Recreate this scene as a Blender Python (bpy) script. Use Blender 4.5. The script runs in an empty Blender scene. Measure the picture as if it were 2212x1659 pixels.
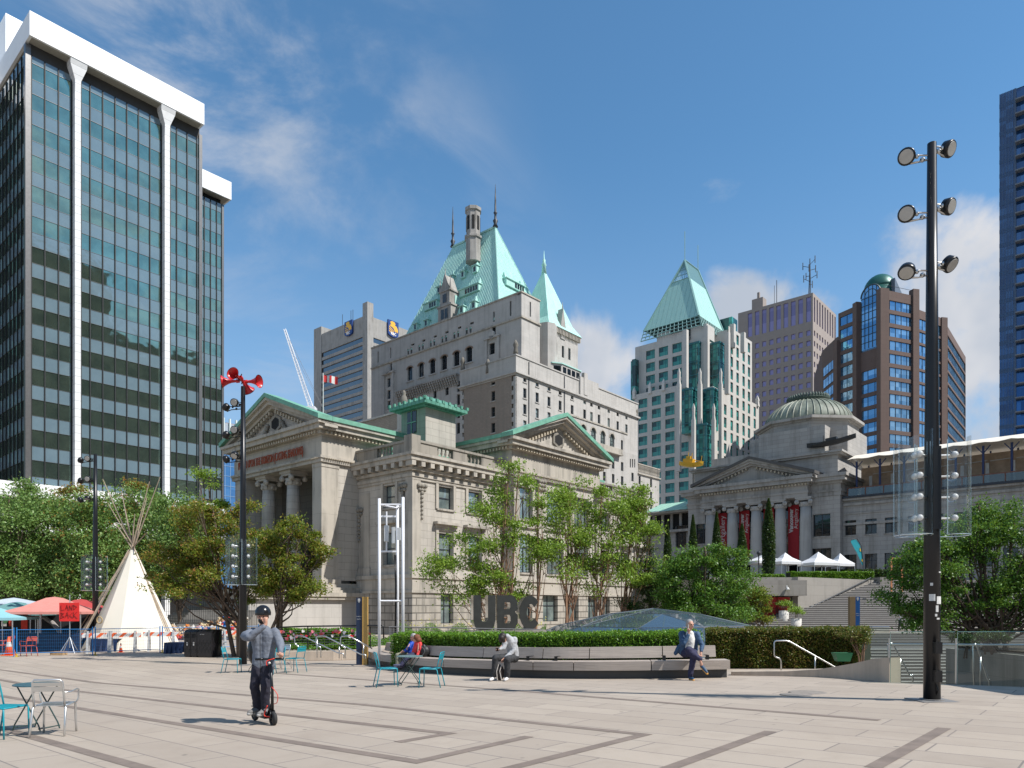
import bpy, bmesh, math, random
import numpy as np
from mathutils import Vector, Matrix
R = math.radians
random.seed(7)
rng = np.random.default_rng(7)
C = bpy.context.scene.collection
scn = bpy.context.scene
# ---------------------------------------------------------------- camera
F, CX, H = 1555.3, 1106.0, 1311.7      # focal length, centre and horizon row for a picture 2212 wide
cam_d = bpy.data.cameras.new('camera'); cam = bpy.data.objects.new('camera', cam_d); C.objects.link(cam)
cam.location = (0, 0, 1.6); cam.rotation_euler = (R(90), 0, 0)
cam_d.sensor_width = 36; cam_d.lens = 36 * F / 2212; cam_d.shift_y = (H - 829.5) / 2212
cam_d.clip_start = .1; cam_d.clip_end = 6000
scn.camera = cam
# ---------------------------------------------------------------- sun and sky
SUN = Vector((8.0, -3.4, 10.0)).normalized()
el = math.asin(SUN.z); az = math.atan2(SUN.x, SUN.y)
sd = bpy.data.lights.new('sun', 'SUN'); sd.energy = 5.0; sd.angle = R(.53); sd.color = (1, .965, .915)
so = bpy.data.objects.new('sun', sd); C.objects.link(so)
so.rotation_euler = SUN.to_track_quat('Z', 'Y').to_euler()
so.location = (30, -20, 60)
w = bpy.data.worlds.new('World'); scn.world = w; w.use_nodes = True
nt = w.node_tree; nt.nodes.clear()
def wn(t, **k):
 n = nt.nodes.new(t)
 for a, b in k.items(): setattr(n, a, b)
 return n
def wl(a, b): nt.links.new(a, b)
sky = wn('ShaderNodeTexSky', sky_type='NISHITA', sun_disc=False)
sky.sun_elevation = el; sky.sun_rotation = az; sky.altitude = 800; sky.air_density = 1.0; sky.dust_density = .0; sky.ozone_density = 2.6
out = wn('ShaderNodeOutputWorld'); bg = wn('ShaderNodeBackground'); bg.inputs[1].default_value = .105
tc = wn('ShaderNodeTexCoord')
def vdir(vx, vy):
 return Vector(((vx - CX) / F, 1, (H - vy) / F)).normalized()
def fbm(scale, vec, det=7, rough=.6, dist=.6):
 n = wn('ShaderNodeTexNoise'); n.inputs['Scale'].default_value = scale; n.inputs['Detail'].default_value = det
 n.inputs['Roughness'].default_value = rough; n.inputs['Distortion'].default_value = dist
 wl(vec, n.inputs['Vector']); return n.outputs['Fac']
def mth(op, a, b=None):
 n = wn('ShaderNodeMath', operation=op)
 for i, q in enumerate((a, b)):
  if q is None: continue
  if isinstance(q, (int, float)): n.inputs[i].default_value = q
  else: wl(q, n.inputs[i])
 return n.outputs[0]
def sstep(x, a, b):
 n = wn('ShaderNodeMapRange', interpolation_type='SMOOTHSTEP'); n.inputs['From Min'].default_value = a; n.inputs['From Max'].default_value = b
 wl(x, n.inputs['Value']); return n.outputs[0]
def blob(vx, vy, r0, r1, sc=(1, 1, 1)):
 m = wn('ShaderNodeVectorMath', operation='SUBTRACT'); wl(tc.outputs['Generated'], m.inputs[0]); m.inputs[1].default_value = vdir(vx, vy)
 s_ = wn('ShaderNodeVectorMath', operation='MULTIPLY'); wl(m.outputs[0], s_.inputs[0]); s_.inputs[1].default_value = sc
 l = wn('ShaderNodeVectorMath', operation='LENGTH'); wl(s_.outputs[0], l.inputs[0])
 return sstep(l.outputs['Value'], r1, r0)
mp = wn('ShaderNodeMapping'); mp.inputs['Rotation'].default_value = (0, R(-32), R(20)); mp.inputs['Scale'].default_value = (1, 1, 2.4)
wl(tc.outputs['Generated'], mp.inputs[0])
wisp = fbm(2.6, mp.outputs[0], 9, .62, .8)
wispm = mth('MAXIMUM', mth('MAXIMUM', blob(480, 190, .02, .33, (1, 1, .9)), mth('MULTIPLY', blob(760, 430, .02, .26), .75)), mth('MULTIPLY', blob(620, 640, .05, .4), .45))
wispf = mth('MULTIPLY', mth('MULTIPLY', sstep(wisp, .40, .70), wispm), .8)
cum = fbm(5.2, tc.outputs['Generated'], 9, .56, .25)
cm = mth('MAXIMUM', mth('MAXIMUM', blob(2110, 600, .03, .19, (1, 1, 1.4)), blob(2150, 880, .05, .2)), mth('MAXIMUM', blob(1310, 830, .02, .13, (1, 1, .9)), mth('MULTIPLY', blob(1690, 680, .03, .17, (1, 1, 1.7)), .75)))
cumf = sstep(mth('ADD', cum, mth('MULTIPLY', cm, .34)), .68, .84)
allc = mth('MULTIPLY', sstep(fbm(3.1, tc.outputs['Generated'], 8, .6, .3), .52, .72), blob(1106, -30000, .9, 1.2, (.0001, 1, .0001)))
sepd = wn('ShaderNodeSeparateXYZ'); wl(tc.outputs['Generated'], sepd.inputs[0])
back = sstep(sepd.outputs['Y'], .15, -.25)
allc = mth('MULTIPLY', sstep(fbm(3.1, tc.outputs['Generated'], 8, .6, .3), .38, .62), back)
cl = mth('MAXIMUM', mth('MAXIMUM', wispf, cumf), mth('MULTIPLY', allc, .8))
shade = fbm(7, tc.outputs['Generated'], 4, .5, 0)
cr = wn('ShaderNodeMix', data_type='RGBA'); wl(sstep(shade, .35, .7), cr.inputs[0])
cr.inputs[6].default_value = (4.0, 4.5, 5.3, 1); cr.inputs[7].default_value = (5.9, 6.0, 6.3, 1)
hs = wn('ShaderNodeHueSaturation'); hs.inputs['Saturation'].default_value = 1.02; hs.inputs['Value'].default_value = 1.4
cy = wn('ShaderNodeMix', data_type='RGBA', blend_type='MULTIPLY'); cy.inputs[0].default_value = 1; wl(sky.outputs[0], cy.inputs[6]); cy.inputs[7].default_value = (.78, 1.06, 1.08, 1); wl(cy.outputs[2], hs.inputs['Color'])
hz = wn('ShaderNodeMix', data_type='RGBA'); wl(mth('MULTIPLY', sstep(sepd.outputs['Z'], .55, -.02), .85), hz.inputs[0]); wl(hs.outputs[0], hz.inputs[6]); hz.inputs[7].default_value = (2.75, 3.9, 5.6, 1)
mx = wn('ShaderNodeMix', data_type='RGBA'); wl(cl, mx.inputs[0]); wl(hz.outputs[2], mx.inputs[6]); wl(cr.outputs[2], mx.inputs[7])
wl(mx.outputs[2], bg.inputs[0]); wl(bg.outputs[0], out.inputs[0])
scn.view_settings.view_transform = 'Standard'; scn.view_settings.look = 'None'
scn.view_settings.exposure = .22; scn.view_settings.gamma = 1
scn.cycles.max_bounces = 7; scn.cycles.transparent_max_bounces = 24; scn.cycles.diffuse_bounces = 3; scn.cycles.glossy_bounces = 3
scn.cycles.transmission_bounces = 6; scn.cycles.sample_clamp_indirect = 6; scn.cycles.caustics_reflective = False; scn.cycles.caustics_refractive = False
# ---------------------------------------------------------------- materials
MATS = {}
class NT:
 def __init__(s, name):
  s.m = bpy.data.materials.new(name); s.m.use_nodes = True; s.t = s.m.node_tree
  s.p = s.t.nodes['Principled BSDF']; s.o = s.t.nodes['Material Output']
  s.tc = s.n('ShaderNodeTexCoord')
 def n(s, t, **k):
  q = s.t.nodes.new(t)
  for a, b in k.items(): setattr(q, a, b)
  return q
 def l(s, a, b): s.t.links.new(a, b)
 def set(s, i, v):
  if isinstance(v, bpy.types.NodeSocket): s.l(v, i)
  else: i.default_value = v
 def noise(s, scale, vec=None, det=5, rough=.55, dist=0):
  q = s.n('ShaderNodeTexNoise'); q.inputs['Scale'].default_value = scale; q.inputs['Detail'].default_value = det
  q.inputs['Roughness'].default_value = rough; q.inputs['Distortion'].default_value = dist
  s.l(vec if vec is not None else s.tc.outputs['Object'], q.inputs['Vector']); return q.outputs['Fac']
 def map(s, sc=(1, 1, 1), loc=(0, 0, 0), rot=(0, 0, 0), vec=None):
  q = s.n('ShaderNodeMapping'); q.inputs['Scale'].default_value = sc; q.inputs['Location'].default_value = loc; q.inputs['Rotation'].default_value = rot
  s.l(vec if vec is not None else s.tc.outputs['Object'], q.inputs[0]); return q.outputs[0]
 def ramp(s, f, *st):
  q = s.n('ShaderNodeValToRGB'); e = q.color_ramp.elements
  while len(e) < len(st): e.new(.5)
  for i, (p, c) in enumerate(st):
   e[i].position = p; e[i].color = (c, c, c, 1) if isinstance(c, (int, float)) else (*c[:3], 1)
  s.l(f, q.inputs[0]); return q.outputs[0]
 def mix(s, f, a, b, bt='MIX'):
  q = s.n('ShaderNodeMix', data_type='RGBA', blend_type=bt); s.set(q.inputs[0], f)
  for i, v in ((6, a), (7, b)):
   s.set(q.inputs[i], v if isinstance(v, bpy.types.NodeSocket) else (*v[:3], 1))
  return q.outputs[2]
 def math(s, op, a, b=0.0, c=None):
  q = s.n('ShaderNodeMath', operation=op); s.set(q.inputs[0], a); s.set(q.inputs[1], b)
  if c is not None: s.set(q.inputs[2], c)
  return q.outputs[0]
 def bump(s, h, st=.3, d=.02):
  q = s.n('ShaderNodeBump'); q.inputs['Strength'].default_value = st; q.inputs['Distance'].default_value = d
  s.l(h, q.inputs['Height']); s.l(q.outputs[0], s.p.inputs['Normal'])
 def wallvec(s):
  a = s.n('ShaderNodeSeparateXYZ'); s.l(s.tc.outputs['Object'], a.inputs[0]); b = s.n('ShaderNodeCombineXYZ')
  s.l(s.math('ADD', a.outputs[0], a.outputs[1]), b.inputs[0]); s.l(a.outputs[2], b.inputs[1]); return b.outputs[0]
 def fin(s, col, rough=.6, metal=0., spec=None):
  s.set(s.p.inputs['Base Color'], col if isinstance(col, bpy.types.NodeSocket) else (*col[:3], 1))
  s.set(s.p.inputs['Roughness'], rough); s.set(s.p.inputs['Metallic'], metal)
  if spec is not None: s.p.inputs['Specular IOR Level'].default_value = spec
  return s.m
def plain(name, col, rough=.55, metal=0., var=.12, scale=3., bump=0., spec=None):
 if name in MATS: return MATS[name]
 k = NT(name); c = tuple(col)
 f = k.noise(scale, det=6, rough=.65)
 m = k.mix(k.ramp(f, (.3, 0), (.7, 1)), [x * (1 - var) for x in c], [min(1, x * (1 + var)) for x in c])
 if bump: k.bump(k.noise(scale * 12), bump, .01)
 MATS[name] = k.fin(m, rough, metal, spec); return MATS[name]
def blocks(name, c1, c2, mortar, bw, bh, ms=.02, rough=.85, stain=.35, offset=.5, grime=(.16, .15, .13), bump=.25, spec=.3, streak=1.0, ledges=()):
 """stone or brick laid in courses; weathering streaks run down the wall"""
 k = NT(name); v = k.wallvec()
 b = k.n('ShaderNodeTexBrick'); k.l(v, b.inputs['Vector']); b.offset = offset
 b.inputs['Scale'].default_value = 1; b.inputs['Brick Width'].default_value = bw; b.inputs['Row Height'].default_value = bh
 b.inputs['Mortar Size'].default_value = ms; b.inputs['Mortar Smooth'].default_value = .3; b.inputs['Bias'].default_value = 0
 b.inputs['Color1'].default_value = (*c1, 1); b.inputs['Color2'].default_value = (*c2, 1); b.inputs['Mortar'].default_value = (*mortar, 1)
 big = k.noise(.35, det=5, rough=.6)
 fine = k.noise(6, det=6, rough=.7)
 st = k.noise(1.0, k.map((1.6, 1.6, .09)), det=7, rough=.65, dist=.3)
 c = k.mix(k.ramp(big, (.3, 0), (.75, .5)), b.outputs['Color'], [x * .8 for x in c1])
 c = k.mix(k.ramp(fine, (.3, 0), (.8, .22)), c, [x * .7 for x in c1])
 f = k.ramp(k.math('MULTIPLY', st, k.math('ADD', big, .5)), (.46, 0), (.72, stain * streak))
 c = k.mix(f, c, grime)
 k.bump(k.math('ADD', k.math('MULTIPLY', b.outputs['Fac'], -1.), k.math('MULTIPLY', fine, .25)), bump, .03)
 MATS[name] = k.fin(c, rough, 0, spec); return k.m
def glass(name, tint, dark, rough=.03, spec=1.0, metal=.0, wave=.02, wscale=.6, cells=None, coat=0):
 """window glass of a building: dark room behind, coated so that it mirrors the sky and the street"""
 k = NT(name); v = k.wallvec()
 if cells:
  w_ = k.n('ShaderNodeTexWhiteNoise', noise_dimensions='2D'); q = k.n('ShaderNodeVectorMath', operation='FLOOR')
  k.l(k.map((1 / cells[0], 1 / cells[1], 1), vec=v), q.inputs[0]); k.l(q.outputs[0], w_.inputs['Vector'])
  col = k.mix(k.ramp(w_.outputs['Value'], (.15, 0), (.95, 1)), dark, tint)
 else:
  col = k.mix(k.ramp(k.noise(.5), (.35, 0), (.65, 1)), dark, tint)
 n = k.noise(wscale, det=2); k.bump(n, 1, wave)
 MATS[name] = k.fin(col, rough, metal, spec)
 k.p.inputs['IOR'].default_value = 1.9 if coat else 1.52
 return k.m
def clear(name, tint=(.85, .93, .92), refl=.08, rough=.02, body=.0, bodycol=(.5, .6, .6), fr=.75):
 """thin clear sheet: passes light straight through, reflects at glancing angles"""
 k = NT(name); tr = k.n('ShaderNodeBsdfTransparent'); tr.inputs[0].default_value = (*tint, 1)
 gl = k.n('ShaderNodeBsdfGlossy'); gl.inputs['Roughness'].default_value = rough
 lw = k.n('ShaderNodeLayerWeight'); lw.inputs['Blend'].default_value = .25
 f = k.math('ADD', k.math('MULTIPLY', lw.outputs['Fresnel'], fr), refl)
 m1 = k.n('ShaderNodeMixShader'); k.l(f, m1.inputs[0]); k.l(tr.outputs[0], m1.inputs[1]); k.l(gl.outputs[0], m1.inputs[2])
 o = m1.outputs[0]
 if body:
  df = k.n('ShaderNodeBsdfDiffuse'); df.inputs[0].default_value = (*bodycol, 1)
  m2 = k.n('ShaderNodeMixShader'); m2.inputs[0].default_value = body; k.l(o, m2.inputs[1]); k.l(df.outputs[0], m2.inputs[2]); o = m2.outputs[0]
 k.l(o, k.o.inputs[0]); MATS[name] = k.m; return k.m
def leafmat(name, cols, trans=.3, rough=.45):
 k = NT(name); g = k.n('ShaderNodeNewGeometry'); r_ = g.outputs['Random Per Island']
 big = k.noise(.55, det=3)
 f = k.math('ADD', k.math('MULTIPLY', r_, .65), k.math('MULTIPLY', big, .45))
 n = len(cols); c = k.ramp(f, *[(.12 + .76 * i / (n - 1), cc) for i, cc in enumerate(cols)])
 k.fin(c, rough, 0, .35)
 tl = k.n('ShaderNodeBsdfTranslucent'); k.l(k.mix(.35, c, (.35, .45, .05)), tl.inputs[0])
 ms = k.n('ShaderNodeMixShader'); ms.inputs[0].default_value = trans
 k.l(k.p.outputs[0], ms.inputs[1]); k.l(tl.outputs[0], ms.inputs[2]); k.l(ms.outputs[0], k.o.inputs[0])
 MATS[name] = k.m; return k.m
# ---------------------------------------------------------------- mesh builder
class MB:
 def __init__(s): s.v = []; s.f = []; s.mi = []; s.sm = []; s.cur = 0; s.smooth = False; s.T = None
 def add(s, vs, fs):
  b = len(s.v)
  if s.T is not None: vs = [s.T @ Vector(p) for p in vs]
  s.v.extend([tuple(p) for p in vs])
  for q in fs: s.f.append([b + i for i in q]); s.mi.append(s.cur); s.sm.append(s.smooth)
  return s
 def quad(s, a, b, c, d): return s.add([a, b, c, d], [(0, 1, 2, 3)])
 def box(s, x0, x1, y0, y1, z0, z1):
  if x0 > x1: x0, x1 = x1, x0
  if y0 > y1: y0, y1 = y1, y0
  if z0 > z1: z0, z1 = z1, z0
  v = [(x0, y0, z0), (x1, y0, z0), (x1, y1, z0), (x0, y1, z0), (x0, y0, z1), (x1, y0, z1), (x1, y1, z1), (x0, y1, z1)]
  sm, s.smooth = s.smooth, False
  s.add(v, [(0, 3, 2, 1), (4, 5, 6, 7), (0, 1, 5, 4), (1, 2, 6, 5), (2, 3, 7, 6), (3, 0, 4, 7)]); s.smooth = sm; return s
 def cbox(s, c, size, rot=None):
  hx, hy, hz = size[0] / 2, size[1] / 2, size[2] / 2
  m = Matrix.Translation(c) @ (rot.to_matrix().to_4x4() if rot is not None else Matrix())
  v = [m @ Vector(p) for p in [(-hx, -hy, -hz), (hx, -hy, -hz), (hx, hy, -hz), (-hx, hy, -hz), (-hx, -hy, hz), (hx, -hy, hz), (hx, hy, hz), (-hx, hy, hz)]]
  return s.add(v, [(0, 3, 2, 1), (4, 5, 6, 7), (0, 1, 5, 4), (1, 2, 6, 5), (2, 3, 7, 6), (3, 0, 4, 7)])
 def prism(s, pts, z0, z1):
  n = len(pts); v = [(x, y, z0) for x, y in pts] + [(x, y, z1) for x, y in pts]
  return s.add(v, [tuple(range(n))[::-1], tuple(range(n, 2 * n))] + [(i, (i + 1) % n, n + (i + 1) % n, n + i) for i in range(n)])
 def extr(s, pts, d):
  """closed polygon of 3-D points pushed along the vector d"""
  n = len(pts); d = Vector(d); v = [Vector(p) for p in pts] + [Vector(p) + d for p in pts]
  return s.add(v, [tuple(range(n))[::-1], tuple(range(n, 2 * n))] + [(i, (i + 1) % n, n + (i + 1) % n, n + i) for i in range(n)])
 def path(s, pts, rad, n=8, cap=True, flat=None):
  """round bar along a polyline, radius per point or one for all"""
  P = [Vector(p) for p in pts]; k = len(P)
  if not hasattr(rad, '__len__'): rad = [rad] * k
  vs = []; fs = []; up = None
  for i in range(k):
   d = (P[min(i + 1, k - 1)] - P[max(i - 1, 0)])
   if d.length < 1e-9: d = Vector((0, 0, 1))
   d.normalize()
   if up is None:
    up = Vector((0, 0, 1)) if abs(d.z) < .9 else Vector((1, 0, 0))
   a = d.cross(up)
   if a.length < 1e-4: a = d.cross(Vector((0, 1, 0)))
   a.normalize(); b = a.cross(d).normalized(); up = b
   for j in range(n):
    t = 2 * math.pi * j / n
    vs.append(P[i] + (a * math.cos(t) + b * math.sin(t) * (flat or 1)) * rad[i])
  for i in range(k - 1):
   for j in range(n):
    fs.append((i * n + j, i * n + (j + 1) % n, (i + 1) * n + (j + 1) % n, (i + 1) * n + j))
  if cap: fs += [tuple(range(n))[::-1], tuple(range((k - 1) * n, k * n))]
  return s.add(vs, fs)
 def lathe(s, prof, n=16, c=(0, 0, 0), ax=None, cap=True, phase=0., sq=False):
  """profile of (radius, height) turned about z (or the axis ax) at c"""
  q = Vector(ax).to_track_quat('Z', 'Y').to_matrix() if ax is not None else Matrix.Identity(3)
  c = Vector(c); vs = []; fs = []; k = len(prof)
  for r_, z in prof:
   for j in range(n):
    t = 2 * math.pi * j / n + phase
    vs.append(c + q @ Vector((r_ * math.cos(t), r_ * math.sin(t), z)))
  for i in range(k - 1):
   for j in range(n): fs.append((i * n + j, i * n + (j + 1) % n, (i + 1) * n + (j + 1) % n, (i + 1) * n + j))
  if cap: fs += [tuple(range(n))[::-1], tuple(range((k - 1) * n, k * n))]
  return s.add(vs, fs)
 def ball(s, c, r, n=10, m=6, sc=(1, 1, 1), rot=None):
  vs = []; fs = []; c = Vector(c); q = rot.to_matrix() if rot is not None else Matrix.Identity(3)
  for i in range(m + 1):
   a = math.pi * i / m - math.pi / 2
   for j in range(n):
    t = 2 * math.pi * j / n
    vs.append(c + q @ Vector((r * sc[0] * math.cos(a) * math.cos(t), r * sc[1] * math.cos(a) * math.sin(t), r * sc[2] * math.sin(a))))
  for i in range(m):
   for j in range(n): fs.append((i * n + j, i * n + (j + 1) % n, (i + 1) * n + (j + 1) % n, (i + 1) * n + j))
  return s.add(vs, fs)
 def mesh(s, name, mats):
  me = bpy.data.meshes.new(name); me.from_pydata(s.v, [], s.f)
  if not isinstance(mats, (list, tuple)): mats = [mats]
  for m in mats: me.materials.append(m)
  me.polygons.foreach_set('material_index', s.mi); me.polygons.foreach_set('use_smooth', s.sm); me.update(); return me
 def build2(s, name, mats, parent, x):
  """two parts from one set of shapes: what lies left and what lies right of x"""
  for side in (0, 1):
   q = MB(); q.v = s.v; k = [i for i, f in enumerate(s.f) if (sum(s.v[j][0] for j in f) / len(f) > x) == bool(side)]
   if not k: continue
   us = sorted({j for i in k for j in s.f[i]}); mp_ = {j: n for n, j in enumerate(us)}
   q.v = [s.v[j] for j in us]; q.f = [[mp_[j] for j in s.f[i]] for i in k]; q.mi = [s.mi[i] for i in k]; q.sm = [s.sm[i] for i in k]; q.build(name, mats, parent)
 def build(s, name, mats, parent=None, label=None, **tags):
  o = bpy.data.objects.new(name, s.mesh(name, mats)); C.objects.link(o)
  if parent is not None: o.parent = parent
  if label: o['label'] = label
  for a, b in tags.items():
   if b: o[a] = b
  return o
def thing(name, label, cat, loc=(0, 0, 0), rz=0., group=None):
 o = bpy.data.objects.new(name, None); C.objects.link(o); o.empty_display_size = .1
 o.location = loc; o.rotation_euler = (0, 0, rz); o['label'] = label; o['category'] = cat
 if group: o['group'] = group
 return o
def tag(o, label, cat, group=None):
 o['label'] = label; o['category'] = cat
 if group: o['group'] = group
 return o
def dup(root, loc=None, rz=None, label=None, group=None):
 r = root.copy(); C.objects.link(r)
 if loc is not None: r.location = loc
 if rz is not None: r.rotation_euler = (0, 0, rz)
 if label: r['label'] = label
 if group: r['group'] = group
 for ch in list(root.children):
  c = ch.copy(); C.objects.link(c); c.parent = r
  for g in ch.children:
   d = g.copy(); C.objects.link(d); d.parent = c
 return r
# ---------------------------------------------------------------- city grid and helpers
TH = math.atan2(1555.3, 1357.0)        # bearing of the street that runs away to the right
A = Vector((math.cos(TH), math.sin(TH), 0)); B = Vector((-math.sin(TH), math.cos(TH), 0))
def gz(x, y):
 """height of the paving: flat near the viewer's right, falling gently to the left and back"""
 b = B.x * x + B.y * y
 return -.024 * min(22., max(-10., b))
def gp(vx, vy, dz=0.):
 """point of the paving (lifted by dz) that the picture shows at column vx, row vy"""
 t = (vx - CX) / F; r_ = (H - vy) / F; Y = 20.
 for _ in range(60):
  g = gz(t * Y, Y) + dz
  Yn = (1.6 - g) / max(1e-4, -r_)
  Y = Y + .6 * (Yn - Y)
 return Vector((t * Y, Y, gz(t * Y, Y) + dz))
def at(vx, Y, vy=None, z=None):
 x = (vx - CX) / F * Y
 return Vector((x, Y, z if z is not None else (1.6 + (H - vy) / F * Y if vy is not None else gz(x, Y))))
class Loc:
 """a building's own frame: x along A, y along B, origin at its nearest corner"""
 def __init__(s, vx, Y): s.O = Vector(((vx - CX) / F * Y, Y, 0))
 def W(s, x, y, z=0): return s.O + A * x + B * y + Vector((0, 0, z))
 def fx(s, vx, y=0.):
  p = s.W(0, y); t = (vx - CX) / F; return (t * p.y - p.x) / (A.x - t * A.y)
 def fy(s, vx, x=0.):
  p = s.W(x, 0); t = (vx - CX) / F; return (t * p.y - p.x) / (B.x - t * B.y)
 def fz(s, row, x=0., y=0.): return 1.6 + (H - row) / F * s.W(x, y).y
 def root(s, name, label, cat, group=None):
  return thing(name, label, cat, (s.O.x, s.O.y, 0), TH, group)
def wall(mb, ax, c, u0, u1, z0, z1, ops=(), dep=.25):
 """wall in the plane y=c (ax 'x', looking to -y) or x=c (ax 'y', looking to -x) with holes (u, z, w, h) and their reveals"""
 P = (lambda u, d, z: (u, c + d, z)) if ax == 'x' else (lambda u, d, z: (c + d, u, z))
 us = sorted({u0, u1} | {q for o in ops for q in (o[0], o[0] + o[2])}); zs = sorted({z0, z1} | {q for o in ops for q in (o[1], o[1] + o[3])})
 us = [u for u in us if u0 - 1e-6 <= u <= u1 + 1e-6]; zs = [z for z in zs if z0 - 1e-6 <= z <= z1 + 1e-6]
 for j in range(len(zs) - 1):
  zc = (zs[j] + zs[j + 1]) / 2; run = None
  for i in range(len(us) - 1):
   uc = (us[i] + us[i + 1]) / 2
   hole = any(o[0] < uc < o[0] + o[2] and o[1] < zc < o[1] + o[3] for o in ops)
   if not hole and run is None: run = us[i]
   if hole and run is not None:
    mb.quad(P(run, 0, zs[j]), P(us[i], 0, zs[j]), P(us[i], 0, zs[j + 1]), P(run, 0, zs[j + 1])); run = None
  if run is not None: mb.quad(P(run, 0, zs[j]), P(u1, 0, zs[j]), P(u1, 0, zs[j + 1]), P(run, 0, zs[j + 1]))
 for u, z, w_, h in [o[:4] for o in ops]:
  mb.quad(P(u, 0, z), P(u, dep, z), P(u, dep, z + h), P(u, 0, z + h)); mb.quad(P(u + w_, 0, z), P(u + w_, 0, z + h), P(u + w_, dep, z + h), P(u + w_, dep, z))
  mb.quad(P(u, 0, z), P(u + w_, 0, z), P(u + w_, dep, z), P(u, dep, z)); mb.quad(P(u, 0, z + h), P(u, dep, z + h), P(u + w_, dep, z + h), P(u + w_, 0, z + h))
WCACHE = {}
def winmesh(w_, h, style, mats):
 """window meshes in their own frame: width x, height z, looking to -y; style gives the bars"""
 key = (round(w_, 2), round(h, 2), style, mats[0].name, mats[1].name)
 if key in WCACHE: return WCACHE[key]
 f = MB(); fw = .06 if style != 'big' else .09; d = .05
 if style not in ('bare', 'far'):
  f.box(0, fw, 0, d, 0, h); f.box(w_ - fw, w_, 0, d, 0, h); f.box(fw, w_ - fw, 0, d, 0, fw); f.box(fw, w_ - fw, 0, d, h - fw, h)
 if style == 'sash': f.box(fw, w_ - fw, -.02, d, h * .5 - .04, h * .5 + .04)
 if style == 'big':
  f.box(fw, w_ - fw, -.02, d, h * .66 - .05, h * .66 + .05); f.box(w_ / 2 - .05, w_ / 2 + .05, -.02, d, fw, h * .66)
  for q in (.25, .75): f.box(w_ * q - .02, w_ * q + .02, 0, d, fw, h - fw)
 if style == 'double': f.box(w_ / 2 - .04, w_ / 2 + .04, -.02, d, fw, h - fw); f.box(fw, w_ - fw, -.02, d, h * .6 - .04, h * .6 + .04)
 if style == 'side': f.box(w_ * .7 - .05, w_ * .7 + .05, -.02, d, fw, h - fw)
 if style == 'cross':
  f.box(w_ / 2 - .03, w_ / 2 + .03, -.02, d, fw, h - fw)
  for q in (.25, .5, .75): f.box(fw, w_ - fw, -.02, d, h * q - .02, h * q + .02)
 p = MB(); p.quad((0, d * .6, 0), (w_, d * .6, 0), (w_, d * .6, h), (0, d * .6, h))
 if style in ('bare', 'far'):
  WCACHE[key] = (p.mesh('window', mats[1]), None)
 else: WCACHE[key] = (f.mesh('window', mats[0]), p.mesh('pane', mats[1]))
 return WCACHE[key]
class WinSet:
 """collects the windows of one building; the first 100 become parts of their own, the rest one part"""
 def __init__(s, root, lim=95): s.root = root; s.q = []; s.lim = lim
 def add(s, ax, c, u, z, w_, h, style, mats, dep=.2, sill=None): s.q.append((w_ * h, ax, c, u, z, w_, h, style, mats, dep, sill))
 def done(s, name='window'):
  s.q.sort(key=lambda t: -t[0])
  for _, ax, c, u, z, w_, h, style, mats, dep, sill in s.q[:s.lim]:
   fm, pm = winmesh(w_, h, style, mats)
   o = bpy.data.objects.new(name, fm); C.objects.link(o); o.parent = s.root
   if ax == 'x': o.location = (u, c + dep, z)
   else: o.location = (c + dep, u + w_, z); o.rotation_euler = (0, 0, R(-90))
   if pm is not None:
    p = bpy.data.objects.new('pane', pm); C.objects.link(p); p.parent = o
   if sill is not None:
    k = ('sill', round(w_, 2), sill.name)
    if k not in WCACHE:
     b = MB(); b.box(-.15, w_ + .15, -dep - .12, -dep + .16, -.16, -.003); WCACHE[k] = b.mesh('sill', sill)
    p = bpy.data.objects.new('sill', WCACHE[k]); C.objects.link(p); p.parent = o
  rest = s.q[s.lim:]
  if rest:
   mbs = {}
   for _, ax, c, u, z, w_, h, style, mats, dep, sill in rest:
    mb = mbs.setdefault(mats[1].name, (MB(), mats))[0]
    if ax == 'x': mb.quad((u, c + dep, z), (u + w_, c + dep, z), (u + w_, c + dep, z + h), (u, c + dep, z + h))
    else: mb.quad((c + dep, u + w_, z), (c + dep, u, z), (c + dep, u, z + h), (c + dep, u + w_, z + h))
   for k, (mb, mats) in mbs.items(): mb.build('windows', mats[1], s.root, kind='stuff')
def ring(mb, x0, x1, y0, y1, z0, z1, o):
 """a moulding course wrapped round a block, standing o proud"""
 mb.box(x0 - o, x1 + o, y0 - o, y1 + o, z0, z1)
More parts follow.
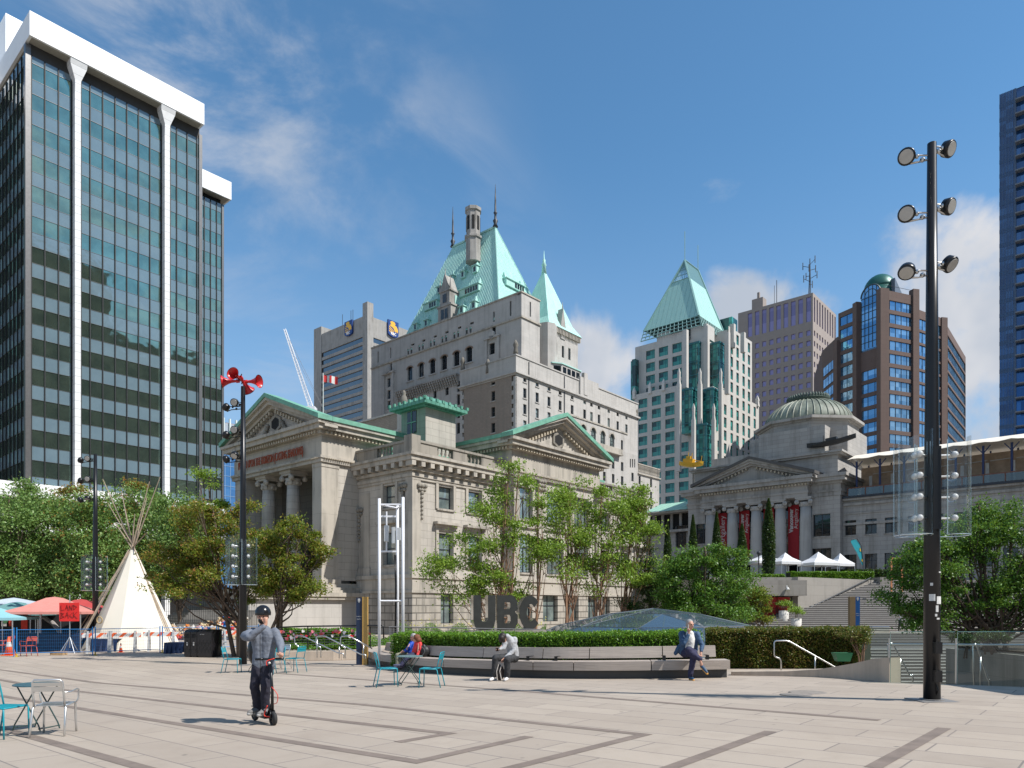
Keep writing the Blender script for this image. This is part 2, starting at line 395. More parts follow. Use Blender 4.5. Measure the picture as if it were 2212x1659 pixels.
# ---------------------------------------------------------------- paving
def paving_mat():
 k = NT('paving_stone'); v = k.map(rot=(0, 0, -TH + R(0)))
 b = k.n('ShaderNodeTexBrick'); k.l(k.map(rot=(0, 0, R(90)), vec=v), b.inputs['Vector']); b.offset = .5
 b.inputs['Scale'].default_value = 1; b.inputs['Brick Width'].default_value = 1.85; b.inputs['Row Height'].default_value = .62
 b.inputs['Mortar Size'].default_value = .012; b.inputs['Mortar Smooth'].default_value = .2
 b.inputs['Color1'].default_value = (.455, .385, .31, 1); b.inputs['Color2'].default_value = (.375, .315, .255, 1); b.inputs['Mortar'].default_value = (.17, .15, .14, 1)
 big = k.noise(.25, det=5, rough=.6); mid = k.noise(1.3, det=6, rough=.7, dist=.4); fine = k.noise(70, det=3, rough=.7)
 c = k.mix(k.ramp(big, (.35, 0), (.7, .45)), b.outputs['Color'], (.35, .285, .225))
 c = k.mix(k.ramp(mid, (.48, 0), (.75, .5)), c, (.29, .235, .185))
 c = k.mix(k.ramp(fine, (.35, 0), (.75, .3)), c, (.27, .25, .24))
 sp = k.n('ShaderNodeTexVoronoi'); sp.inputs['Scale'].default_value = 1.1; k.l(k.tc.outputs['Object'], sp.inputs['Vector'])
 c = k.mix(k.ramp(sp.outputs['Distance'], (.02, .8), (.05, 0)), c, (.12, .11, .10))
 k.bump(k.math('ADD', k.math('MULTIPLY', b.outputs['Fac'], -1.), k.math('MULTIPLY', fine, .3)), .35, .004)
 k.fin(c, .8, 0, .3); return k.m
PAVE = paving_mat()
ab = lambda a, b, z=None: (A * a + B * b) + Vector((0, 0, (-.024 * min(22, max(-10, b))) if z is None else z))
pitL, pitR = gp(1921, 1474), gp(2600, 1497)
PIT = [(pitL.x, pitL.y), (pitR.x, pitR.y), (60, 58), (23.7, 58)]
def ground():
 pts = []
 bs = [-1500, -10, 45, 2500]
 bm = bmesh.new()
 Z = lambda x, y: gz(x, y)
 S = 40.
 xs = sorted(set([-2500, -400, -80, -40, -20, -10, -5, 0, 5, 10, 15, 20, 30, 45, 60, 90, 150, 400, 2500]));
 vs = {}
 def V(x, y):
  k = (round(x, 3), round(y, 3))
  if k not in vs: vs[k] = bm.verts.new((x, y, Z(x, y)))
  return vs[k]
 ys = [-200, -20, 0, 5, 10, 15, 20, 30, 40, 60, 90, 150, 400, 3500]
 for i in range(len(xs) - 1):
  for j in range(len(ys) - 1):
   bm.faces.new((V(xs[i], ys[j]), V(xs[i + 1], ys[j]), V(xs[i + 1], ys[j + 1]), V(xs[i], ys[j + 1])))
 for b in (-10, 22):
  bmesh.ops.bisect_plane(bm, geom=bm.verts[:] + bm.edges[:] + bm.faces[:], plane_co=B * b, plane_no=B)
 n = len(PIT)
 for i in range(n):
  p, q = Vector((*PIT[i], 0)), Vector((*PIT[(i + 1) % n], 0)); d = (q - p); no = Vector((d.y, -d.x, 0)).normalized()
  bmesh.ops.bisect_plane(bm, geom=bm.verts[:] + bm.edges[:] + bm.faces[:], plane_co=p, plane_no=no)
 def inside(c):
  for i in range(n):
   p, q = PIT[i], PIT[(i + 1) % n]
   if (q[0] - p[0]) * (c.y - p[1]) - (q[1] - p[1]) * (c.x - p[0]) < 1e-6: return False
  return True
 kill = [f for f in bm.faces if inside(f.calc_center_median())]
 bmesh.ops.delete(bm, geom=kill, context='FACES')
 for v in bm.verts: v.co.z = Z(v.co.x, v.co.y)
 me = bpy.data.meshes.new('plaza_ground'); bm.to_mesh(me); bm.free(); me.materials.append(PAVE)
 o = bpy.data.objects.new('plaza_ground', me); C.objects.link(o); o['kind'] = 'structure'; return o
ground()
DARKP = plain('dark_paving', (.20, .158, .13), .85, 0, .2, 3, .3)
def strips():
 mb = MB()
 L = [[(-400, 1413.8), (901, 1645.6), (1143, 1591)], [(-300, 1416), (969, 1584.7), (858.9, 1603.4)],
         [(-300, 1407), (777.7, 1521.7), (1391, 1587), (1104, 1659)], [(-100, 1545), (310, 1659)],
         [(1665, 1580), (1447, 1659)], [(1885, 1659), (2040, 1573)], [(560, 1452), (1100, 1491), (1900, 1556)], [(1000, 1691), (901, 1720)]]
 for pl in L:
  P = [gp(x, y) for x, y in pl]
  if len(P) > 1 and pl[-1][1] >= 1655: P[-1] = P[-1] + (P[-1] - P[-2]) * 1.5
  w_ = .085; Lf = []; Rt = []
  for i, p in enumerate(P):
   d0 = (P[i] - P[i - 1]).normalized() if i else (P[1] - P[0]).normalized(); d1 = (P[i + 1] - P[i]).normalized() if i < len(P) - 1 else d0
   n0 = Vector((-d0.y, d0.x, 0)); n1 = Vector((-d1.y, d1.x, 0)); m = (n0 + n1);
   m = m / max(.3, m.dot(n1)) if m.length > .1 else n1
   m = m * w_
   Lf.append(p + m); Rt.append(p - m)
  z = lambda q: Vector((q.x, q.y, gz(q.x, q.y) + .004))
  for i in range(len(P) - 1):
   k = 10
   for j in range(k):
    a0, a1 = j / k, (j + 1) / k
    mb.quad(z(Lf[i].lerp(Lf[i + 1], a0)), z(Rt[i].lerp(Rt[i + 1], a0)), z(Rt[i].lerp(Rt[i + 1], a1)), z(Lf[i].lerp(Lf[i + 1], a1)))
 mb.build('paving_strip', DARKP, kind='structure')
strips()
# ---------------------------------------------------------------- shared building materials
STONE = blocks('limestone_blocks', (.52, .48, .42), (.47, .43, .375), (.27, .245, .21), 1.5, .58, .018, stain=.4)
STONED = blocks('grey_granite_blocks', (.44, .42, .39), (.36, .345, .325), (.22, .21, .2), 1.6, .55, .02, stain=.45)
TRIM = blocks('limestone_trim', (.48, .435, .37), (.45, .41, .345), (.30, .27, .23), 2.2, 9, .012, stain=.7)
TRIMD = blocks('grey_stone_trim', (.41, .39, .36), (.38, .36, .335), (.25, .24, .22), 2.2, 9, .012, stain=.7)
GRIMY = blocks('blackened_ledge_stone', (.22, .20, .17), (.17, .155, .13), (.12, .11, .1), 1.4, 9, .02, stain=.8)
DENT = plain('dentil_stone', (.43, .37, .28), .85, 0, .2, 3)
HSTONE = blocks('pale_ashlar', (.51, .485, .45), (.47, .45, .42), (.40, .38, .355), 1.7, .7, .012, stain=.35)
HBRICK = blocks('buff_brick', (.36, .295, .24), (.30, .245, .2), (.25, .21, .175), .5, .22, .03, stain=.3)
DARKGL = glass('dark_window', (.02, .028, .034), (.006, .008, .01), .05, .7)
BLINDGL = glass('window_with_blind', (.26, .32, .30), (.07, .09, .09), .06, 1., coat=1)
FRAMED = plain('dark_window_frame', (.03, .035, .045), .5)
FRAMEW = plain('white_window_frame', (.55, .55, .53), .5)
VOID = plain('dark_interior', (.012, .012, .012), .9)
ROOFG = plain('roof_gravel', (.22, .21, .2), .9)
WHITECAP = plain('white_painted_concrete', (.83, .83, .82), .55, 0, .03, .4)
def copper(name, seam, c0, c1, c2):
 k = NT(name); a = k.n('ShaderNodeSeparateXYZ'); k.l(k.tc.outputs['Object'], a.inputs[0])
 g = k.n('ShaderNodeNewGeometry'); vt = k.n('ShaderNodeVectorTransform', vector_type='NORMAL', convert_from='WORLD', convert_to='OBJECT'); k.l(g.outputs['True Normal'], vt.inputs[0])
 ns = k.n('ShaderNodeSeparateXYZ'); k.l(vt.outputs[0], ns.inputs[0])
 f = k.math('GREATER_THAN', k.math('ABSOLUTE', ns.outputs[0]), k.math('ABSOLUTE', ns.outputs[1]))
 u = k.math('ADD', k.math('MULTIPLY', a.outputs[1], f), k.math('MULTIPLY', a.outputs[0], k.math('SUBTRACT', 1., f)))
 m = k.math('FRACT', k.math('DIVIDE', u, seam)); rib = k.math('LESS_THAN', m, .16)
 st = k.noise(.8, k.map((1.5, 1.5, .12)), det=6, rough=.65)
 c = k.mix(k.ramp(st, (.3, 0), (.75, 1)), c0, c1); c = k.mix(k.math('MULTIPLY', rib, .55), c, c2)
 k.bump(rib, 1, .12); MATS[name] = k.fin(c, .6, 0, .4); return k.m
COPPER = copper('green_copper_roof', .62, (.34, .61, .54), (.47, .74, .66), (.55, .82, .74))
COPPERD = copper('dark_green_copper', .5, (.06, .22, .155), (.15, .35, .26), (.04, .13, .09))
GREENTRIM = plain('green_copper_trim', (.15, .36, .26), .6, 0, .25, 1.5)
TEALST = blocks('copper_stained_stone', (.28, .36, .28), (.24, .33, .26), (.16, .22, .17), 1.5, .58, .018, stain=.5)
CONC = blocks('grey_concrete', (.32, .30, .27), (.30, .28, .255), (.2, .19, .17), 3.2, .9, .012, stain=.7)
# ---------------------------------------------------------------- glass office tower, left
def office_tower():
 L = Loc(64.1, 86); g = L.root('office_tower', 'dark green glass tower with white roof band and two white columns, at the left edge', 'office tower')
 zt = L.fz(21.9); zb = L.fz(74.8); wx = L.fx(441.4); D = 15.; gy = 1.5
 ztg = zb - .3; fl = 3.712; z0 = -1.1
 VIS = glass('tower_vision_glass', (.36, .48, .36), (.24, .34, .27), .03, .5, wave=.02, wscale=.3, metal=.9)
 SPA = glass('tower_spandrel_glass', (.15, .215, .25), (.13, .19, .225), .06, 1., wave=.02, coat=0)
 MUL = plain('black_mullion', (.008, .009, .01), .6, 0)
 SIL = plain('anodised_corner', (.17, .165, .16), .35, .6)
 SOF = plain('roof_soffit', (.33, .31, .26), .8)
 def cap(x0, x1, y0, y1, nm='roof_band'):
  m = MB(); m.box(x0, x1, y0, y1, zb, zt); m.build(nm, WHITECAP, g)
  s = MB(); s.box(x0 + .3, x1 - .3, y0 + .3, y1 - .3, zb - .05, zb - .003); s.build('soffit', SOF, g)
 cap(0, wx, 0, 60)
 xr = L.fx(500, D); cap(wx - .2, xr, D, 45); cap(-22, .2, D, 45)
 ph = MB(); ph.box(1.5, 13, 16, 32, zt - .01, zt + 9.3); ph.build('roof_plant_room', WHITECAP, g)
 x0 = L.fx(57, gy); gx1 = L.fx(430.5, gy)
 floors = []; z = L.fz(170.6, 0, gy) + 0.0
 ftop = L.fz(170.6, *(L.fx(67.8, gy), gy))
 k0 = math.ceil((ftop - 0) / fl)
 zs = [ftop - i * fl for i in range(-2, 22)]     # tops of the spandrel bands
 sp = .46 * fl
 def curtain(ax, c, u0, u1, zbot, ztop, muls, lab=None):
  Q = (lambda mb, a0, a1, d0, d1, zz0, zz1: mb.box(a0, a1, c + d0, c + d1, zz0, zz1)) if ax == 'x' else (lambda mb, a0, a1, d0, d1, zz0, zz1: mb.box(c + d0, c + d1, a0, a1, zz0, zz1))
  for i, zz in enumerate(zs):
   hi = min(zz, ztop); lo = max(zz - sp, zbot)
   if hi > lo: m = MB(); Q(m, u0, u1, 0, .1, lo, hi); m.build('spandrel_band', SPA, g)
   hi = min(zz - sp, ztop); lo = max(zz - fl, zbot)
   if hi > lo: m = MB(); Q(m, u0, u1, .03, .1, lo, hi); m.build('window_band', VIS, g)
  m = MB()
  for zz in zs:
   for q in (zz, zz - sp):
    if zbot < q < ztop: Q(m, u0, u1, -.03, .02, q - .02, q + .02)
  m.build('transom_lines', SIL, g, kind='stuff')
  m = MB()
  for u in muls: Q(m, u - .055, u + .055, -.14, .02, zbot, ztop)
  m.build('mullions', MUL, g, kind='stuff')
 zbot = L.fz(1048, 0, gy)
 cr1 = lambda x: 34.56 + .21875 * x
 muls = [L.fx(cr1(x), gy) for x in (150, 283, 418, 547, 640, 730, 855, 977, 1093, 1208, 1320, 1432, 1520, 1585, 1688, 1785)]
 curtain('x', gy, x0 + .5, gx1, zbot, ztg - 1.1, muls)
 m = MB(); m.box(x0 + .3, gx1, gy - .02, gy + .15, ztg - 1.1, ztg + .3); m.build('louvre_strip', plain('dark_louvre', (.05, .045, .04), .7), g)
 curtain('y', x0 + .1, gy + .5, D + .2, zbot, ztg - .5, [gy + .5 + 1.6 * i for i in range(9)])
 curtain('x', D + 1.2, -22, x0, zbot, ztg - .5, [-22 + 1.6 * i for i in range(14)])
 curtain('x', D + 1.2, gx1, xr - 1.1, zbot, ztg - .5, [L.fx(v, D + 1.2) for v in (441, 454.5, 467.5, 479)])
 m = MB(); m.box(x0 - .15, x0 + .42, gy - .2, gy + .45, zbot, ztg); m.box(gx1 - .1, gx1 + .35, gy - .2, gy + .5, zbot, ztg - .5); m.box(xr - 1.15, xr - .8, D + 1.0, D + 1.4, zbot, ztg - .5); m.build('corner_trim', SIL, g)
 for a, b in ((161.9, 174.6), (356, 367)):
  xa, xb = L.fx(a, .55), L.fx(b, .55); m = MB()
  m.box(xa, xb, .55, gy + .3, z0, zb - 3.6)
  pr = [(0, zb - 3.6, 0), (.0, zb - 2.9, .05), (.0, zb - 2.3, .05), (.6, zb - .6, .3), (.62, zb - .004, .5)]
  for (e0, q0, f0), (e1, q1, f1) in zip(pr, pr[1:]):
   v = [(xa - e0, .55 - f0, q0), (xb + e0, .55 - f0, q0), (xb + e0, gy + .3, q0), (xa - e0, gy + .3, q0), (xa - e1, .55 - f1, q1), (xb + e1, .55 - f1, q1), (xb + e1, gy + .3, q1), (xa - e1, gy + .3, q1)]
   m.add(v, [(0, 3, 2, 1), (4, 5, 6, 7), (0, 1, 5, 4), (1, 2, 6, 5), (2, 3, 7, 6), (3, 0, 4, 7)])
  m.build('column', blocks('white_column_panels', (.78, .78, .77), (.75, .75, .74), (.35, .35, .35), 9, 1.02, .03, stain=.05), g)
 m = MB(); m.box(-20, wx + 3, -.6, gy + .4, L.fz(1075), zbot); m.box(-20, wx + 3, -.6, gy + .4, L.fz(1150), L.fz(1115)); m.build('podium_band', WHITECAP, g)
 m = MB(); m.box(x0 + .5, gx1, gy + .2, 44, z0, zb - .06); m.box(-21.8, x0, D + 1.4, 44, z0, zb - .06); m.box(gx1, xr - 1.2, D + 1.4, 44, z0, zb - .06); m.build('core', VOID, g)
office_tower()
# ---------------------------------------------------------------- small far blue block and beige block by the tower
def blue_block():
 L = Loc(497, 260); g = L.root('far_blue_block', 'narrow blue glass block seen between the dark tower and the columned portico', 'office block')
 zt = L.fz(915); BL = glass('blue_glass', (.07, .20, .42), (.05, .15, .34), .05, 1., cells=(2, 3.4))
 m = MB(); m.box(-8, 22, 0, 20, -1, zt - 9); m.build('glass_wall', BL, g)
 m = MB();
 for i in range(16): m.box(-8 + i * 2, -7.8 + i * 2, -.12, .02, 0, zt - 9)
 for i in range(14): m.box(-8, 22, -.1, -.01, zt - 12 - i * 3.6, zt - 11.8 - i * 3.6)
 m.build('mullions', plain('blue_grey_metal', (.16, .27, .42), .5), g)
 m = MB(); m.box(-8, 22, .3, 20, zt - 9, zt); m.build('grey_parapet', plain('pale_blue_panel', (.33, .38, .44), .6), g)
 m = MB()
 for i in range(12): m.box(-7.6 + i * 2.4, -7.1 + i * 2.4, -.5, .3, zt - 5, zt + 1.6)
 m.build('fins', plain('pale_fin', (.6, .66, .62), .5), g)
 m = MB(); m.lathe([(3, 0), (3, 5), (2.6, 5.6)], 20, (14, 8, zt)); m.build('roof_tank', FRAMEW, g)
 L2 = Loc(486, 330); g2 = L2.root('far_beige_block', 'slim beige block beside the dark glass tower, mostly hidden', 'office block')
 m = MB(); m.box(0, 14, 0, 12, -1, L2.fz(925)); m.build('wall', blocks('beige_wall', (.50, .38, .29), (.47, .36, .28), (.14, .12, .1), 3, 3.6, .5, stain=.1), g2)
 m = MB(); m.box(1, 10, 1, 8, L2.fz(925), L2.fz(925) + 3); m.build('roof_hut', plain('brown_panel', (.3, .18, .12)), g2)
blue_block()
# ---------------------------------------------------------------- concrete bank tower with shield signs
def text(s, size, mat, parent=None, loc=(0, 0, 0), rot=(0, 0, 0), name='lettering', ext=.01, bold=0., align='CENTER', sx=1., font=None, spacing=1.):
 cu = bpy.data.curves.new(name, 'FONT'); cu.body = s; cu.size = size; cu.extrude = ext; cu.offset = bold; cu.align_x = align; cu.align_y = 'CENTER'; cu.space_character = spacing
 cu.resolution_u = 2; cu.materials.append(mat); o = bpy.data.objects.new(name, cu); C.objects.link(o)
 bpy.context.view_layer.update(); dg = bpy.context.evaluated_depsgraph_get()
 me = bpy.data.meshes.new_from_object(o.evaluated_get(dg)); bpy.data.objects.remove(o); bpy.data.curves.remove(cu)
 o = bpy.data.objects.new(name, me); C.objects.link(o)
 o.location = loc; o.rotation_euler = rot; o.scale = (sx, 1, 1)
 if parent is not None: o.parent = parent
 return o
FACEX = (R(90), 0, 0); FACEY = (R(90), 0, R(-90))
def shield(g, ax, c, u, z, w_, h, txt):
 BLU = plain('sign_blue', (.015, .05, .20), .4, 0, .05); GLD = plain('sign_gold', (.75, .42, .04), .45, 0, .05); WHT = plain('sign_white', (.8, .8, .8), .4, 0, .02)
 P = (lambda a, d, q: (u + a * w_, c - d, z + q * h)) if ax == 'x' else (lambda a, d, q: (c - d, u - a * w_, z + q * h))
 out_ = [(-.5, .5), (.5, .5), (.5, -.36), (.4, -.44), (.2, -.49), (0, -.52), (-.2, -.49), (-.4, -.44), (-.5, -.36)]
 m = MB(); m.extr([P(a, .9, q) for a, q in out_], (Vector(P(0, .1, 0)) - Vector(P(0, .9, 0)))); m.build('shield_sign', BLU, g)
 s = bpy.data.objects[-1] if False else None
 m = MB()
 for k in range(3):
  a0 = -.42 + .0; q = .06 - k * .13
  m.extr([P(-.42, .93, q), P(-.42, .93, q + .07), P(.05, .93, q - .19), P(.05, .93, q - .26)], Vector(P(0, .9, 0)) - Vector(P(0, .93, 0)))
 body = [(-.3, .4), (-.12, .46), (.1, .43), (.2, .33), (.14, .24), (.3, .2), (.42, .05), (.44, -.12), (.36, -.2), (.3, -.1), (.24, -.2), (.12, -.14), (.02, .02), (-.12, .08), (-.3, .12), (-.36, .2), (-.2, .22), (-.28, .3)]
 m.extr([P(a, .95, q) for a, q in body], Vector(P(0, .9, 0)) - Vector(P(0, .95, 0))); m.build('gold_emblem', GLD, g)
 text(txt, h * .24, WHT, g, P(0, .95, -.33), FACEX if ax == 'x' else FACEY, 'lettering', .05, h * .006, sx=.95)
def bank_tower():
 L = Loc(792, 318); g = L.root('bank_tower', 'concrete bank tower with dark ribbon windows and blue shield signs, behind the stone hotel', 'office tower')
 BC = blocks('bush_hammered_concrete', (.36, .345, .32), (.33, .32, .30), (.30, .29, .27), 1.2, 200, .03, stain=.6)
 zt = L.fz(680); yl = L.fy(694.7); xr = 50
 m = MB(); m.box(.6, xr, .6, yl - .3, -1, zt); m.build('core', BC, g)
 wid = 5.6; per = 3.6
 zs = [L.fz(640 + 0) for _ in (0,)]
 top = L.fz(639.4 + .1875 * 450 + 0, 0, 0)
 W = WinSet(g, 60); DK = glass('ribbon_glass', (.02, .025, .04), (.01, .013, .02), .05, 1., cells=(1.5, 3.6), coat=1)
 bands = [(L.fz(639.4 + .1875 * y), 0) for y in (450,)]
 z = top
 w_ = MB()
 for ax, c, u0, u1 in (('y', 0., 1.2, yl), ('x', 0., 3, xr)):
  ops = []; z = top
  while z > 0:
   ops.append((u0 if ax == 'y' else u0, z - 2.25, (u1 - u0), 2.25)); z -= 3.62
  wall(w_, ax, c, u0 - (.6 if ax == 'y' else 1), u1, -1, zt, ops, .5)
  for o in ops:
   m = MB()
   if ax == 'y': m.box(.45, .55, o[0], o[0] + o[2], o[1], o[1] + o[3])
   else: m.box(o[0], o[0] + o[2], .45, .55, o[1], o[1] + o[3])
   m.build('ribbon_window', DK, g)
 w_.build('facade', BC, g)
 m = MB(); m.box(-1.6, 1.7, -2.6, .8, -1, L.fz(657)); m.build('corner_pier', BC, g)
 y2 = L.fy(678, -.2)
 m = MB(); m.box(-.2, 6, yl, y2, -1, L.fz(705, 0, yl)); m.build('side_pier', BC, g)
 rr = lambda x, y: (L.fy(639.4 + .1875 * x), L.fz(639.4 + .1875 * y, 0, L.fy(639.4 + .1875 * x)))
 y, z = rr(620, 378); hh = 5.7
 shield(g, 'y', 0, y, z, 5.6, 6.6, 'RBC')
 x = L.fx(639.4 + .1875 * 1108); z = L.fz(639.4 + .1875 * 385, x)
 shield(g, 'x', 0, x, z, 6.0, 7.2, 'RBC')
 m = MB()
 for yy in (14., 15.5, 22.): m.path([(3, yy, zt), (3, yy, zt + 7)], .12, 5)
 m.build('roof_aerials', FRAMED, g)
bank_tower()
# ---------------------------------------------------------------- crane jib
def crane():
 p0 = at(672, 300, 880); p1 = at(615, 300, 711); g = thing('crane', 'white lattice crane jib leaning left above the portico roof', 'crane', (p0.x, p0.y, 0))
 m = MB(); a = Vector((0, 0, p0.z)); b = p1 - p0 + a; d = (b - a).normalized(); s = Vector((0, 1, 0)); t = d.cross(s).normalized(); n = 26; w0 = .8
 ch = []
 for (i, j) in ((-1, -1), (1, -1), (1, 1), (-1, 1)):
  pts = [a.lerp(b, k / n) + (s * i + t * j) * (w0 * (1 - .55 * k / n)) for k in range(n + 1)]; ch.append(pts); m.path(pts, .14, 5)
 for k in range(n):
  for q in range(4): m.path([ch[q][k], ch[(q + 1) % 4][k + 1]], .08, 4); m.path([ch[q][k], ch[(q + 1) % 4][k]], .07, 4)
 m.build('jib', plain('white_steel', (.75, .76, .78), .4, 0, .05), g)
 m = MB(); m.path([a.lerp(b, .97), a + Vector((9, 0, -8))], .06, 4); m.path([a.lerp(b, .75), a + Vector((9, 0, -8))], .05, 4); m.build('hoist_cable', FRAMED, g)
 m = MB(); m.box(a.x - 2, a.x + 2, -2, 2, -1, a.z); m.build('mast', plain('white_steel', (.75, .76, .78)), g)
crane()
# ---------------------------------------------------------------- courthouse with the columned portico (centre)
def gable(mb, ax, c, u0, u1, ze, zp, over, dep, th=.55):
 """raking cornices of a pediment in the plane c; u0..u1 at eaves height ze, peak zp"""
 um = (u0 + u1) / 2
 P = (lambda u, d, z: (u, c + d, z)) if ax == 'x' else (lambda u, d, z: (c + d, u, z))
 sl = (zp - ze) / (um - u0)
 for s in (1, -1):
  e = u0 - over if s == 1 else u1 + over
  ez = ze - 0.0
  for (t0, t1, pr) in ((0, th * .45, -.95), (-th * .55, 0, -.7), (-th * 1.05, -th * .55, -.35)):
   a = Vector(P(e, pr, ez + t0)); b = Vector(P(um, pr, zp + t0 + .0)); a2 = Vector(P(e, pr, ez + t1)); b2 = Vector(P(um, pr, zp + t1))
   mb.extr([a, b, b2, a2], Vector(P(0, dep, 0)) - Vector(P(0, 0, 0)))
def dentils(mb, ax, c, u0, u1, z, w_=.16, h=.22, d=.22, step=.36):
 n = int((u1 - u0) / step)
 for i in range(n):
  u = u0 + (i + .5) * (u1 - u0) / n
  if ax == 'x': mb.box(u - w_ / 2, u + w_ / 2, c - d, c + .05, z, z + h)
  else: mb.box(c - d, c + .05, u - w_ / 2, u + w_ / 2, z, z + h)
def rake_dentils(mb, ax, c, u0, u1, ze, zp, step=.42):
 um = (u0 + u1) / 2; n = int((um - u0) / step)
 for s in (1, -1):
  for i in range(2, n):
   u = u0 + i * step if s == 1 else u1 - i * step; z = ze + (zp - ze) * (i * step) / (um - u0)
   if ax == 'x': mb.box(u - .1, u + .1, c - .32, c, z - .85, z - .58)
   else: mb.box(c - .32, c, u - .1, u + .1, z - .85, z - .58)
def column(parent, x, y, z0, z1, r, mat, capdir='y'):
 m = MB(); m.smooth = True; h = z1 - z0
 m.lathe([(r * 1.3, 0), (r * 1.32, .18), (r * 1.12, .3), (r * 1.18, .42), (r * 1.0, .55), (r * 1.0, h * .33), (r * .93, h * .7), (r * .84, h - 1.15)], 24, (x, y, z0))
 m.smooth = False; m.box(x - r * 1.38, x + r * 1.38, y - r * 1.38, y + r * 1.38, z0 - .3, z0 + .02)
 o = m.build('column', mat, parent)
 c = MB(); c.smooth = True; zc = z1 - .62
 c.lathe([(r * .86, -.55), (r * .95, -.45), (r * 1.0, -.2), (r * 1.12, 0)], 20, (x, y, zc))
 ax = Vector((1, 0, 0)) if capdir == 'y' else Vector((0, 1, 0))
 for s in (-1, 1):
  for t in (-1, 1):
   cy = s * r * 1.12
   ctr = Vector((x + t * r * 1.05, y + cy, zc + .02)) if capdir == 'y' else Vector((x + cy, y + t * r * 1.05, zc + .02))
   c.lathe([(r * .36, -.14), (r * .4, -.05), (r * .4, .05), (r * .36, .14)], 12, ctr, ax)
   c.lathe([(r * .16, -.2), (r * .16, .2)], 8, ctr, ax)
 c.smooth = False
 c.box(x - r * 1.2, x + r * 1.2, y - r * 1.2, y + r * 1.2, zc + .22, zc + .4); c.box(x - r * 1.35, x + r * 1.35, y - r * 1.35, y + r * 1.35, zc + .4, z1)
 for j in range(8):
  t = j * math.pi / 4; c.ball((x + r * .95 * math.cos(t), y + r * .95 * math.sin(t), zc - .32), .13, 6, 4, (1, 1, 1.5))
 c.build('capital', GRIMY if False else mat, o)
def baluster_panel(mb, ax, c, u0, u1, z0, z1):
 n = max(2, int((u1 - u0) / .36))
 mb.smooth = True
 for i in range(n):
  u = u0 + (i + .5) * (u1 - u0) / n; h = z1 - z0
  p = (u, c, z0) if ax == 'x' else (c, u, z0)
  mb.lathe([(.10, 0), (.10, .06), (.05, .12), (.115, h * .38), (.05, h * .75), (.09, h - .06), (.09, h)], 8, p, cap=False)
 mb.smooth = False
def garland(mb, ax, c, u, z, h=2.6):
 P = (lambda a, d, q: (u + a, c - d, z + q)) if ax == 'x' else (lambda a, d, q: (c - d, u + a, z + q))
 mb.smooth = True
 for k in range(7): mb.ball(P(0, .12, -.55 - k * h / 8), .15 - .006 * k, 7, 5, (1, 1, 1.2))
 for a in (-.32, 0, .32): mb.ball(P(a, .14, 0), .2, 8, 5); mb.ball(P(a * .8, .12, -.32), .15, 8, 5)
 mb.smooth = False
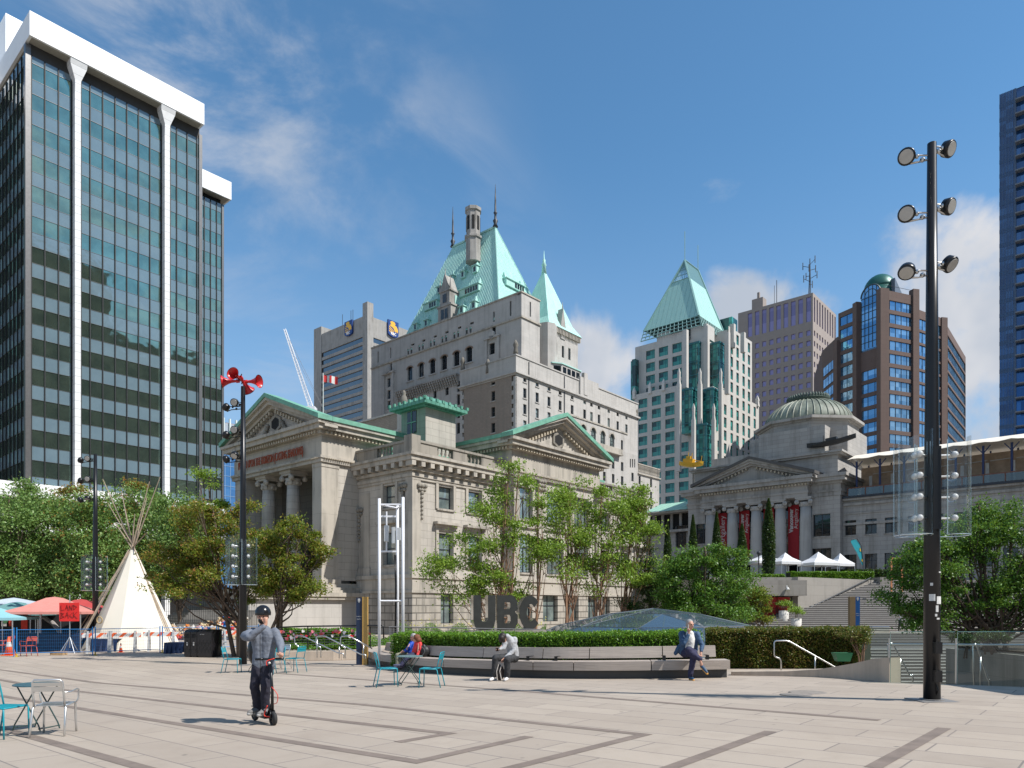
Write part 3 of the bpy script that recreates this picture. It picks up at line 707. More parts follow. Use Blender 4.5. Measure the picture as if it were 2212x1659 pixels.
def courthouse():
 L = Loc(891, 55); g = L.root('courthouse', 'pale stone courthouse with columned portico, two pediments and green roof edges in the centre', 'courthouse')
 G = -1.3; z1, z2 = 4.03, 2.83; zc = 13.27; zb = 14.4; y1 = L.fy(775); P = L.fx(695, y1); y2 = y1 + 13.6
 xa, xb = 10.4, 23.7; xe = 34.1; ydp = 27.
 ze = 16.15; zp = 19.0          # eaves and peak of the two high gabled blocks
 WS = WinSet(g, 70)
 mats = (FRAMED, BLINDGL); matd = (FRAMED, DARKGL)
 def wz(a, b, x, y=0): return L.fz(b, x, y), L.fz(a, x, y) - L.fz(b, x, y)
 u_z, u_h = wz(1051.6, 1099.6, 3.4); m_z, m_h = 4.95, 2.55; b_z, b_h = .3, 2.4
 ops0 = []; wx = []
 xs0 = [L.fx(946), L.fx(1010)]; ww = 1.62
 for x in xs0: wx.append(x)
 for x in (25.3, 28.9, 32.2): wx.append(x)
 for x in wx: ops0 += [(x, u_z, ww, u_h), (x, m_z, ww, m_h), (x + .1, b_z, 1.4, b_h)]
 mb = MB(); wall(mb, 'x', 0, 0, xa, z1, zc - 1.4, [o for o in ops0 if o[0] < xa and o[1] > z1], .35); wall(mb, 'x', 0, xb, xe, z1, zc - 1.4, [o for o in ops0 if o[0] > xb and o[1] > z1], .35)
 yl = L.fy(822) ; yo = [(L.fy(855.5), u_z, 1.5, u_h), (L.fy(855.5), m_z, 1.5, m_h)]
 wall(mb, 'y', 0, 0, y1, z1, zc - 1.4, yo, .35)
 mb.box(.5, xe - .1, .5, ydp, G, zc - .2); mb.quad((xe, 0, G), (xe, ydp, G), (xe, ydp, zc - 1), (xe, 0, zc - 1))
 mb.build('wall', STONE, g)
 for o in ops0:
  if o[1] > z1: WS.add('x', 0, *o, 'sash', mats if o[1] > 8 else (FRAMED, BLINDGL if random.random() < .6 else DARKGL), .3, TRIM)
 for o in yo: WS.add('y', 0, *o, 'sash', mats, .3, TRIM)
 RUST = blocks('rusticated_basement_stone', (.44, .40, .345), (.40, .365, .31), (.07, .065, .055), 1.9, .575, .05, stain=.8, bump=.7)
 mb = MB(); bo = [o for o in ops0 if o[1] < z1]; e = -.22
 wall(mb, 'x', e, e, xa, G, z2, [o for o in bo if o[0] < xa], .4); wall(mb, 'x', e, xb, xe, G, z2, [o for o in bo if o[0] > xb], .4)
 sg = (L.fy(838, e), G + .2, L.fy(818, e) - L.fy(838, e), 2.1)
 wall(mb, 'y', e, e, y1, G, z2, [], .4)
 mb.build2('basement_wall', RUST, g, 17)
 for o in bo: WS.add('x', e, *o, 'double', (FRAMED, BLINDGL if random.random() < .55 else DARKGL), .38)
 t = MB()
 for x0, x1 in ((0, xa), (xb, xe)):
  t.box(x0 - (.35 if x0 == 0 else 0), x1, -.35, .4, z1 - .2, z1 + .12); t.box(x0 - (.24 if x0 == 0 else 0), x1, -.24, .4, z2 + .08, z1 - .2); t.box(x0 - (.34 if x0 == 0 else 0), x1, -.34, .4, z2 - .12, z2 + .08)
  s = .0 if x0 == 0 else 0
  t.box(x0 - (.12 if x0 == 0 else 0), x1, -.12, .4, zc - 1.88, zc - 1.66); t.box(x0 - (.2 if x0 == 0 else 0), x1, -.2, .4, zc - 1.66, zc - 1.42)
  t.box(x0 - (.06 if x0 == 0 else 0), x1, -.06, .4, zc - 1.42, zc - 1.2)
  t.box(x0 - (.28 if x0 == 0 else 0), x1, -.28, .4, zc - 1.2, zc - .95)
  t.box(x0 - (.8 if x0 == 0 else 0), x1, -.8, .4, zc - .55, zc - .2); t.box(x0 - (.95 if x0 == 0 else 0), x1, -.95, .4, zc - .2, zc)
 for (o0, q0, q1) in ((.35, z1 - .2, z1 + .12), (.24, z2 + .08, z1 - .2), (.34, z2 - .12, z2 + .08), (.12, zc - 1.88, zc - 1.66), (.2, zc - 1.66, zc - 1.42), (.06, zc - 1.42, zc - 1.2), (.28, zc - 1.2, zc - .95), (.8, zc - .55, zc - .2), (.95, zc - .2, zc)):
  t.box(-o0, .4, .402, y1 - .02, q0 + .002, q1 - .002)
 t.build2('moulding', TRIM, g, 17)
 md = MB()
 for x0, x1 in ((-.5, xa - .2), (xb + .4, xe)):
  n = int((x1 - x0) / .95)
  for i in range(n + 1): x = x0 + i * .95; md.box(x - .2, x + .2, -.76, -.02, zc - .95, zc - .56)
 for i in range(7): y = .5 + i * .95; md.box(-.76, -.02, y - .2, y + .2, zc - .95, zc - .56)
 md.build('modillions', TRIM, g, kind='stuff')
 bl = MB()
 def rail(ax, c, u0, u1, panels):
  B_ = (lambda a, b, d0, d1, q0, q1: bl.box(a, b, c + d0, c + d1, q0, q1)) if ax == 'x' else (lambda a, b, d0, d1, q0, q1: bl.box(c + d0, c + d1, a, b, q0, q1))
  B_(u0, u1, -.05, .45, zc + .002, zc + .22); B_(u0, u1, -.08, .48, zb - .18, zb)
  prev = u0
  for a, b in panels + [(u1, u1)]:
   if a > prev: B_(prev, a, 0, .4, zc + .22, zb - .18)
   if b > a: baluster_panel(bl, ax, c + .2, a, b, zc + .22, zb - .18)
   prev = b
 rail('x', -.3, -.4, xa - .1, [(L.fx(945, -.3), L.fx(979, -.3)), (L.fx(1009, -.3), L.fx(1040, -.3))])
 rail('x', -.3, xb + .3, xe, [(25.2, 27.2), (28.8, 30.8)])
 rail('y', -.3, .12, y1, [(L.fy(849, -.3), L.fy(814, -.3))])
 bl.box(-.55, .35, -.55, .35, zc + .003, zb + .28)
 bl.build2('balustrade', GRIMY2, g, 17)
 pl = MB(); pl.box(-.1, .75, -.1, .75, z1 + .12, zc - 1.88)
 pl.box(-.06, .3, y1 - 1.5, y1 - .05, z1 + .12, zc - 2.4); pl.box(-.16, .3, y1 - 1.6, y1 - .04, z1 + .12, z1 + .75)
 pl.build('pilaster', TRIM, g)
 ga = MB(); garland(ga, 'x', -.02, L.fx(909), zc - 2.3); garland(ga, 'y', -.02, L.fy(873), zc - 2.3, 2.0); garland(ga, 'y', -.02, L.fy(778.5) , zc - 3.7, 2.6); garland(ga, 'x', 0, xa - .9, zc - 2.3)
 ga.build('garland', GRIMY2, g)
 ar = MB()
 for x in wx:
  for (z, h) in ((u_z, u_h), (m_z, m_h)):
   ar.box(x - .28, x - .003, -.12, .2, z - .05, z + h + .2); ar.box(x + ww + .003, x + ww + .28, -.12, .2, z - .05, z + h + .2); ar.box(x - .28, x + ww + .28, -.13, .2, z + h + .2, z + h + .42)
  ar.box(x - .5, x + ww + .5, -.5, .1, m_z + m_h + .65, m_z + m_h + .85); ar.box(x - .35, x + ww + .35, -.2, .1, m_z + m_h + .42, m_z + m_h + .65)
 for (y, z, w_, h) in yo:
  ar.box(-.12, .2, y - .28, y - .003, z - .05, z + h + .2); ar.box(-.12, .2, y + w_ + .003, y + w_ + .28, z - .05, z + h + .2); ar.box(-.13, .2, y - .28, y + w_ + .28, z + h + .2, z + h + .42)
 y_, _, w_, _ = yo[1]; ar.box(-.5, .1, y_ - .5, y_ + w_ + .5, m_z + m_h + .65, m_z + m_h + .85)
 ar.build2('window_surround', TRIM, g, 17)
 # -------- the high gabled block with the portico on its short side
 yc = (y1 + y2) / 2; mb = MB(); pz = 3.15    # pz: floor of the portico
 zt = ze - 1.35
 mb.box(P, 7.5, y1, y1 + 1.2, pz + .6, zt)         # right-hand wing wall of the portico (sunlit)
 mb.box(P, 1.5, y2 - 1.9, y2, pz + .6, zt); mb.box(P + 3.6, xe, y1 + 1.2, y2 - .01, G, zt)
 mb.box(7.5, xe, y1 + .02, y1 + 1.2, zc - .2, zt)
 mb.box(P, xe, y1 + .01, y2 - .01, zt, ze - .9)
 mb.build('portico_wall', STONE, g)
 t = MB()
 for (o0, q0, q1) in ((.10, pz + .02, pz + .35), (.22, zt - 1.75, zt - 1.45), (.3, zt - 1.45, zt - 1.25), (.06, zt - 1.25, zt - .02), (.35, ze - .9, ze - .62), (.75, ze - .62, ze - .25), (.95, ze - .25, ze)):
  t.box(P - o0, xe, y1 - o0, y2 + o0, q0, q1)
 t.box(P - .12, P + 1.75, y1 - .12, y1 + 1.2, pz + .35, pz + .7)
 t.box(P - .1, P + 1.6, y1 - .1, y1 + 1.2, zt - 2.1, zt - 1.76)
 t.box(P - .06, P + 1.5, y1 - .06, y1 + 1.2, pz + .7, zt - 2.1)
 t.build('entablature', TRIM, g)
 d = MB(); dentils(d, 'y', P - .35, y1, y2, ze - .92); dentils(d, 'x', y1 - .35, P, L.fx(870, y1) + 2, ze - .92); dentils(d, 'y', P - .3, y1, y2, zt - 1.5, .09, .08, .1, .2); dentils(d, 'x', y1 - .3, P, 2, zt - 1.5, .09, .08, .1, .2)
 dd = MB(); rake_dentils(dd, 'y', P, y1, y2, ze + .05, zp)
 d.v and d.build('dentil_course', DENT, g, kind='stuff'); dd.build('raking_dentils', DENT, g, kind='stuff')
 t = MB(); gable(t, 'y', P, y1, y2, ze + .12, zp, .95, 1.2); t.build('raking_cornice', TRIM, g)
 t = MB(); t.extr([(P + .12, y1 + .2, ze - .05), (P + .12, yc, zp - .3), (P + .12, y2 - .2, ze - .05)], (.4, 0, 0)); t.build('tympanum', STONE, g)
 t = MB(); oc = [(P - .02, yc + .95 * math.cos(k * math.pi / 3 + .52), ze + 1.05 + .8 * math.sin(k * math.pi / 3 + .52)) for k in range(6)]; t.extr(oc, (.2, 0, 0)); fo = t.build('oculus_frame', GRIMY2, g)
 t = MB(); oc = [(P - .03, yc + .66 * math.cos(k * math.pi / 3 + .52), ze + 1.05 + .55 * math.sin(k * math.pi / 3 + .52)) for k in range(6)]; t.extr(oc, (.15, 0, 0)); t.build('oculus', VOID, fo)
 t = MB(); t.smooth = True
 for s in (-1, 1):
  for k in range(4): t.ball((P - .08, yc + s * (1.15 + .16 * k), ze + 1.0 - k * .22), .2, 7, 5)
 t.build('carved_scroll', GRIMY2, g)
 r_ = MB(); ov = 1.05; th = .28
 r_.box(P + .3, xe + .5, y1 - ov, y1 - .3, ze + .004, ze + .36); r_.box(P + .3, xe + .5, y1 - .3, y2 + ov, ze + .004, ze + .3)
 for (ya, yb) in ((y1 - ov, yc), (y2 + ov, yc)):
  za = ze; r_.add([(P - ov, ya, za + .004), (P + .28, ya, za + .004), (P + .28, yb, zp + .25), (P - ov, yb, zp + .25), (P - ov, ya, za + .37), (P + .28, ya, za + .37), (P + .28, yb, zp + .6), (P - ov, yb, zp + .6)], [(0, 3, 2, 1), (4, 5, 6, 7), (0, 1, 5, 4), (1, 2, 6, 5), (2, 3, 7, 6), (3, 0, 4, 7)])
 r_.build('roof', GREENTRIM, g)
 RED = plain('rust_red_letters', (.30, .055, .015), .6)
 words = 'PLACED UPON THE HORIZON (CASTING SHADOWS)'
 frz = zt - .62; ya, yb = y2 - 1.2, y1 + 2.1
 o = text(words, .98, RED, g, (P - .34, (ya + yb) / 2, frz), FACEY, 'frieze_lettering', .03, .0); bpy.context.view_layer.update(); o.scale.x = (ya - yb) / o.dimensions.x
 zcol0, zcol1 = pz + .75, zt - 1.75
 cys = [L.fy(v, P + .9) for v in (636, 580, 537, 0)][:3] + [y2 - 2.3]
 cys = [y1 + 1.9 + (y2 - y1 - 3.8) * k / 4 for k in (0, 1, 2, 3, 4)][1:4]
 cys = [L.fy(634, P + .9), L.fy(580.5, P + .9), L.fy(537, P + .9)]
 for y in cys: column(g, P + .9, y, zcol0, zcol1, .62, STONE)
 t = MB()
 for i, y in enumerate((2, 5, 8)): pass
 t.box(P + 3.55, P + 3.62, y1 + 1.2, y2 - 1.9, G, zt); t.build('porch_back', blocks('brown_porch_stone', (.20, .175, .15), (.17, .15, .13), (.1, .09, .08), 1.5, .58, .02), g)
 t = MB()
 for y in (L.fy(660, P + 3.5), L.fy(608, P + 3.5)): t.box(P + 3.35, P + 3.5, y - .8, y + .8, pz + .6, pz + 4.6)
 t.build('door', plain('dark_bronze_door', (.03, .025, .02), .5), g)
 px = P - .4; pd = MB()
 x9, y9 = L.fx(757, y1 - 1.4), y1 - 1.4
 pd.box(P - 1.0, 1.0, y1 - .5, y1 + 1.4, pz - .7, pz + .02)
 pd.build('plinth', TRIM, g)
 pb = MB(); ya_ = y1 - .6; X0, X1 = P - 6.5, -.6
 pb.box(X0, X1, ya_, ya_ + 4.2, G, pz - .95); pb.build('stair_pedestal', blocks('pale_pedestal_stone', (.50, .475, .44), (.46, .44, .41), (.34, .32, .3), 1.5, .8, .012, stain=.25), g)
 pb = MB(); pb.box(X0 - .3, X1 + .3, ya_ - .3, ya_ + 4.5, pz - .95, pz - .72); pb.box(X0 - .42, X1 + .42, ya_ - .42, ya_ + 4.6, pz - .72, pz - .4); pb.box(X0 - .1, X1 + .1, ya_ - .1, ya_ + 4.3, pz - .4, pz - .2); pb.build('pedestal_cornice', TRIM, g)
 st = MB()
 for i in range(14):
  st.box(P - 1.0 - .42 * (i + 1), P - 1.0 - .42 * i, ya_ + 4.3, y2 + 1, G, pz - .2 - i * .2)
 st.box(P - 1.0, P + 4, ya_ + 4.3, y2 + .6, G, pz); st.build('portico_steps', CONC, g)
 # -------- the second pediment, on the long side
 e = -1.0; mb = MB(); wo = []
 cols_v = [(1139, 1167), (1203, 1236), (1262, 1283)]
 for (va, vb) in ((1120.5, 1150), (1181, 1217), (1241, 1269)):
  xx0, xx1 = L.fx(va, e), L.fx(vb, e); wo += [(xx0, 8.6, xx1 - xx0, 3.0), (xx0, 4.6, xx1 - xx0, 3.1)]
 xg = [11.2, 14.9, 18.0, 21.6]
 wo = []
 for va, vb in ((1122, 1151), (1181.5, 1217), (1240.5, 1270)):
  a, b = L.fx(va, e), L.fx(vb, e); wo += [(a, 9.35, b - a, 2.85), (a, 4.65, b - a, 3.35)]
 wall(mb, 'x', e, xa, xb, z1, zt - 1.4, wo, .4)
 mb.quad((xa, e, z1), (xa, y1, z1), (xa, y1, zt), (xa, e, zt)); mb.quad((xb, e, G), (xb, y1, G), (xb, y1, zt), (xb, e, zt))
 mb.box(xa + .02, xb - .02, e + .6, y1 + 3, zc - .5, zt)
 mb.build('centre_wall', STONE, g)
 for o in wo: WS.add('x', e, *o, 'big', (FRAMED, BLINDGL), .38, TRIM)
 bo = []
 for va, vb in ((1118, 1150), (1173, 1205), (1221, 1250), (1270, 1291)):
  a, b = L.fx(va, e - .25), L.fx(vb, e - .25); bo.append((a, .3, b - a, 2.4))
 mb = MB(); wall(mb, 'x', e - .25, xa - .2, xb + .2, G, z2, bo, .45); mb.quad((xa - .2, e - .25, G), (xa - .2, 0, G), (xa - .2, 0, z2), (xa - .2, e - .25, z2)); mb.build('centre_basement_wall', RUST, g)
 for o in bo: WS.add('x', e - .25, *o, 'double', (FRAMED, BLINDGL), .4)
 t = MB()
 for (o0, q0, q1) in ((.35, z1 - .2, z1 + .12), (.24, z2 + .08, z1 - .2), (.34, z2 - .12, z2 + .08), (.2, 8.6, 8.8)): t.box(xa - o0 * (1 if q0 < 5 else 0), xb + o0 * (1 if q0 < 5 else 0), e - o0, .5, q0, q1)
 for (o0, q0, q1) in ((.22, zt - 1.75, zt - 1.45), (.3, zt - 1.45, zt - 1.25), (.06, zt - 1.25, zt - .02), (.0, zt - .02, ze - .9), (.35, ze - .9, ze - .62), (.75, ze - .62, ze - .25), (.95, ze - .25, ze)):
  t.box(xa - o0, xb + o0, e - o0, y1 - 1.0, q0 + .003, q1 + .003)
 for x in (xa + .05, L.fx(1160, e), L.fx(1226, e), xb - .75): t.box(x, x + .75, e - .22, e + .1, z1 + .12, zt - 1.76)
 t.build('centre_entablature', TRIM, g)
 cp = MB(); cp.smooth = True
 for x in (xa + .4, L.fx(1160, e) + .37, L.fx(1226, e) + .37, xb - .38):
  for dx in (-.35, 0, .35):
   for dz in (0, .35, .7): cp.ball((x + dx, e - .3, zt - 2.6 + dz), .2, 7, 5)
 cp.build('pilaster_capital', GRIMY2, g)
 d = MB(); dentils(d, 'x', e - .35, xa, xb, ze - .92); dentils(d, 'y', xa - .35, e, 6, ze - .92); dentils(d, 'x', e - .3, xa, xb, zt - 1.5, .09, .08, .1, .2); rake_dentils(d, 'x', e, xa, xb, ze + .05, zp)
 d.build('centre_dentils', DENT, g, kind='stuff')
 t = MB(); gable(t, 'x', e, xa, xb, ze + .12, zp, .95, 1.2); t.build('centre_raking_cornice', TRIM, g)
 xm = (xa + xb) / 2
 t = MB(); t.extr([(xa + .2, e + .12, ze - .05), (xm, e + .12, zp - .3), (xb - .2, e + .12, ze - .05)], (0, .4, 0)); t.build('centre_tympanum', STONE, g)
 t = MB(); t.extr([(xm + .95 * math.cos(k * math.pi / 3 + .52), e - .02, ze + 1.05 + .8 * math.sin(k * math.pi / 3 + .52)) for k in range(6)], (0, .2, 0)); fo = t.build('oculus_frame', GRIMY2, g)
 t = MB(); t.extr([(xm + .66 * math.cos(k * math.pi / 3 + .52), e - .04, ze + 1.05 + .55 * math.sin(k * math.pi / 3 + .52)) for k in range(6)], (0, .15, 0)); t.build('oculus', VOID, fo)
 r_ = MB(); r_.box(xa - ov, xb + ov, e + .3, y1 - 1.1, ze + .01, ze + .34)
 for (a, b) in ((xa - ov, xm), (xb + ov, xm)):
  ye = e + .28; za = ze + .01; r_.add([(a, e - ov, za), (b, e - ov, zp + .25), (b, ye, zp + .25), (a, ye, za), (a, e - ov, za + .37), (b, e - ov, zp + .6), (b, ye, zp + .6), (a, ye, za + .37)], [(0, 3, 2, 1), (4, 5, 6, 7), (0, 1, 5, 4), (1, 2, 6, 5), (2, 3, 7, 6), (3, 0, 4, 7)])
 r_.build('centre_roof', GREENTRIM, g)
 t = MB(); t.box(.4, xa, .4, y1, zc - .3, zc + .06); t.box(.4, xa, 2.9, 3.3, zc + .06, zb + .1); t.build('flat_roof', GREENTRIM, g)
 ty = 3.6; tx0, tx1 = L.fx(919, ty), L.fx(984, ty); ty2 = L.fy(867, tx0); tz = L.fz(879, tx0, ty)
 m = MB(); m.box(tx0 + .02, tx1, ty, ty2, zc, tz); tw = m.build('stair_tower', STONE, g)
 m = MB(); wall(m, 'y', tx0, ty, ty2, zc, tz, [(L.fy(900, tx0), L.fz(930, tx0, ty), 1.15, 1.9)], .015); m.build('stained_side', TEALST, tw)
 m = MB(); yw = L.fy(900, tx0); m.box(tx0 - .06, tx0 - .02, yw, yw + 1.15, L.fz(930, tx0, ty), L.fz(930, tx0, ty) + 1.9)
 m.build('tower_window', DARKGL, tw)
 m = MB(); m.box(tx0 - .12, tx0 - .065, yw + .54, yw + .6, L.fz(930, tx0, ty), L.fz(930, tx0, ty) + 1.9); m.box(tx0 - .12, tx0 - .065, yw, yw + 1.15, L.fz(930, tx0, ty) + .9, L.fz(930, tx0, ty) + .98); m.build('window_bars', GREENTRIM, tw)
 m = MB(); o = .75; a0, a1, b0, b1 = tx0 - o, tx1 + o, ty - o, ty2 + o
 m.box(a0 + .35, a1 - .35, b0 + .35, b1 - .35, tz, tz + .14); m.box(a0, a1, b0, b1, tz + .14, tz + .42)
 xm2, ym2 = (a0 + a1) / 2, (b0 + b1) / 2
 v = [(a0 + .1, b0 + .1, tz + .42), (a1 - .1, b0 + .1, tz + .42), (a1 - .1, b1 - .1, tz + .42), (a0 + .1, b1 - .1, tz + .42), (a0 + 1.3, b0 + 1.3, tz + 1.15), (a1 - 1.3, b0 + 1.3, tz + 1.15), (a1 - 1.3, b1 - 1.3, tz + 1.15), (a0 + 1.3, b1 - 1.3, tz + 1.15)]
 m.add(v, [(4, 5, 6, 7), (0, 1, 5, 4), (1, 2, 6, 5), (2, 3, 7, 6), (3, 0, 4, 7)])
 n = 7
 for i in range(n + 1):
  x = a0 + (a1 - a0) * i / n; m.box(x - .12, x + .12, b0 - .04, b0 + .12, tz + .42, tz + .68); y = b0 + (b1 - b0) * i / n; m.box(a0 - .04, a0 + .12, y - .12, y + .12, tz + .42, tz + .68)
 m.build('copper_hat', COPPERD, tw)
 bx = L.fx(828, 24) ; m = MB()
 zz = L.fz(892, *(L.fx(872 - 0, 20), 20));
 WS.done()
GRIMY2 = blocks('weathered_ledge_stone', (.34, .31, .26), (.29, .26, .22), (.2, .18, .15), 1.2, 9, .02, stain=1.2)
courthouse()
def brick_annex():
 L = Loc(871.5, 88); g = L.root('brick_annex', 'low buff brick block with a stone corner figure behind the portico roof', 'building')
 zt = L.fz(885); x1 = L.fx(966.5); y1 = L.fy(813 - 0)
 m = MB(); m.box(0, x1, 0, 12, 0, zt - 2.6); m.box(.02, x1, .02, 12, zt - 2.3, zt - .2); m.build('wall', HBRICK, g)
 m = MB(); m.box(-.25, x1, -.25, 12, zt - 2.6, zt - 2.3); m.box(-.15, x1, -.15, 12, zt - .2, zt); m.box(-.08, 1.1, -.08, 1.1, zt - 5, zt + .25); m.build('stone_band', HSTONE, g)
 m = MB()
 for i in range(6): m.box(3 + i * 3.2, 4.2 + i * 3.2, -.03, .1, zt - 6.5, zt - 4.6)
 m.build('windows', DARKGL, g)
 m = MB(); m.smooth = True; m.lathe([(.5, 0), (.45, .4), (.5, .9), (.36, 1.5), (.2, 1.75), (.26, 2.0), (.12, 2.3)], 10, (.5, .5, zt + .25)); m.build('corner_figure', GRIMY, g)
brick_annex()
# ---------------------------------------------------------------- the big stone hotel with green copper roofs
def hotel():
 L = Loc(1114.4, 120); g = L.root('hotel', 'tall stone hotel with steep pale green copper roofs, towering behind the courthouse', 'hotel')
 hv = lambda x: 777.7 + .3334 * x
 hr = lambda y: 414.8 + .3334 * y
 kv = lambda x: 1209.7 + .1667 * x
 kr = lambda y: 794.9 + .1667 * y
 W = WinSet(g, 99); mw = (FRAMEW, DARKGL); md = (FRAMED, DARKGL)
 yw, xw, zw = 13.1, L.fx(1377.7), 43.8
 # ---- long wing: brick short side, sunlit stone long side
 m = MB(); ops = []; zc0 = 40.5
 yb = L.fy(1065.4);
 for k in range(12): ops.append((yb - .42, zc0 - .85 - 2.72 * k, .84, 1.7))
 wall(m, 'y', 0, .9, yw - .9, 0, zw - 3.6, ops, .3); m.build('brick_wall', HBRICK, g)
 for o in ops: W.add('y', 0, *o, 'sash', md, .25, HSTONE)
 m = MB()
 for k in range(56):
  z = zw - 4.4 - k * .75; e = .9 if k % 2 else .5
  m.box(-.05, .3, .0, e + .0, z, z + .75); m.box(-.05, .3, yw - e, yw, z, z + .75)
 m.build('quoins', HSTONE, g, kind='stuff')
 m = MB(); m.box(.06, xw, .3, yw, zw - 3.4, zw - .06); m.box(.3, xw - .1, .35, yw, 0, zw - 3.4); m.box(-.0, .3, .9, yw, zw - 3.6, zw - 3.4); m.build('wing_core', HBRICK, g)
 m = MB(); cols = [1133.8, 1160.5, 1186, 1210, 1236, 1263, 1277.7, 1294, 1315, 1334.4, 1353.2]; ops = []
 for v in cols:
  x = L.fx(v)
  for k in range(10): ops.append((x - .42, zc0 - .85 - 2.72 * k, .84, 1.7))
 wall(m, 'x', 0, 0, xw, 0, zw - 3.4, ops, .3); m.quad((xw, 0, 0), (xw, yw, 0), (xw, yw, zw), (xw, 0, zw)); m.build('sunlit_wall', HSTONE, g)
 for o in ops: W.add('x', 0, *o, 'sash', md if random.random() < .5 else (FRAMED, BLINDGL), .25, HSTONE)
 m = MB()
 for o0, a, b in ((.12, zw - 3.4, zw - 3.15), (.4, zw - 3.15, zw - 2.85), (.02, zw - 2.85, zw - .2), (.15, zw - .2, zw + .02)):
  m.box(-o0, xw + o0, -o0, .5, a, b); m.box(-o0, .5, .5, yw + o0, a + .002, b - .002)
 x0, x1 = L.fx(kv(245)), L.fx(kv(480)); m.box(x0, x1, -.35, .3, zw - 3.0, zw + .55); m.box(x0 + 1.1, x0 + 2.2, -.45, .2, zw - 2.6, zw + 1.5)
 x0 = L.fx(1174)
 m.build('parapet', HSTONE, g)
 m = MB(); m.smooth = True
 for (x, y, z) in ((.3, .3, zw), (.3, yw - .3, zw), (.2, yw / 2, zw - 1.8), (xw - .3, .2, zw - 3.4)):
  m.lathe([(.4, 0), (.42, .6), (.3, 1.2), (.5, 1.7), (.28, 2.2), (.1, 2.5)], 9, (x, y, z))
 m.build('gargoyle', GRIMY, g)
 m = MB()
 for v in (hv(1092), hv(1322)): x = L.fx(v); m.box(x - .06, x + .06, -.14, -.02, 10, zw - .5)
 m.build('drainpipe', FRAMED, g)
 # ---- the main body set back behind it
 xm, ym = 3.2, 1.5; yE = L.fy(802, xm); zp = L.fz(hr(840), xm, L.fy(hv(525), xm)); zt = 55.8
 fy = lambda x: L.fy(hv(x), xm)
 m = MB(); ops = []; aw = 1.9; arches = []
 for x, y in ((323, 1180), (396, 1155), (469, 1130), (545, 1102), (625, 1078), (707, 1050)):
  yy = fy(x); z = L.fz(hr(y), xm, yy) ; ops.append((yy - .75, z - 1.45, 1.5, 2.9)); arches.append(ops[-1])
 zar = sum(o[1] for o in ops) / 6
 ops = [(o[0], zar, o[2], o[3]) for o in ops]; arches = ops[:]
 for x in (322, 395, 469, 545, 623, 703):
  yy = fy(x); ops += [(yy - .75, zar + 5.0, .5, 1.5), (yy + .25, zar + 5.0, .5, 1.5)]
 for x in (725, 645, 563, 487, 413, 342): yy = fy(x); ops.append((yy - .45, zp - 2.6, .9, .4))
 for y in (1235, 1312, 1380, 1460, 1530): yy = fy(187); ops.append((yy - .5, L.fz(hr(y), xm, yy) - .9, 1.0, 1.8))
 for x, y, w_, h in ((867, 905, .9, 1.9), (855, 1015, 1.3, 2.0), (975, 755, .38, 2.6), (867, 793, .38, 2.6), (200, 1137, .6, 1.7), (117, 1070, .38, 2.3), (198, 1040, .38, 2.3), (485, 1303, .9, 1.9), (563, 1283, .9, 1.9), (637, 1260, .8, 2.0), (342, 1330, .9, 1.9), (637, 1345, .8, 2.0), (637, 1430, .8, 2.0), (637, 1530, .8, 2.0)):
  yy = fy(x); ops.append((yy - w_ / 2, L.fz(hr(y), xm, yy) - h / 2, w_, h))
 wall(m, 'y', xm, ym, yE, 0, zp, ops, .35)
 xr = 8.2; o2 = [(L.fx(hv(1104), ym) - .2, L.fz(hr(760), L.fx(hv(1104), ym), ym) - 1.3, .38, 2.6)]
 wall(m, 'x', ym, xm, xr, 0, zt, o2, .35); m.quad((xr, ym, 0), (xr, 9, 0), (xr, 9, zt), (xr, ym, zt))
 m.box(xm + .5, xr - .1, ym + .5, yE - .5, 0, zp - 1.5); m.box(xr - .1, 22, 7.0, yE - .5, 0, zp - 1.5)
 def steps(pts):
  for (a, b, row, xq) in pts:
   ya, yb_ = sorted((fy(a), fy(b))); z = L.fz(hr(row), xm, fy(xq)); m.box(xm, xm + 1.0, ya, yb_, zp - .01, z)
 tz = lambda row, x: L.fz(hr(row), xm, fy(x))
 ya = fy(1045); m.box(xm, xm + .9, fy(950), ya, zp, zt); m.box(xm, xm + .9, fy(885) + 0, fy(950), zp, zt - .9) if False else None
 for a, b, z in ((1045, 950, zt), (950, 885, zt - 1.1), (885, 840, zt - 1.8), (840, 802, zt - 2.3), (265, 225, zt - 2.2), (225, 160, zt - 1.4), (160, 125, zt - .7), (125, 75, zt)):
  y0, y1 = sorted((fy(a), fy(b))); m.box(xm + .002, xm + .9, y0, y1, zp - .5, z)
 m.box(xm, xr - .01, ym + .002, ym + .9, zp - .5, zt - .002)
 m.build('body_wall', HSTONE, g)
 for o in ops: W.add('y', xm, *o, 'cross' if o in arches else ('sash' if o[2] > .85 else 'bare'), md, .3)
 for o in o2: W.add('x', ym, *o, 'bare', md, .3)
 m = MB()
 zs = L.fz(hr(803), xm, ym)
 for o0, a, b in ((.22, zs - .25, zs + .05), (.15, zp - .18, zp + .04)):
  m.box(xm - o0, xm + .3, ym - o0, yE, a, b)
  m.box(xm + .3, xr + o0 * .5, ym - o0, ym + .3, a + .002, b - .002)
 m.box(xm - .12, xr, ym - .12, ym + .3, zt - .2, zt + .02)
 m.build('string_course', TRIM, g)
 am = MB(); sp = MB()
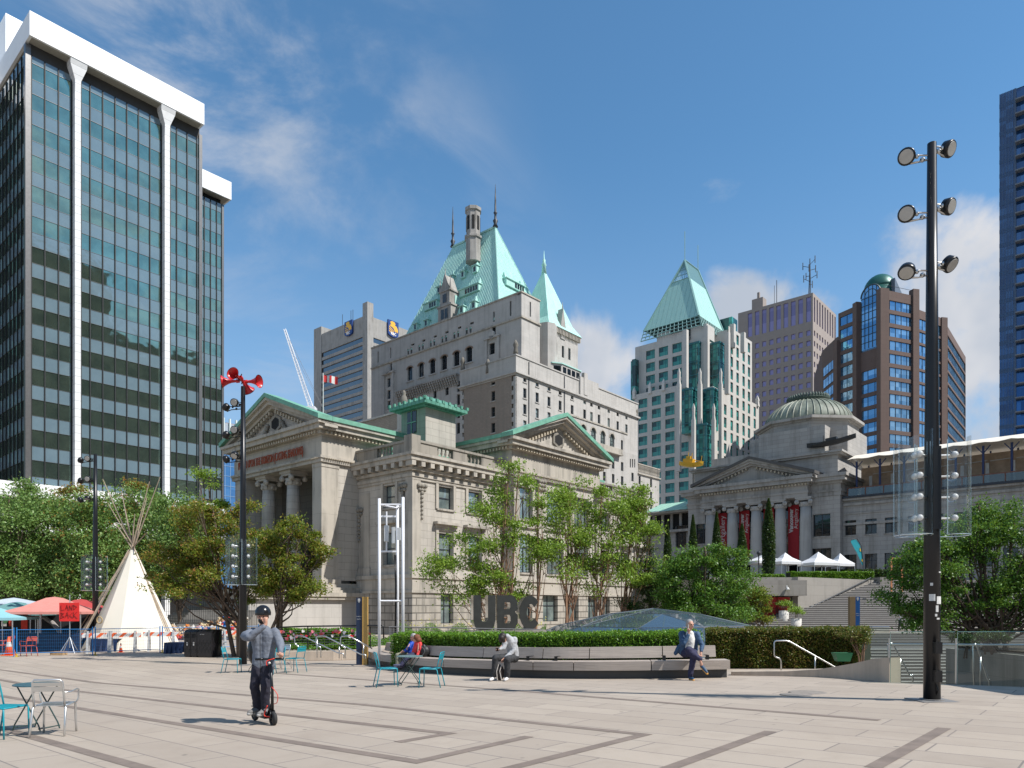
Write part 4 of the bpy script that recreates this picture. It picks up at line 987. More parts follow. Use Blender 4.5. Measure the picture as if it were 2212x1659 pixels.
 for u, z, w_, h in arches:
  c = u + w_ / 2; n = 10; r0, r1 = w_ / 2 + .02, w_ / 2 + .32
  for i in range(n):
   t0, t1 = math.pi * i / n, math.pi * (i + 1) / n; f = .62
   am.extr([(xm - .1, c + r * math.cos(t), z + h - .55 + r * f * math.sin(t) + 0) for r, t in ((r0, t0), (r1, t0), (r1, t1), (r0, t1))], (.3, 0, 0))
   for s in (0,):
    sp.extr([(xm - .02, c + r0 * math.cos(t0), z + h - .55 + r0 * f * math.sin(t0)), (xm - .02, c + r0 * math.cos(t0), z + h + .12), (xm - .02, c + r0 * math.cos(t1), z + h + .12), (xm - .02, c + r0 * math.cos(t1), z + h - .55 + r0 * f * math.sin(t1))], (.2, 0, 0))
  sp.box(xm - .2, xm + .3, u - .3, u + w_ + .3, z - .2, z - .003)
 am.build('arch_moulding', plain('rust_brown_arch', (.25, .17, .12), .8), g); sp.build('arch_spandrel', HSTONE, g)
 m = MB(); ya, yb_ = fy(645), fy(245); zk = L.fz(hr(1185), xm, ya); n = 28
 for i in range(n):
  y = ya + (yb_ - ya) * (i + .5) / n
  for k in range(4): m.box(xm - .22 * (k + 1), xm - .0, y - .17, y + .17, zk - .5 - .42 * (3 - k) , zk - .08 - .42 * (3 - k))
 m.box(xm - .95, xm, ya, yb_, zk - .08, zk + .18); m.build('corbel_table', TRIMD, g, kind='stuff')
 m = MB(); m.box(xm - .03, xm + .1, ya, yb_, 0, zk - 1.8) if False else None
 m = MB()
 for x, y in ((187, 1180), (862, 950)):
  yy = fy(x); z = L.fz(hr(y), xm, yy); m.box(xm - .35, xm + .1, yy - 1.7, yy - 1.2, z - 14 if x < 300 else z - 5.5, z); m.box(xm - .35, xm + .1, yy + 1.2, yy + 1.7, z - 14 if x < 300 else z - 5.5, z); m.box(xm - .5, xm + .1, yy - 1.9, yy + 1.9, z, z + .35)
  m.lathe([(.7, -.2), (.7, .2)], 12, (xm - .3, yy, z + .6), (1, 0, 0))
 m.build('crested_bay', HSTONE, g)
 # ---- main copper roof
 x0, x1, y0, y1, zb, zr = 4.2, 18.5, 7.5, 34.3, 52.5, 74.7; xc = 11.35; ra, rb = 15.0, 26.7
 k = (55 - zb) / (zr - 55)
 X0, X1, Y0, Y1 = x0 - (xc - x0) * k, x1 + (x1 - xc) * k, y0 - (ra - y0) * k, y1 + (y1 - rb) * k
 m = MB(); m.add([(X0, Y0, zb), (X1, Y0, zb), (X1, Y1, zb), (X0, Y1, zb), (xc, ra, zr), (xc, rb, zr)], [(0, 1, 4), (1, 2, 5, 4), (2, 3, 5), (3, 0, 4, 5)])
 rf = m.build('roof', COPPER, g)
 m = MB(); n = 60
 for i in range(n):
  y = Y0 + (Y1 - Y0) * (i + .5) / n
  t = min(1, max(0, (y - Y0) / (ra - Y0))) if y < ra else (1 if y <= rb else (Y1 - y) / (Y1 - rb))
  m.path([(X0, y, zb + .02), (X0 + (xc - X0) * t, y, zb + (zr - zb) * t + .02)], .075, 4, cap=False)
 n = 38
 for i in range(n):
  x = X0 + (X1 - X0) * (i + .5) / n; t = (x - X0) / (xc - X0) if x < xc else (X1 - x) / (X1 - xc)
  m.path([(x, Y0, zb + .02), (x, Y0 + (ra - Y0) * t, zb + (zr - zb) * t + .02)], .075, 4, cap=False)
 m.path([(X0, Y0, zb), (xc, ra, zr)], .16, 5); m.path([(X1, Y0, zb), (xc, ra, zr)], .16, 5); m.box(xc - .25, xc + .25, ra - .1, rb + .1, zr - .2, zr + .15)
 m.build('standing_seams', COPPER, rf, kind='stuff')
 def slope(v, row):
  lo, hi = 0, 1
  for _ in range(40):
   s = (lo + hi) / 2; x = X0 + (xc - X0) * s; z = zb + (zr - zb) * s; y = L.fy(v, x)
   if L.fz(row, x, y) > z: lo = s
   else: hi = s
  return x, y, z
 def slope2(v, row):
  lo, hi = 0, 1
  for _ in range(40):
   s = (lo + hi) / 2; y = Y0 + (ra - Y0) * s; z = zb + (zr - zb) * s; x = L.fx(v, y)
   if L.fz(row, x, y) > z: lo = s
   else: hi = s
  return x, y, z
 def dormer(x, y, z, n=1, ax='y'):
  w_ = .55 + .95 * (n - 1); m = MB(); f = MB(); q = MB()
  T = (Matrix.Translation((x, y, z)) if ax == 'y' else Matrix.Translation((x, y, z)) @ Matrix.Rotation(R(90), 4, 'Z')) @ Matrix.Scale(.72, 4)
  for b in (m, f, q): b.T = T
  d = 1.7
  m.box(-.95, d, -w_ - .25, w_ + .25, -.95, .75)
  for s in range(n): c = -w_ + .55 + .95 * s * 1.0 if n > 1 else 0; f.box(-1.0, -.955, c - .34, c + .34, -.7, .55)
  m.box(-1.25, d + .3, -w_ - .5, w_ + .5, .75, .95)
  m.add([(-1.25, -w_ - .5, .95), (d + .3, -w_ - .5, .95), (d + .3, w_ + .5, .95), (-1.25, w_ + .5, .95), (-.2, 0, 1.5), (d + .6, 0, 1.5)], [(0, 1, 5, 4), (1, 2, 5), (2, 3, 4, 5), (3, 0, 4)])
  for c in ([0] if n == 1 else [-w_ + .3, w_ - .1]): m.add([(-.6, c - .32, .9), (.5, c - .32, .9), (.5, c + .32, .9), (-.6, c + .32, .9), (.25, c - .04, 2.7), (.5, c - .04, 2.7), (.5, c + .04, 2.7), (.25, c + .04, 2.7)], [(0, 1, 5, 4), (1, 2, 6, 5), (2, 3, 7, 6), (3, 0, 4, 7), (4, 5, 6, 7)])
  o = m.build('dormer', COPPER, g); f.build('dormer_window', DARKGL, o)
 for x, y in ((603, 570), (680, 540), (757, 505), (373, 880), (443, 855), (672, 768), (750, 738), (525, 640)): dormer(*slope(hv(x), hr(y)))
 dormer(*slope(hv(702), hr(650)), 5); dormer(*slope(hv(470), hr(740)), 3)
 x, y, z = slope2(hv(992), hr(612)); dormer(x, y, z, 4, 'x')
 yy = fy(545); za = L.fz(hr(835), xm, yy); zb2 = L.fz(hr(640), xm, yy); zt2 = L.fz(hr(535), xm, yy)
 m = MB(); m.box(xm + .05, xm + 4.5, yy - 1.75, yy + 1.75, zp - .4, L.fz(hr(735), xm, yy)); z7 = L.fz(hr(735), xm, yy)
 m.box(xm + .15, xm + 3.2, yy - 1.3, yy + 1.3, z7, zb2); m.box(xm - .1, xm + 3.4, yy - 1.95, yy + 1.95, z7 - .2, z7 + .15); m.box(xm, xm + 3.3, yy - 1.5, yy + 1.5, zb2 - .1, zb2 + .15)
 m.extr([(xm + .15, yy - 1.3, zb2 + .15), (xm + .15, yy + 1.3, zb2 + .15), (xm + .15, yy + .1, zt2), (xm + .15, yy - .1, zt2)], (2.2, 0, 0))
 for s in (-1, 1): m.lathe([(.2, 0), (.16, 1.2), (.02, 2.6)], 6, (xm + .3, yy + s * 1.4, zb2))
 m.lathe([(.14, 0), (.02, 1.5)], 6, (xm + .3, yy, zt2 - .1)); sd_ = m.build('stone_dormer', TRIMD, g)
 m = MB(); m.box(xm - .0, xm + .045, yy - .9, yy - .1, zp + .35, z7 - .7); m.box(xm - .0, xm + .045, yy + .1, yy + .9, zp + .35, z7 - .7); m.box(xm + .08, xm + .14, yy - .5, yy + .5, z7 + .6, zb2 - .6); m.build('dormer_window', DARKGL, sd_)
 m = MB(); m.box(xm + 1.5, xm + 5.0, yy - 1.45, yy + 1.45, z7, zb2 - .7); m.build('dormer_cheek', COPPER, sd_)
 cx_, cy_ = 8.2, 22.6
 lo, hi = 15, 30
 cy_ = L.fy(hv(733), cx_); zc1 = L.fz(hr(105), cx_, cy_); zc0_ = L.fz(hr(390), cx_, cy_)
 m = MB(); m.lathe([(1.5, zc0_ - 2), (1.5, zc1 - 6.2), (1.75, zc1 - 6.0), (1.75, zc1 - 5.6), (1.4, zc1 - 5.4), (1.42, zc1 - .9), (1.65, zc1 - .8), (1.65, zc1 - .2), (1.3, zc1)], 8, (cx_, cy_, 0), phase=R(22.5)); ch = m.build('chimney', TRIMD, g)
 m = MB()
 for k in range(8):
  t = k * math.pi / 4; p = Vector((cx_ + 1.315 * math.cos(t), cy_ + 1.315 * math.sin(t), zc1 - 3.2)); m.cbox(p, (.12, .5, 2.6), Matrix.Rotation(t, 3, 'Z').to_quaternion())
 m.build('lantern_opening', VOID, ch)
 m = MB(); m.smooth = True
 for y_ in (ra, rb): m.lathe([(.55, zr), (.3, zr + .6), (.5, zr + 1.2), (.22, zr + 1.6), (.22, zr + 2.4), (.4, zr + 2.7), (.2, zr + 3.0), (.16, zr + 5), (.03, zr + 8.2)], 8, (xc, y_, 0))
 m.build('finial', FRAMED, g)
 # ---- second roof: square turret with a tall copper spire
 a0, a1, b0, b1, zq = 12., 21., 2.5, 11.5, 53.0
 m = MB(); o3 = []
 for x, y in ((1270, 1013), (1315, 1035), (1357, 1050)): xx = L.fx(hv(x), b0); o3.append((xx - .35, L.fz(hr(y), xx, b0) - 1.1, .7, 2.2))
 wall(m, 'x', b0, a0, a1, 40, zq, o3, .3); m.box(a0, a1, b0 + .4, b1, 40, zq);
 m.lathe([(1.2, 41.5), (1.9, 44), (1.9, zq)], 8, (a0 + .4, b0 + .8, 0)); m.build('turret', HSTONE, g)
 for o in o3: W.add('x', b0, *o, 'sash', md, .28)
 m = MB(); n = 22
 for i in range(n):
  x = a0 - .2 + (a1 - a0 + .4) * i / (n - 1); m.box(x - .1, x + .1, b0 - .45, b0, zq - 1.0, zq - .15)
 m.box(a0 - .5, a1 + .4, b0 - .5, b0 + .2, zq - .15, zq + .1); m.build('turret_corbels', TRIM, g, kind='stuff')
 m = MB(); ap = (16.3, 7.0, 66.0); e = .6
 m.add([(a0 - e, b0 - e, zq), (a1 + e, b0 - e, zq), (a1 + e, b1 + e, zq), (a0 - e, b1 + e, zq), (a0 + .7, b0 + .7, zq + 2.0), (a1 - .7, b0 + .7, zq + 2.0), (a1 - .7, b1 - .7, zq + 2.), (a0 + .7, b1 - .7, zq + 2.), ap], [(0, 1, 5, 4), (1, 2, 6, 5), (2, 3, 7, 6), (3, 0, 4, 7), (4, 5, 8), (5, 6, 8), (6, 7, 8), (7, 4, 8)])
 sp_ = m.build('spire', COPPER, g)
 m = MB(); m.smooth = True; m.lathe([(.5, 65.0), (.35, 66.4), (.5, 66.6), (.25, 67.2), (.3, 67.6), (.12, 67.8), (.02, 69.4)], 8, (ap[0], ap[1], 0)); m.build('spire_finial', COPPER, sp_)
 m = MB(); xx = L.fx(hv(1312), b0); zd = L.fz(hr(880), xx, b0); m.box(xx - .7, xx + .7, b0 - .15, b0 + 1.6, zq - 1.6, zd); m.extr([(xx - .8, b0 - .2, zd), (xx + .8, b0 - .2, zd), (xx, b0 - .2, zd + 3.6)], (0, 1.2, 0)); m.lathe([(.15, 0), (.02, 1.4)], 6, (xx, b0, zd + 3.4)); m.build('spire_dormer', TRIMD, g)
 # ---- bow window pavilion with its small copper lid
 xa, xb = L.fx(hv(1245), 1.2), L.fx(hv(1440), 1.2); zz = L.fz(hr(1100), xa, 1.2)
 pts = [(xa, 3.5), (xa + .6, 1.6), (xa + 2.2, .6), (xb - 1.6, .6), (xb, 2.4), (xb, 6), (xa, 6)]
 m = MB(); m.prism(pts, zw - 1, zz); bw = m.build('bow_window', HSTONE, g)
 m = MB()
 for (p, q) in zip(pts[:5], pts[1:5]):
  d = Vector((q[0] - p[0], q[1] - p[1], 0)); n = max(1, int(d.length / 1.1)); no = Vector((d.y, -d.x, 0)).normalized()
  for i in range(n):
   c = Vector((*p, zz - 1.35)) + d * ((i + .5) / n) + no * .02; m.cbox(c, (d.length / n * .72, .08, 1.9), Matrix.Rotation(math.atan2(d.y, d.x), 3, 'Z').to_quaternion())
 m.build('bow_panes', DARKGL, bw)
 m = MB(); cxx = sum(p[0] for p in pts) / 7; cyy = sum(p[1] for p in pts) / 7
 big = [(cxx + (p[0] - cxx) * 1.08, cyy + (p[1] - cyy) * 1.08) for p in pts]; m.prism(big, zz, zz + .18)
 v = [(*p, zz + .18) for p in big] + [(cxx, cyy, zz + 1.3)]; m.add(v, [(i, (i + 1) % 7, 7) for i in range(7)]); m.build('bow_roof', COPPER, bw)
 # ---- low block in front with the arched ballroom windows
 xl = L.fx(1196) ; c = -3.3; xr2 = L.fx(kv(875), c); zl = L.fz(kr(600), xl, c); ar = []
 m = MB(); ops = []
 for x in (303, 433, 555, 675): xx = L.fx(kv(x), c); ops.append((xx - .78, L.fz(kr(920), L.fx(kv(303), c), c), 1.56, 2.6))
 ops = [(o[0], ops[0][1], o[2], o[3]) for o in ops]; ar = ops[:]
 zA = ops[0][1]
 for x in (575, 690, 806, 940):
  xx = L.fx(kv(x), c)
  if x < 900:
   for k in range(4): ops.append((xx - .42, zA - 3.9 - 2.72 * k, .84, 1.7))
 xx = L.fx(kv(803), c); ops.append((xx - .35, zA + .1, .7, 1.9))
 wall(m, 'x', c, xl, xr2, 0, zl, ops, .3); m.quad((xl, c, 0), (xl, 0, 0), (xl, 0, zl), (xl, c, zl)); m.quad((xl, c, zl), (xr2, c, zl), (xr2, 0, zl), (xl, 0, zl))
 m.build('ballroom_block', HSTONE, g)
 for o in ops: W.add('x', c, *o, 'cross' if o in ar else 'sash', (FRAMED, BLINDGL) if o in ar else md, .28)
 m = MB(); sp = MB()
 for u, z, w_, h in ar:
  cc = u + w_ / 2; n = 10; r0, r1 = w_ / 2 + .01, w_ / 2 + .25
  for i in range(n):
   t0, t1 = math.pi * i / n, math.pi * (i + 1) / n
   m.extr([(cc + r * math.cos(t), c - .08, z + h - .78 + r * math.sin(t)) for r, t in ((r0, t0), (r1, t0), (r1, t1), (r0, t1))], (0, .2, 0))
   sp.extr([(cc + r0 * math.cos(t0), c - .01, z + h - .78 + r0 * math.sin(t0)), (cc + r0 * math.cos(t0), c - .01, z + h + .02), (cc + r0 * math.cos(t1), c - .01, z + h + .02), (cc + r0 * math.cos(t1), c - .01, z + h - .78 + r0 * math.sin(t1))], (0, .2, 0))
 m.box(xl - .15, xr2, c - .15, c + .2, zl - .15, zl + .12); x9 = L.fx(kv(770), c); m.box(ar[0][0] - 1, x9, c - .75, c, zA - 1.1, zA - .1); m.box(ar[0][0] - 1, x9, c - .9, c, zA - 1.3, zA - 1.1)
 m.build('arch_and_balcony', TRIM, g); sp.build('spandrel', HSTONE, g)
 # ---- lowest step at the far end
 xs0, xs1 = L.fx(kv(865), -2.2), L.fx(kv(1000), -2.2); zs = L.fz(kr(1095), xs0, -2.2); m = MB(); o4 = []
 for x in (912, 940, 968): xx = L.fx(kv(x), -2.2); o4.append((xx - .2, L.fz(kr(1290), xx, -2.2), .4, 1.7))
 for k in range(4): xx = L.fx(kv(940), -2.2); o4.append((xx - .42, zA - 5.3 - 2.72 * (k - .1), .84, 1.7))
 wall(m, 'x', -2.2, xs0, xs1, 0, zs, o4, .3); m.box(xs0, xs1, -1.7, 0, 0, zs); m.quad((xs0, -2.2, 0), (xs0, 0, 0), (xs0, 0, zs), (xs0, -2.2, zs))
 m.build('stair_bay', HSTONE, g)
 for o in o4: W.add('x', -2.2, *o, 'sash' if o[2] > .5 else 'bare', md, .28)
 xe0, xe1 = xw, L.fx(1424); ze = L.fz(kr(1235), xe0); m = MB(); o5 = []
 for x in (1032, 1180):
  xx = L.fx(kv(x)); z0 = L.fz(kr(1510 if x < 1100 else 1545), xx)
  for k in range(5): o5.append((xx - .42, z0 - 2.72 * k, .84, 1.75))
 wall(m, 'x', .0, xe0, xe1, 0, ze - .0, o5, .3); m.box(xe0, xe1, .5, 12, 0, ze); m.build('low_end_block', HSTONE, g)
 for o in o5: W.add('x', 0, *o, 'sash', md, .28)
 m = MB(); m.box(xe0, xe1 + .3, -.3, .2, ze - 2.2, ze - 1.95); m.box(xe0, xe1 + .15, -.15, .2, ze - .15, ze + .05)
 n = 24
 for i in range(n): x = xe0 + (xe1 - xe0) * (i + .5) / n; m.lathe([(.13, 0), (.06, .5), (.13, 1.3)], 6, (x, -.08, ze - 1.6))
 m.build('balustrade', TRIM, g, kind='stuff')
 W.done()
hotel()
# ---------------------------------------------------------------- pale tower with green glass and a pyramid roof
def pyramid_tower():
 L = Loc(1534, 205); g = L.root('pyramid_tower', 'cream and green glass tower stepping up to a pointed green pyramid roof', 'office tower')
 cv = lambda x: 1296 + .3334 * x
 cr_ = lambda y: 518.4 + .3334 * y
 CW = blocks('cream_panels', (.58, .555, .51), (.56, .535, .495), (.48, .46, .42), 3.2, 3.82, .012, stain=.12, bump=.1)
 GG = glass('green_tower_glass', (.05, .30, .26), (.008, .05, .055), .04, .55, wave=.03, cells=(1.4, 1.27))
 GF = plain('teal_mullion', (.03, .15, .17), .4, .2)
 W = WinSet(g, 98); P = 3.82
 zrow = L.fz(cr_(1040), 0, L.fy(cv(365)))     # centre height of one window row on the left face
 def grid(mb, ax, c, us, ztop, zbot, ww, wh, u0, u1, style='side'):
  ops = []
  if len(us) > 1 and ax == 'y': ww = .66 * abs(us[1] - us[0])
  elif ax == 'y': ww = 3.1
  z = zrow + 20 * P
  while z > zbot:
   if z + wh / 2 < ztop - .9:
    for u in us: ops.append((u - ww / 2, z - wh / 2, ww, wh))
   z -= P
  wall(mb, ax, c, u0, u1, zbot - 2, ztop, ops, .35)
  for o in ops: W.add(ax, c, *o, style, (GF, GG), .3)
 yL = L.fy(cv(183)); m = MB()
 zA = L.fz(cr_(1000), 0, L.fy(cv(240)));
 zs1 = L.fz(cr_(940), 0, L.fy(cv(510)))
 y1a, y1b = L.fy(cv(505)), L.fy(cv(245))
 x9 = L.fx(cv(1030))
 z3 = L.fz(cr_(1180), 0, 0)
 grid(m, 'y', 0, [L.fy(cv(x)) for x in (278, 365, 453)], zs1, 20, 4.7, 2.75, y1a, y1b + 1.2)
 grid(m, 'y', 0, [L.fy(cv(543))], z3, 20, 4.7, 2.75, L.fy(cv(600)), y1a)
 m.build('left_wall', CW, g)
 m = MB(); c0 = 3.0; xs = [L.fx(cv(x), -.0) for x in (770, 812, 854, 892, 931, 966, 1003)]
 zR2 = L.fz(cr_(960), L.fx(cv(800)), 0); zR1 = L.fz(cr_(590), L.fx(cv(850)), 0)
 grid(m, 'x', 0, xs[:1], z3, 20, 1.75, 3.0, L.fx(cv(740)), (xs[0] + xs[1]) / 2, 'side')
 grid(m, 'x', 0, xs[1:2], zR2, 20, 1.75, 3.0, (xs[0] + xs[1]) / 2, (xs[1] + xs[2]) / 2)
 grid(m, 'x', 0, xs[2:6], zR1 + 1, 20, 1.75, 3.0, (xs[1] + xs[2]) / 2, (xs[5] + xs[6]) / 2)
 zR3 = L.fz(cr_(1060), xs[6], 0)
 grid(m, 'x', 0, xs[6:], zR3, 20, 1.75, 3.0, (xs[5] + xs[6]) / 2, x9)
 m.box(L.fx(cv(740)) + .2, x9 - .2, .5, 30, 20, zR3 - 1); m.box((xs[1] + xs[2]) / 2, (xs[5] + xs[6]) / 2, .4, 24, zR3 - 1, zR1); m.build('right_wall', CW, g)
 c1 = 2.6; m = MB(); zt1 = L.fz(cr_(690), c1, L.fy(cv(250), c1)); zt2 = L.fz(cr_(600), c1, L.fy(cv(500), c1))
 yy = [L.fy(cv(x), c1) for x in (327, 411, 499)]
 grid(m, 'y', c1, yy[1:2], zt1 + 2.5, zs1 - 3, 4.4, 2.75, (yy[1] + yy[2]) / 2, (yy[0] + yy[1]) / 2); grid(m, 'y', c1, yy[0:1], zt2 - 1, zs1 - 3, 4.4, 2.75, (yy[0] + yy[1]) / 2, L.fy(cv(228), c1)); grid(m, 'y', c1, yy[2:], zt2, zs1 - 3, 4.4, 2.75, L.fy(cv(575), c1), (yy[1] + yy[2]) / 2)
 m.box(c1 + .5, 26, 3, L.fy(cv(228), c1) - .4, 20, zt2 - 3); m.box(.6, 26, 3.4, y1b, 20, zs1 - 2.2)
 m.build('upper_left_wall', CW, g)
 m = MB(); m.box(c1 + 1.5, 20, L.fy(cv(215), c1), L.fy(cv(183), c1), 20, L.fz(cr_(770), c1, L.fy(cv(215), c1))); m.box(.6, 18, y1b + 1.2, L.fy(cv(200), 0), 20, L.fz(cr_(760), 0, y1b)); m.build('glass_flank', GG, g)
 def bay(xv0, xv1, row0, row1, e, n, nm='glass_bay'):
  """a two-faced glass bay on the corner diagonal, e metres out from the corner"""
  b = MB(); x0, z0 = e, 0
  return b
 FN = plain('cream_finial', (.62, .59, .54), .7)
 def vbay(va, vm, vb, r0, r1, base):
  """bay whose left face runs along B and right face along A; vm is its front edge. base: (x, y) depth offset along the diagonal"""
  k = base; O_ = (k, k)
  lo, hi = -12., 30.
  d = None
  for s in np.linspace(-14, 14, 1200):
   p = L.W(k + s, k - s)
   if p.y > 1 and (d is None or abs(CX + F * p.x / p.y - vm) < d[0]): d = (abs(CX + F * p.x / p.y - vm), k + s, k - s)
  cx_, cy_ = d[1], d[2]; ya = L.fy(va, cx_); xb = L.fx(vb, cy_)
  z1 = L.fz(r0, cx_, cy_); z0 = L.fz(r1, cx_, cy_)
  m = MB(); m.box(cx_, xb, cy_, ya, z0 - 2, z1); o = m.build('glass_bay', GG, g)
  m = MB(); z = zrow + 1.9 + 20 * P
  while z > z0:
   if z < z1:
    m.box(cx_ - .12, xb + .1, cy_ - .12, ya + .05, z - .12, z + .12)
   if z - 1.2 < z1: m.box(cx_ - .07, xb + .05, cy_ - .07, ya + .02, z - 1.16, z - 1.04)
   z -= P
  m.box(cx_ - .2, xb + .2, cy_ - .2, ya + .2, z1 - .3, z1 + .25)
  for q in np.linspace(cy_, ya, 4): m.box(cx_ - .1, cx_ + .05, q - .06, q + .06, z0, z1)
  for q in np.linspace(cx_, xb, 4): m.box(q - .06, q + .06, cy_ - .1, cy_ + .05, z0, z1)
  m.build('bay_mullions', GF, o, kind='stuff')
  return cx_, cy_, ya, xb, z0, z1
 def pier(v0, v1, r0, r1, k, fin=True):
  d = None; vm = (v0 + v1) / 2
  for s in np.linspace(-20, 20, 1600):
   p = L.W(k + s, k - s); e_ = abs(CX + F * p.x / p.y - vm)
   if d is None or e_ < d[0]: d = (e_, k + s, k - s, p.y)
  _, x, y, Yw = d; w_ = (v1 - v0) / F * Yw / 1.35 / 2; z1 = 1.6 + (H - r0) / F * Yw; z0 = 1.6 + (H - r1) / F * Yw
  m = MB(); m.box(x - w_, x + w_, y - w_, y + w_, z0, z1)
  if fin: m.lathe([(w_ * 1.2, z1), (w_ * .8, z1 + 1.2), (w_ * .9, z1 + 1.8), (.45, z1 + 2.6), (.5, z1 + 3.3), (.1, z1 + 4.6)], 4, (x, y, 0), phase=R(45))
  m.build('corner_pier', CW, g)
 m = MB(); m.box(1.2, 24, 1.2, 24, 20, L.fz(cr_(955), 0, 0)); m.box(5, 22, 5, 22, 20, L.fz(cr_(600), 5, 5)); m.build('core', CW, g)
 vbay(cv(622), cv(690), cv(722), cr_(1190), cr_(1470), -1.2)
 vbay(cv(528), cv(596), cv(628), cr_(960), cr_(1200), 0.2); vbay(cv(667), cv(735), cv(766), cr_(960), cr_(1180), 0.2)
 vbay(cv(576), cv(640), cv(672), cr_(660), cr_(980), 3.2); vbay(cv(710), cv(775), cv(806), cr_(660), cr_(960), 3.2)
 pier(cv(592), cv(622), cr_(1165), cr_(1500), -1.2); pier(cv(722), cv(752), cr_(1165), cr_(1500), -1.2)
 pier(cv(497), cv(528), cr_(935), cr_(1500), .2); pier(cv(632), cv(664), cr_(935), cr_(1200), .2); pier(cv(768), cv(797), cr_(935), cr_(1500), .2)
 pier(cv(535), cv(574), cr_(585), cr_(960), 3.2, False); pier(cv(672), cv(710), cr_(560), cr_(960), 3.2, False); pier(cv(807), cv(845), cr_(600), cr_(1000), 3.2, False)
 pier(cv(590), cv(740), cr_(570), cr_(660), 5.5, False)
 pier(cv(840), cv(880), cr_(548), cr_(700), 7.0, False); pier(cv(910), cv(945), cr_(602), cr_(730), 5.5, False)
 m = MB()
 for v, r, y_ in ((cv(325), cr_(975), 0), (cv(413), cr_(955), 0), (cv(222), cr_(1010), 0)):
  yq = L.fy(v, 0); z = L.fz(r, 0, yq); m.lathe([(.7, z - 1), (.6, z + .4), (.7, z + 1.2), (.1, z + 2.6)], 4, (0, yq, 0), phase=R(45))
 xq = L.fx(cv(1020)); z = L.fz(cr_(1060), xq); m.lathe([(.8, z - 1), (.6, z + .4), (.7, z + 1.2), (.1, z + 2.6)], 4, (xq, 0, 0), phase=R(45))
 m.build('finials', FN, g)
 m = MB(); xq0, xq1 = L.fx(cv(745), 4), L.fx(cv(855), 4); m.box(xq0, xq1 + 1, 6, 16, L.fz(cr_(560), xq0, 4), L.fz(cr_(500), xq0, 4)); xq0 = L.fx(cv(855), 3); m.box(xq0, xq0 + 4, 3, 14, L.fz(cr_(680), xq0, 3), L.fz(cr_(495), xq0, 3)); m.build('glass_penthouse', GG, g)
 xcP, ycP = 12., 12.
 kk = []
 def pt(v, row, k):     # point on the diagonal plane x+y=2k
  d = None
  for s in np.linspace(-30, 30, 2400):
   p = L.W(k + s, k - s); e_ = abs(CX + F * p.x / p.y - v)
   if d is None or e_ < d[0]: d = (e_, k + s, k - s, p.y)
  return Vector((d[1], d[2], 1.6 + (H - row) / F * d[3]))
 f = pt(cv(640), cr_(490), 4.0); l_ = Vector((f.x, L.fy(cv(285), f.x), 0)); r_ = Vector((L.fx(cv(795), f.y), f.y, 0))
 zb = f.z; x0, y0, x1, y1 = f.x, f.y, r_.x, l_.y
 x1 = L.fx(cv(800), f.y)
 xr0, yr = None, None
 yr = (y0 + y1) / 2; xr0 = L.fx(cv(550), yr); xr1 = L.fx(cv(635), yr); zr = L.fz(cr_(132), xr0, yr)
 m = MB(); MV = Vector
 v = [MV((x0, y0, zb)), MV((x1, y0, zb)), MV((x1, y1, zb)), MV((x0, y1, zb)), MV((xr0, yr, zr)), MV((xr1, yr, zr))]
 t = .68
 q = [v[0].lerp(v[4], t), v[1].lerp(v[5], t), v[2].lerp(v[5], t), v[3].lerp(v[4], t)]
 m.add(v[:4] + q, [(0, 1, 5, 4), (1, 2, 6, 5), (2, 3, 7, 6), (3, 0, 4, 7)]); py = m.build('pyramid_roof', copper('pyramid_copper', 1.6, (.30, .52, .47), (.36, .58, .52), (.24, .45, .41)), g)
 m = MB(); m.add([q[0], q[1], v[5], v[4]], [(0, 1, 2, 3)]); m.add([q[1], q[2], v[5]], [(0, 1, 2)]); m.build('upper_panels', plain('dull_teal_panel', (.10, .20, .20), .4), py)
 m = MB()
 for a, b in ((0, 4), (1, 5), (2, 5), (3, 4), (4, 5)): m.path([v[a], v[b]], .35, 5)
 for i in range(9):
  s = (i + .5) / 9; m.path([q[0].lerp(q[3], s), v[4].lerp(v[4], 0) + (q[0].lerp(q[3], s) - v[4]) * .12], .12, 4)
 for s in (.25, .5, .75): m.path([q[0].lerp(v[4], s), q[3].lerp(v[4], s)], .12, 4)
 m.path([q[0], q[3]], .2, 4)
 dn = [MV((x0 - 1.2, y0 - 1.2, zb - 3.4)), MV((x1, y0 - 1.2, zb - 3.4)), MV((x0 - 1.2, y1 + .4, zb - 3.4))]
 for a, b, c_, d_ in ((v[0], v[3], dn[0], dn[2]), (v[0], v[1], dn[0], dn[1])):
  n = 14
  for i in range(n + 1): m.path([a.lerp(b, i / n), c_.lerp(d_, i / n)], .16, 4)
  for s in (.0, .33, .66, 1): m.path([a.lerp(c_, s), b.lerp(d_, s)], .16, 4)
 m.path([v[4], v[4] + MV((0, 0, 9))], .12, 4); m.path([v[5], v[5] + MV((0, 0, 8))], .12, 4)
 m.build('roof_lattice', plain('teal_steel', (.20, .36, .34), .5), py, kind='stuff')
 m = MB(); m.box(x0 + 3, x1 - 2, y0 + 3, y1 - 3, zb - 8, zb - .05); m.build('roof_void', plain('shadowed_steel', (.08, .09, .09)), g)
 W.done()
pyramid_tower()
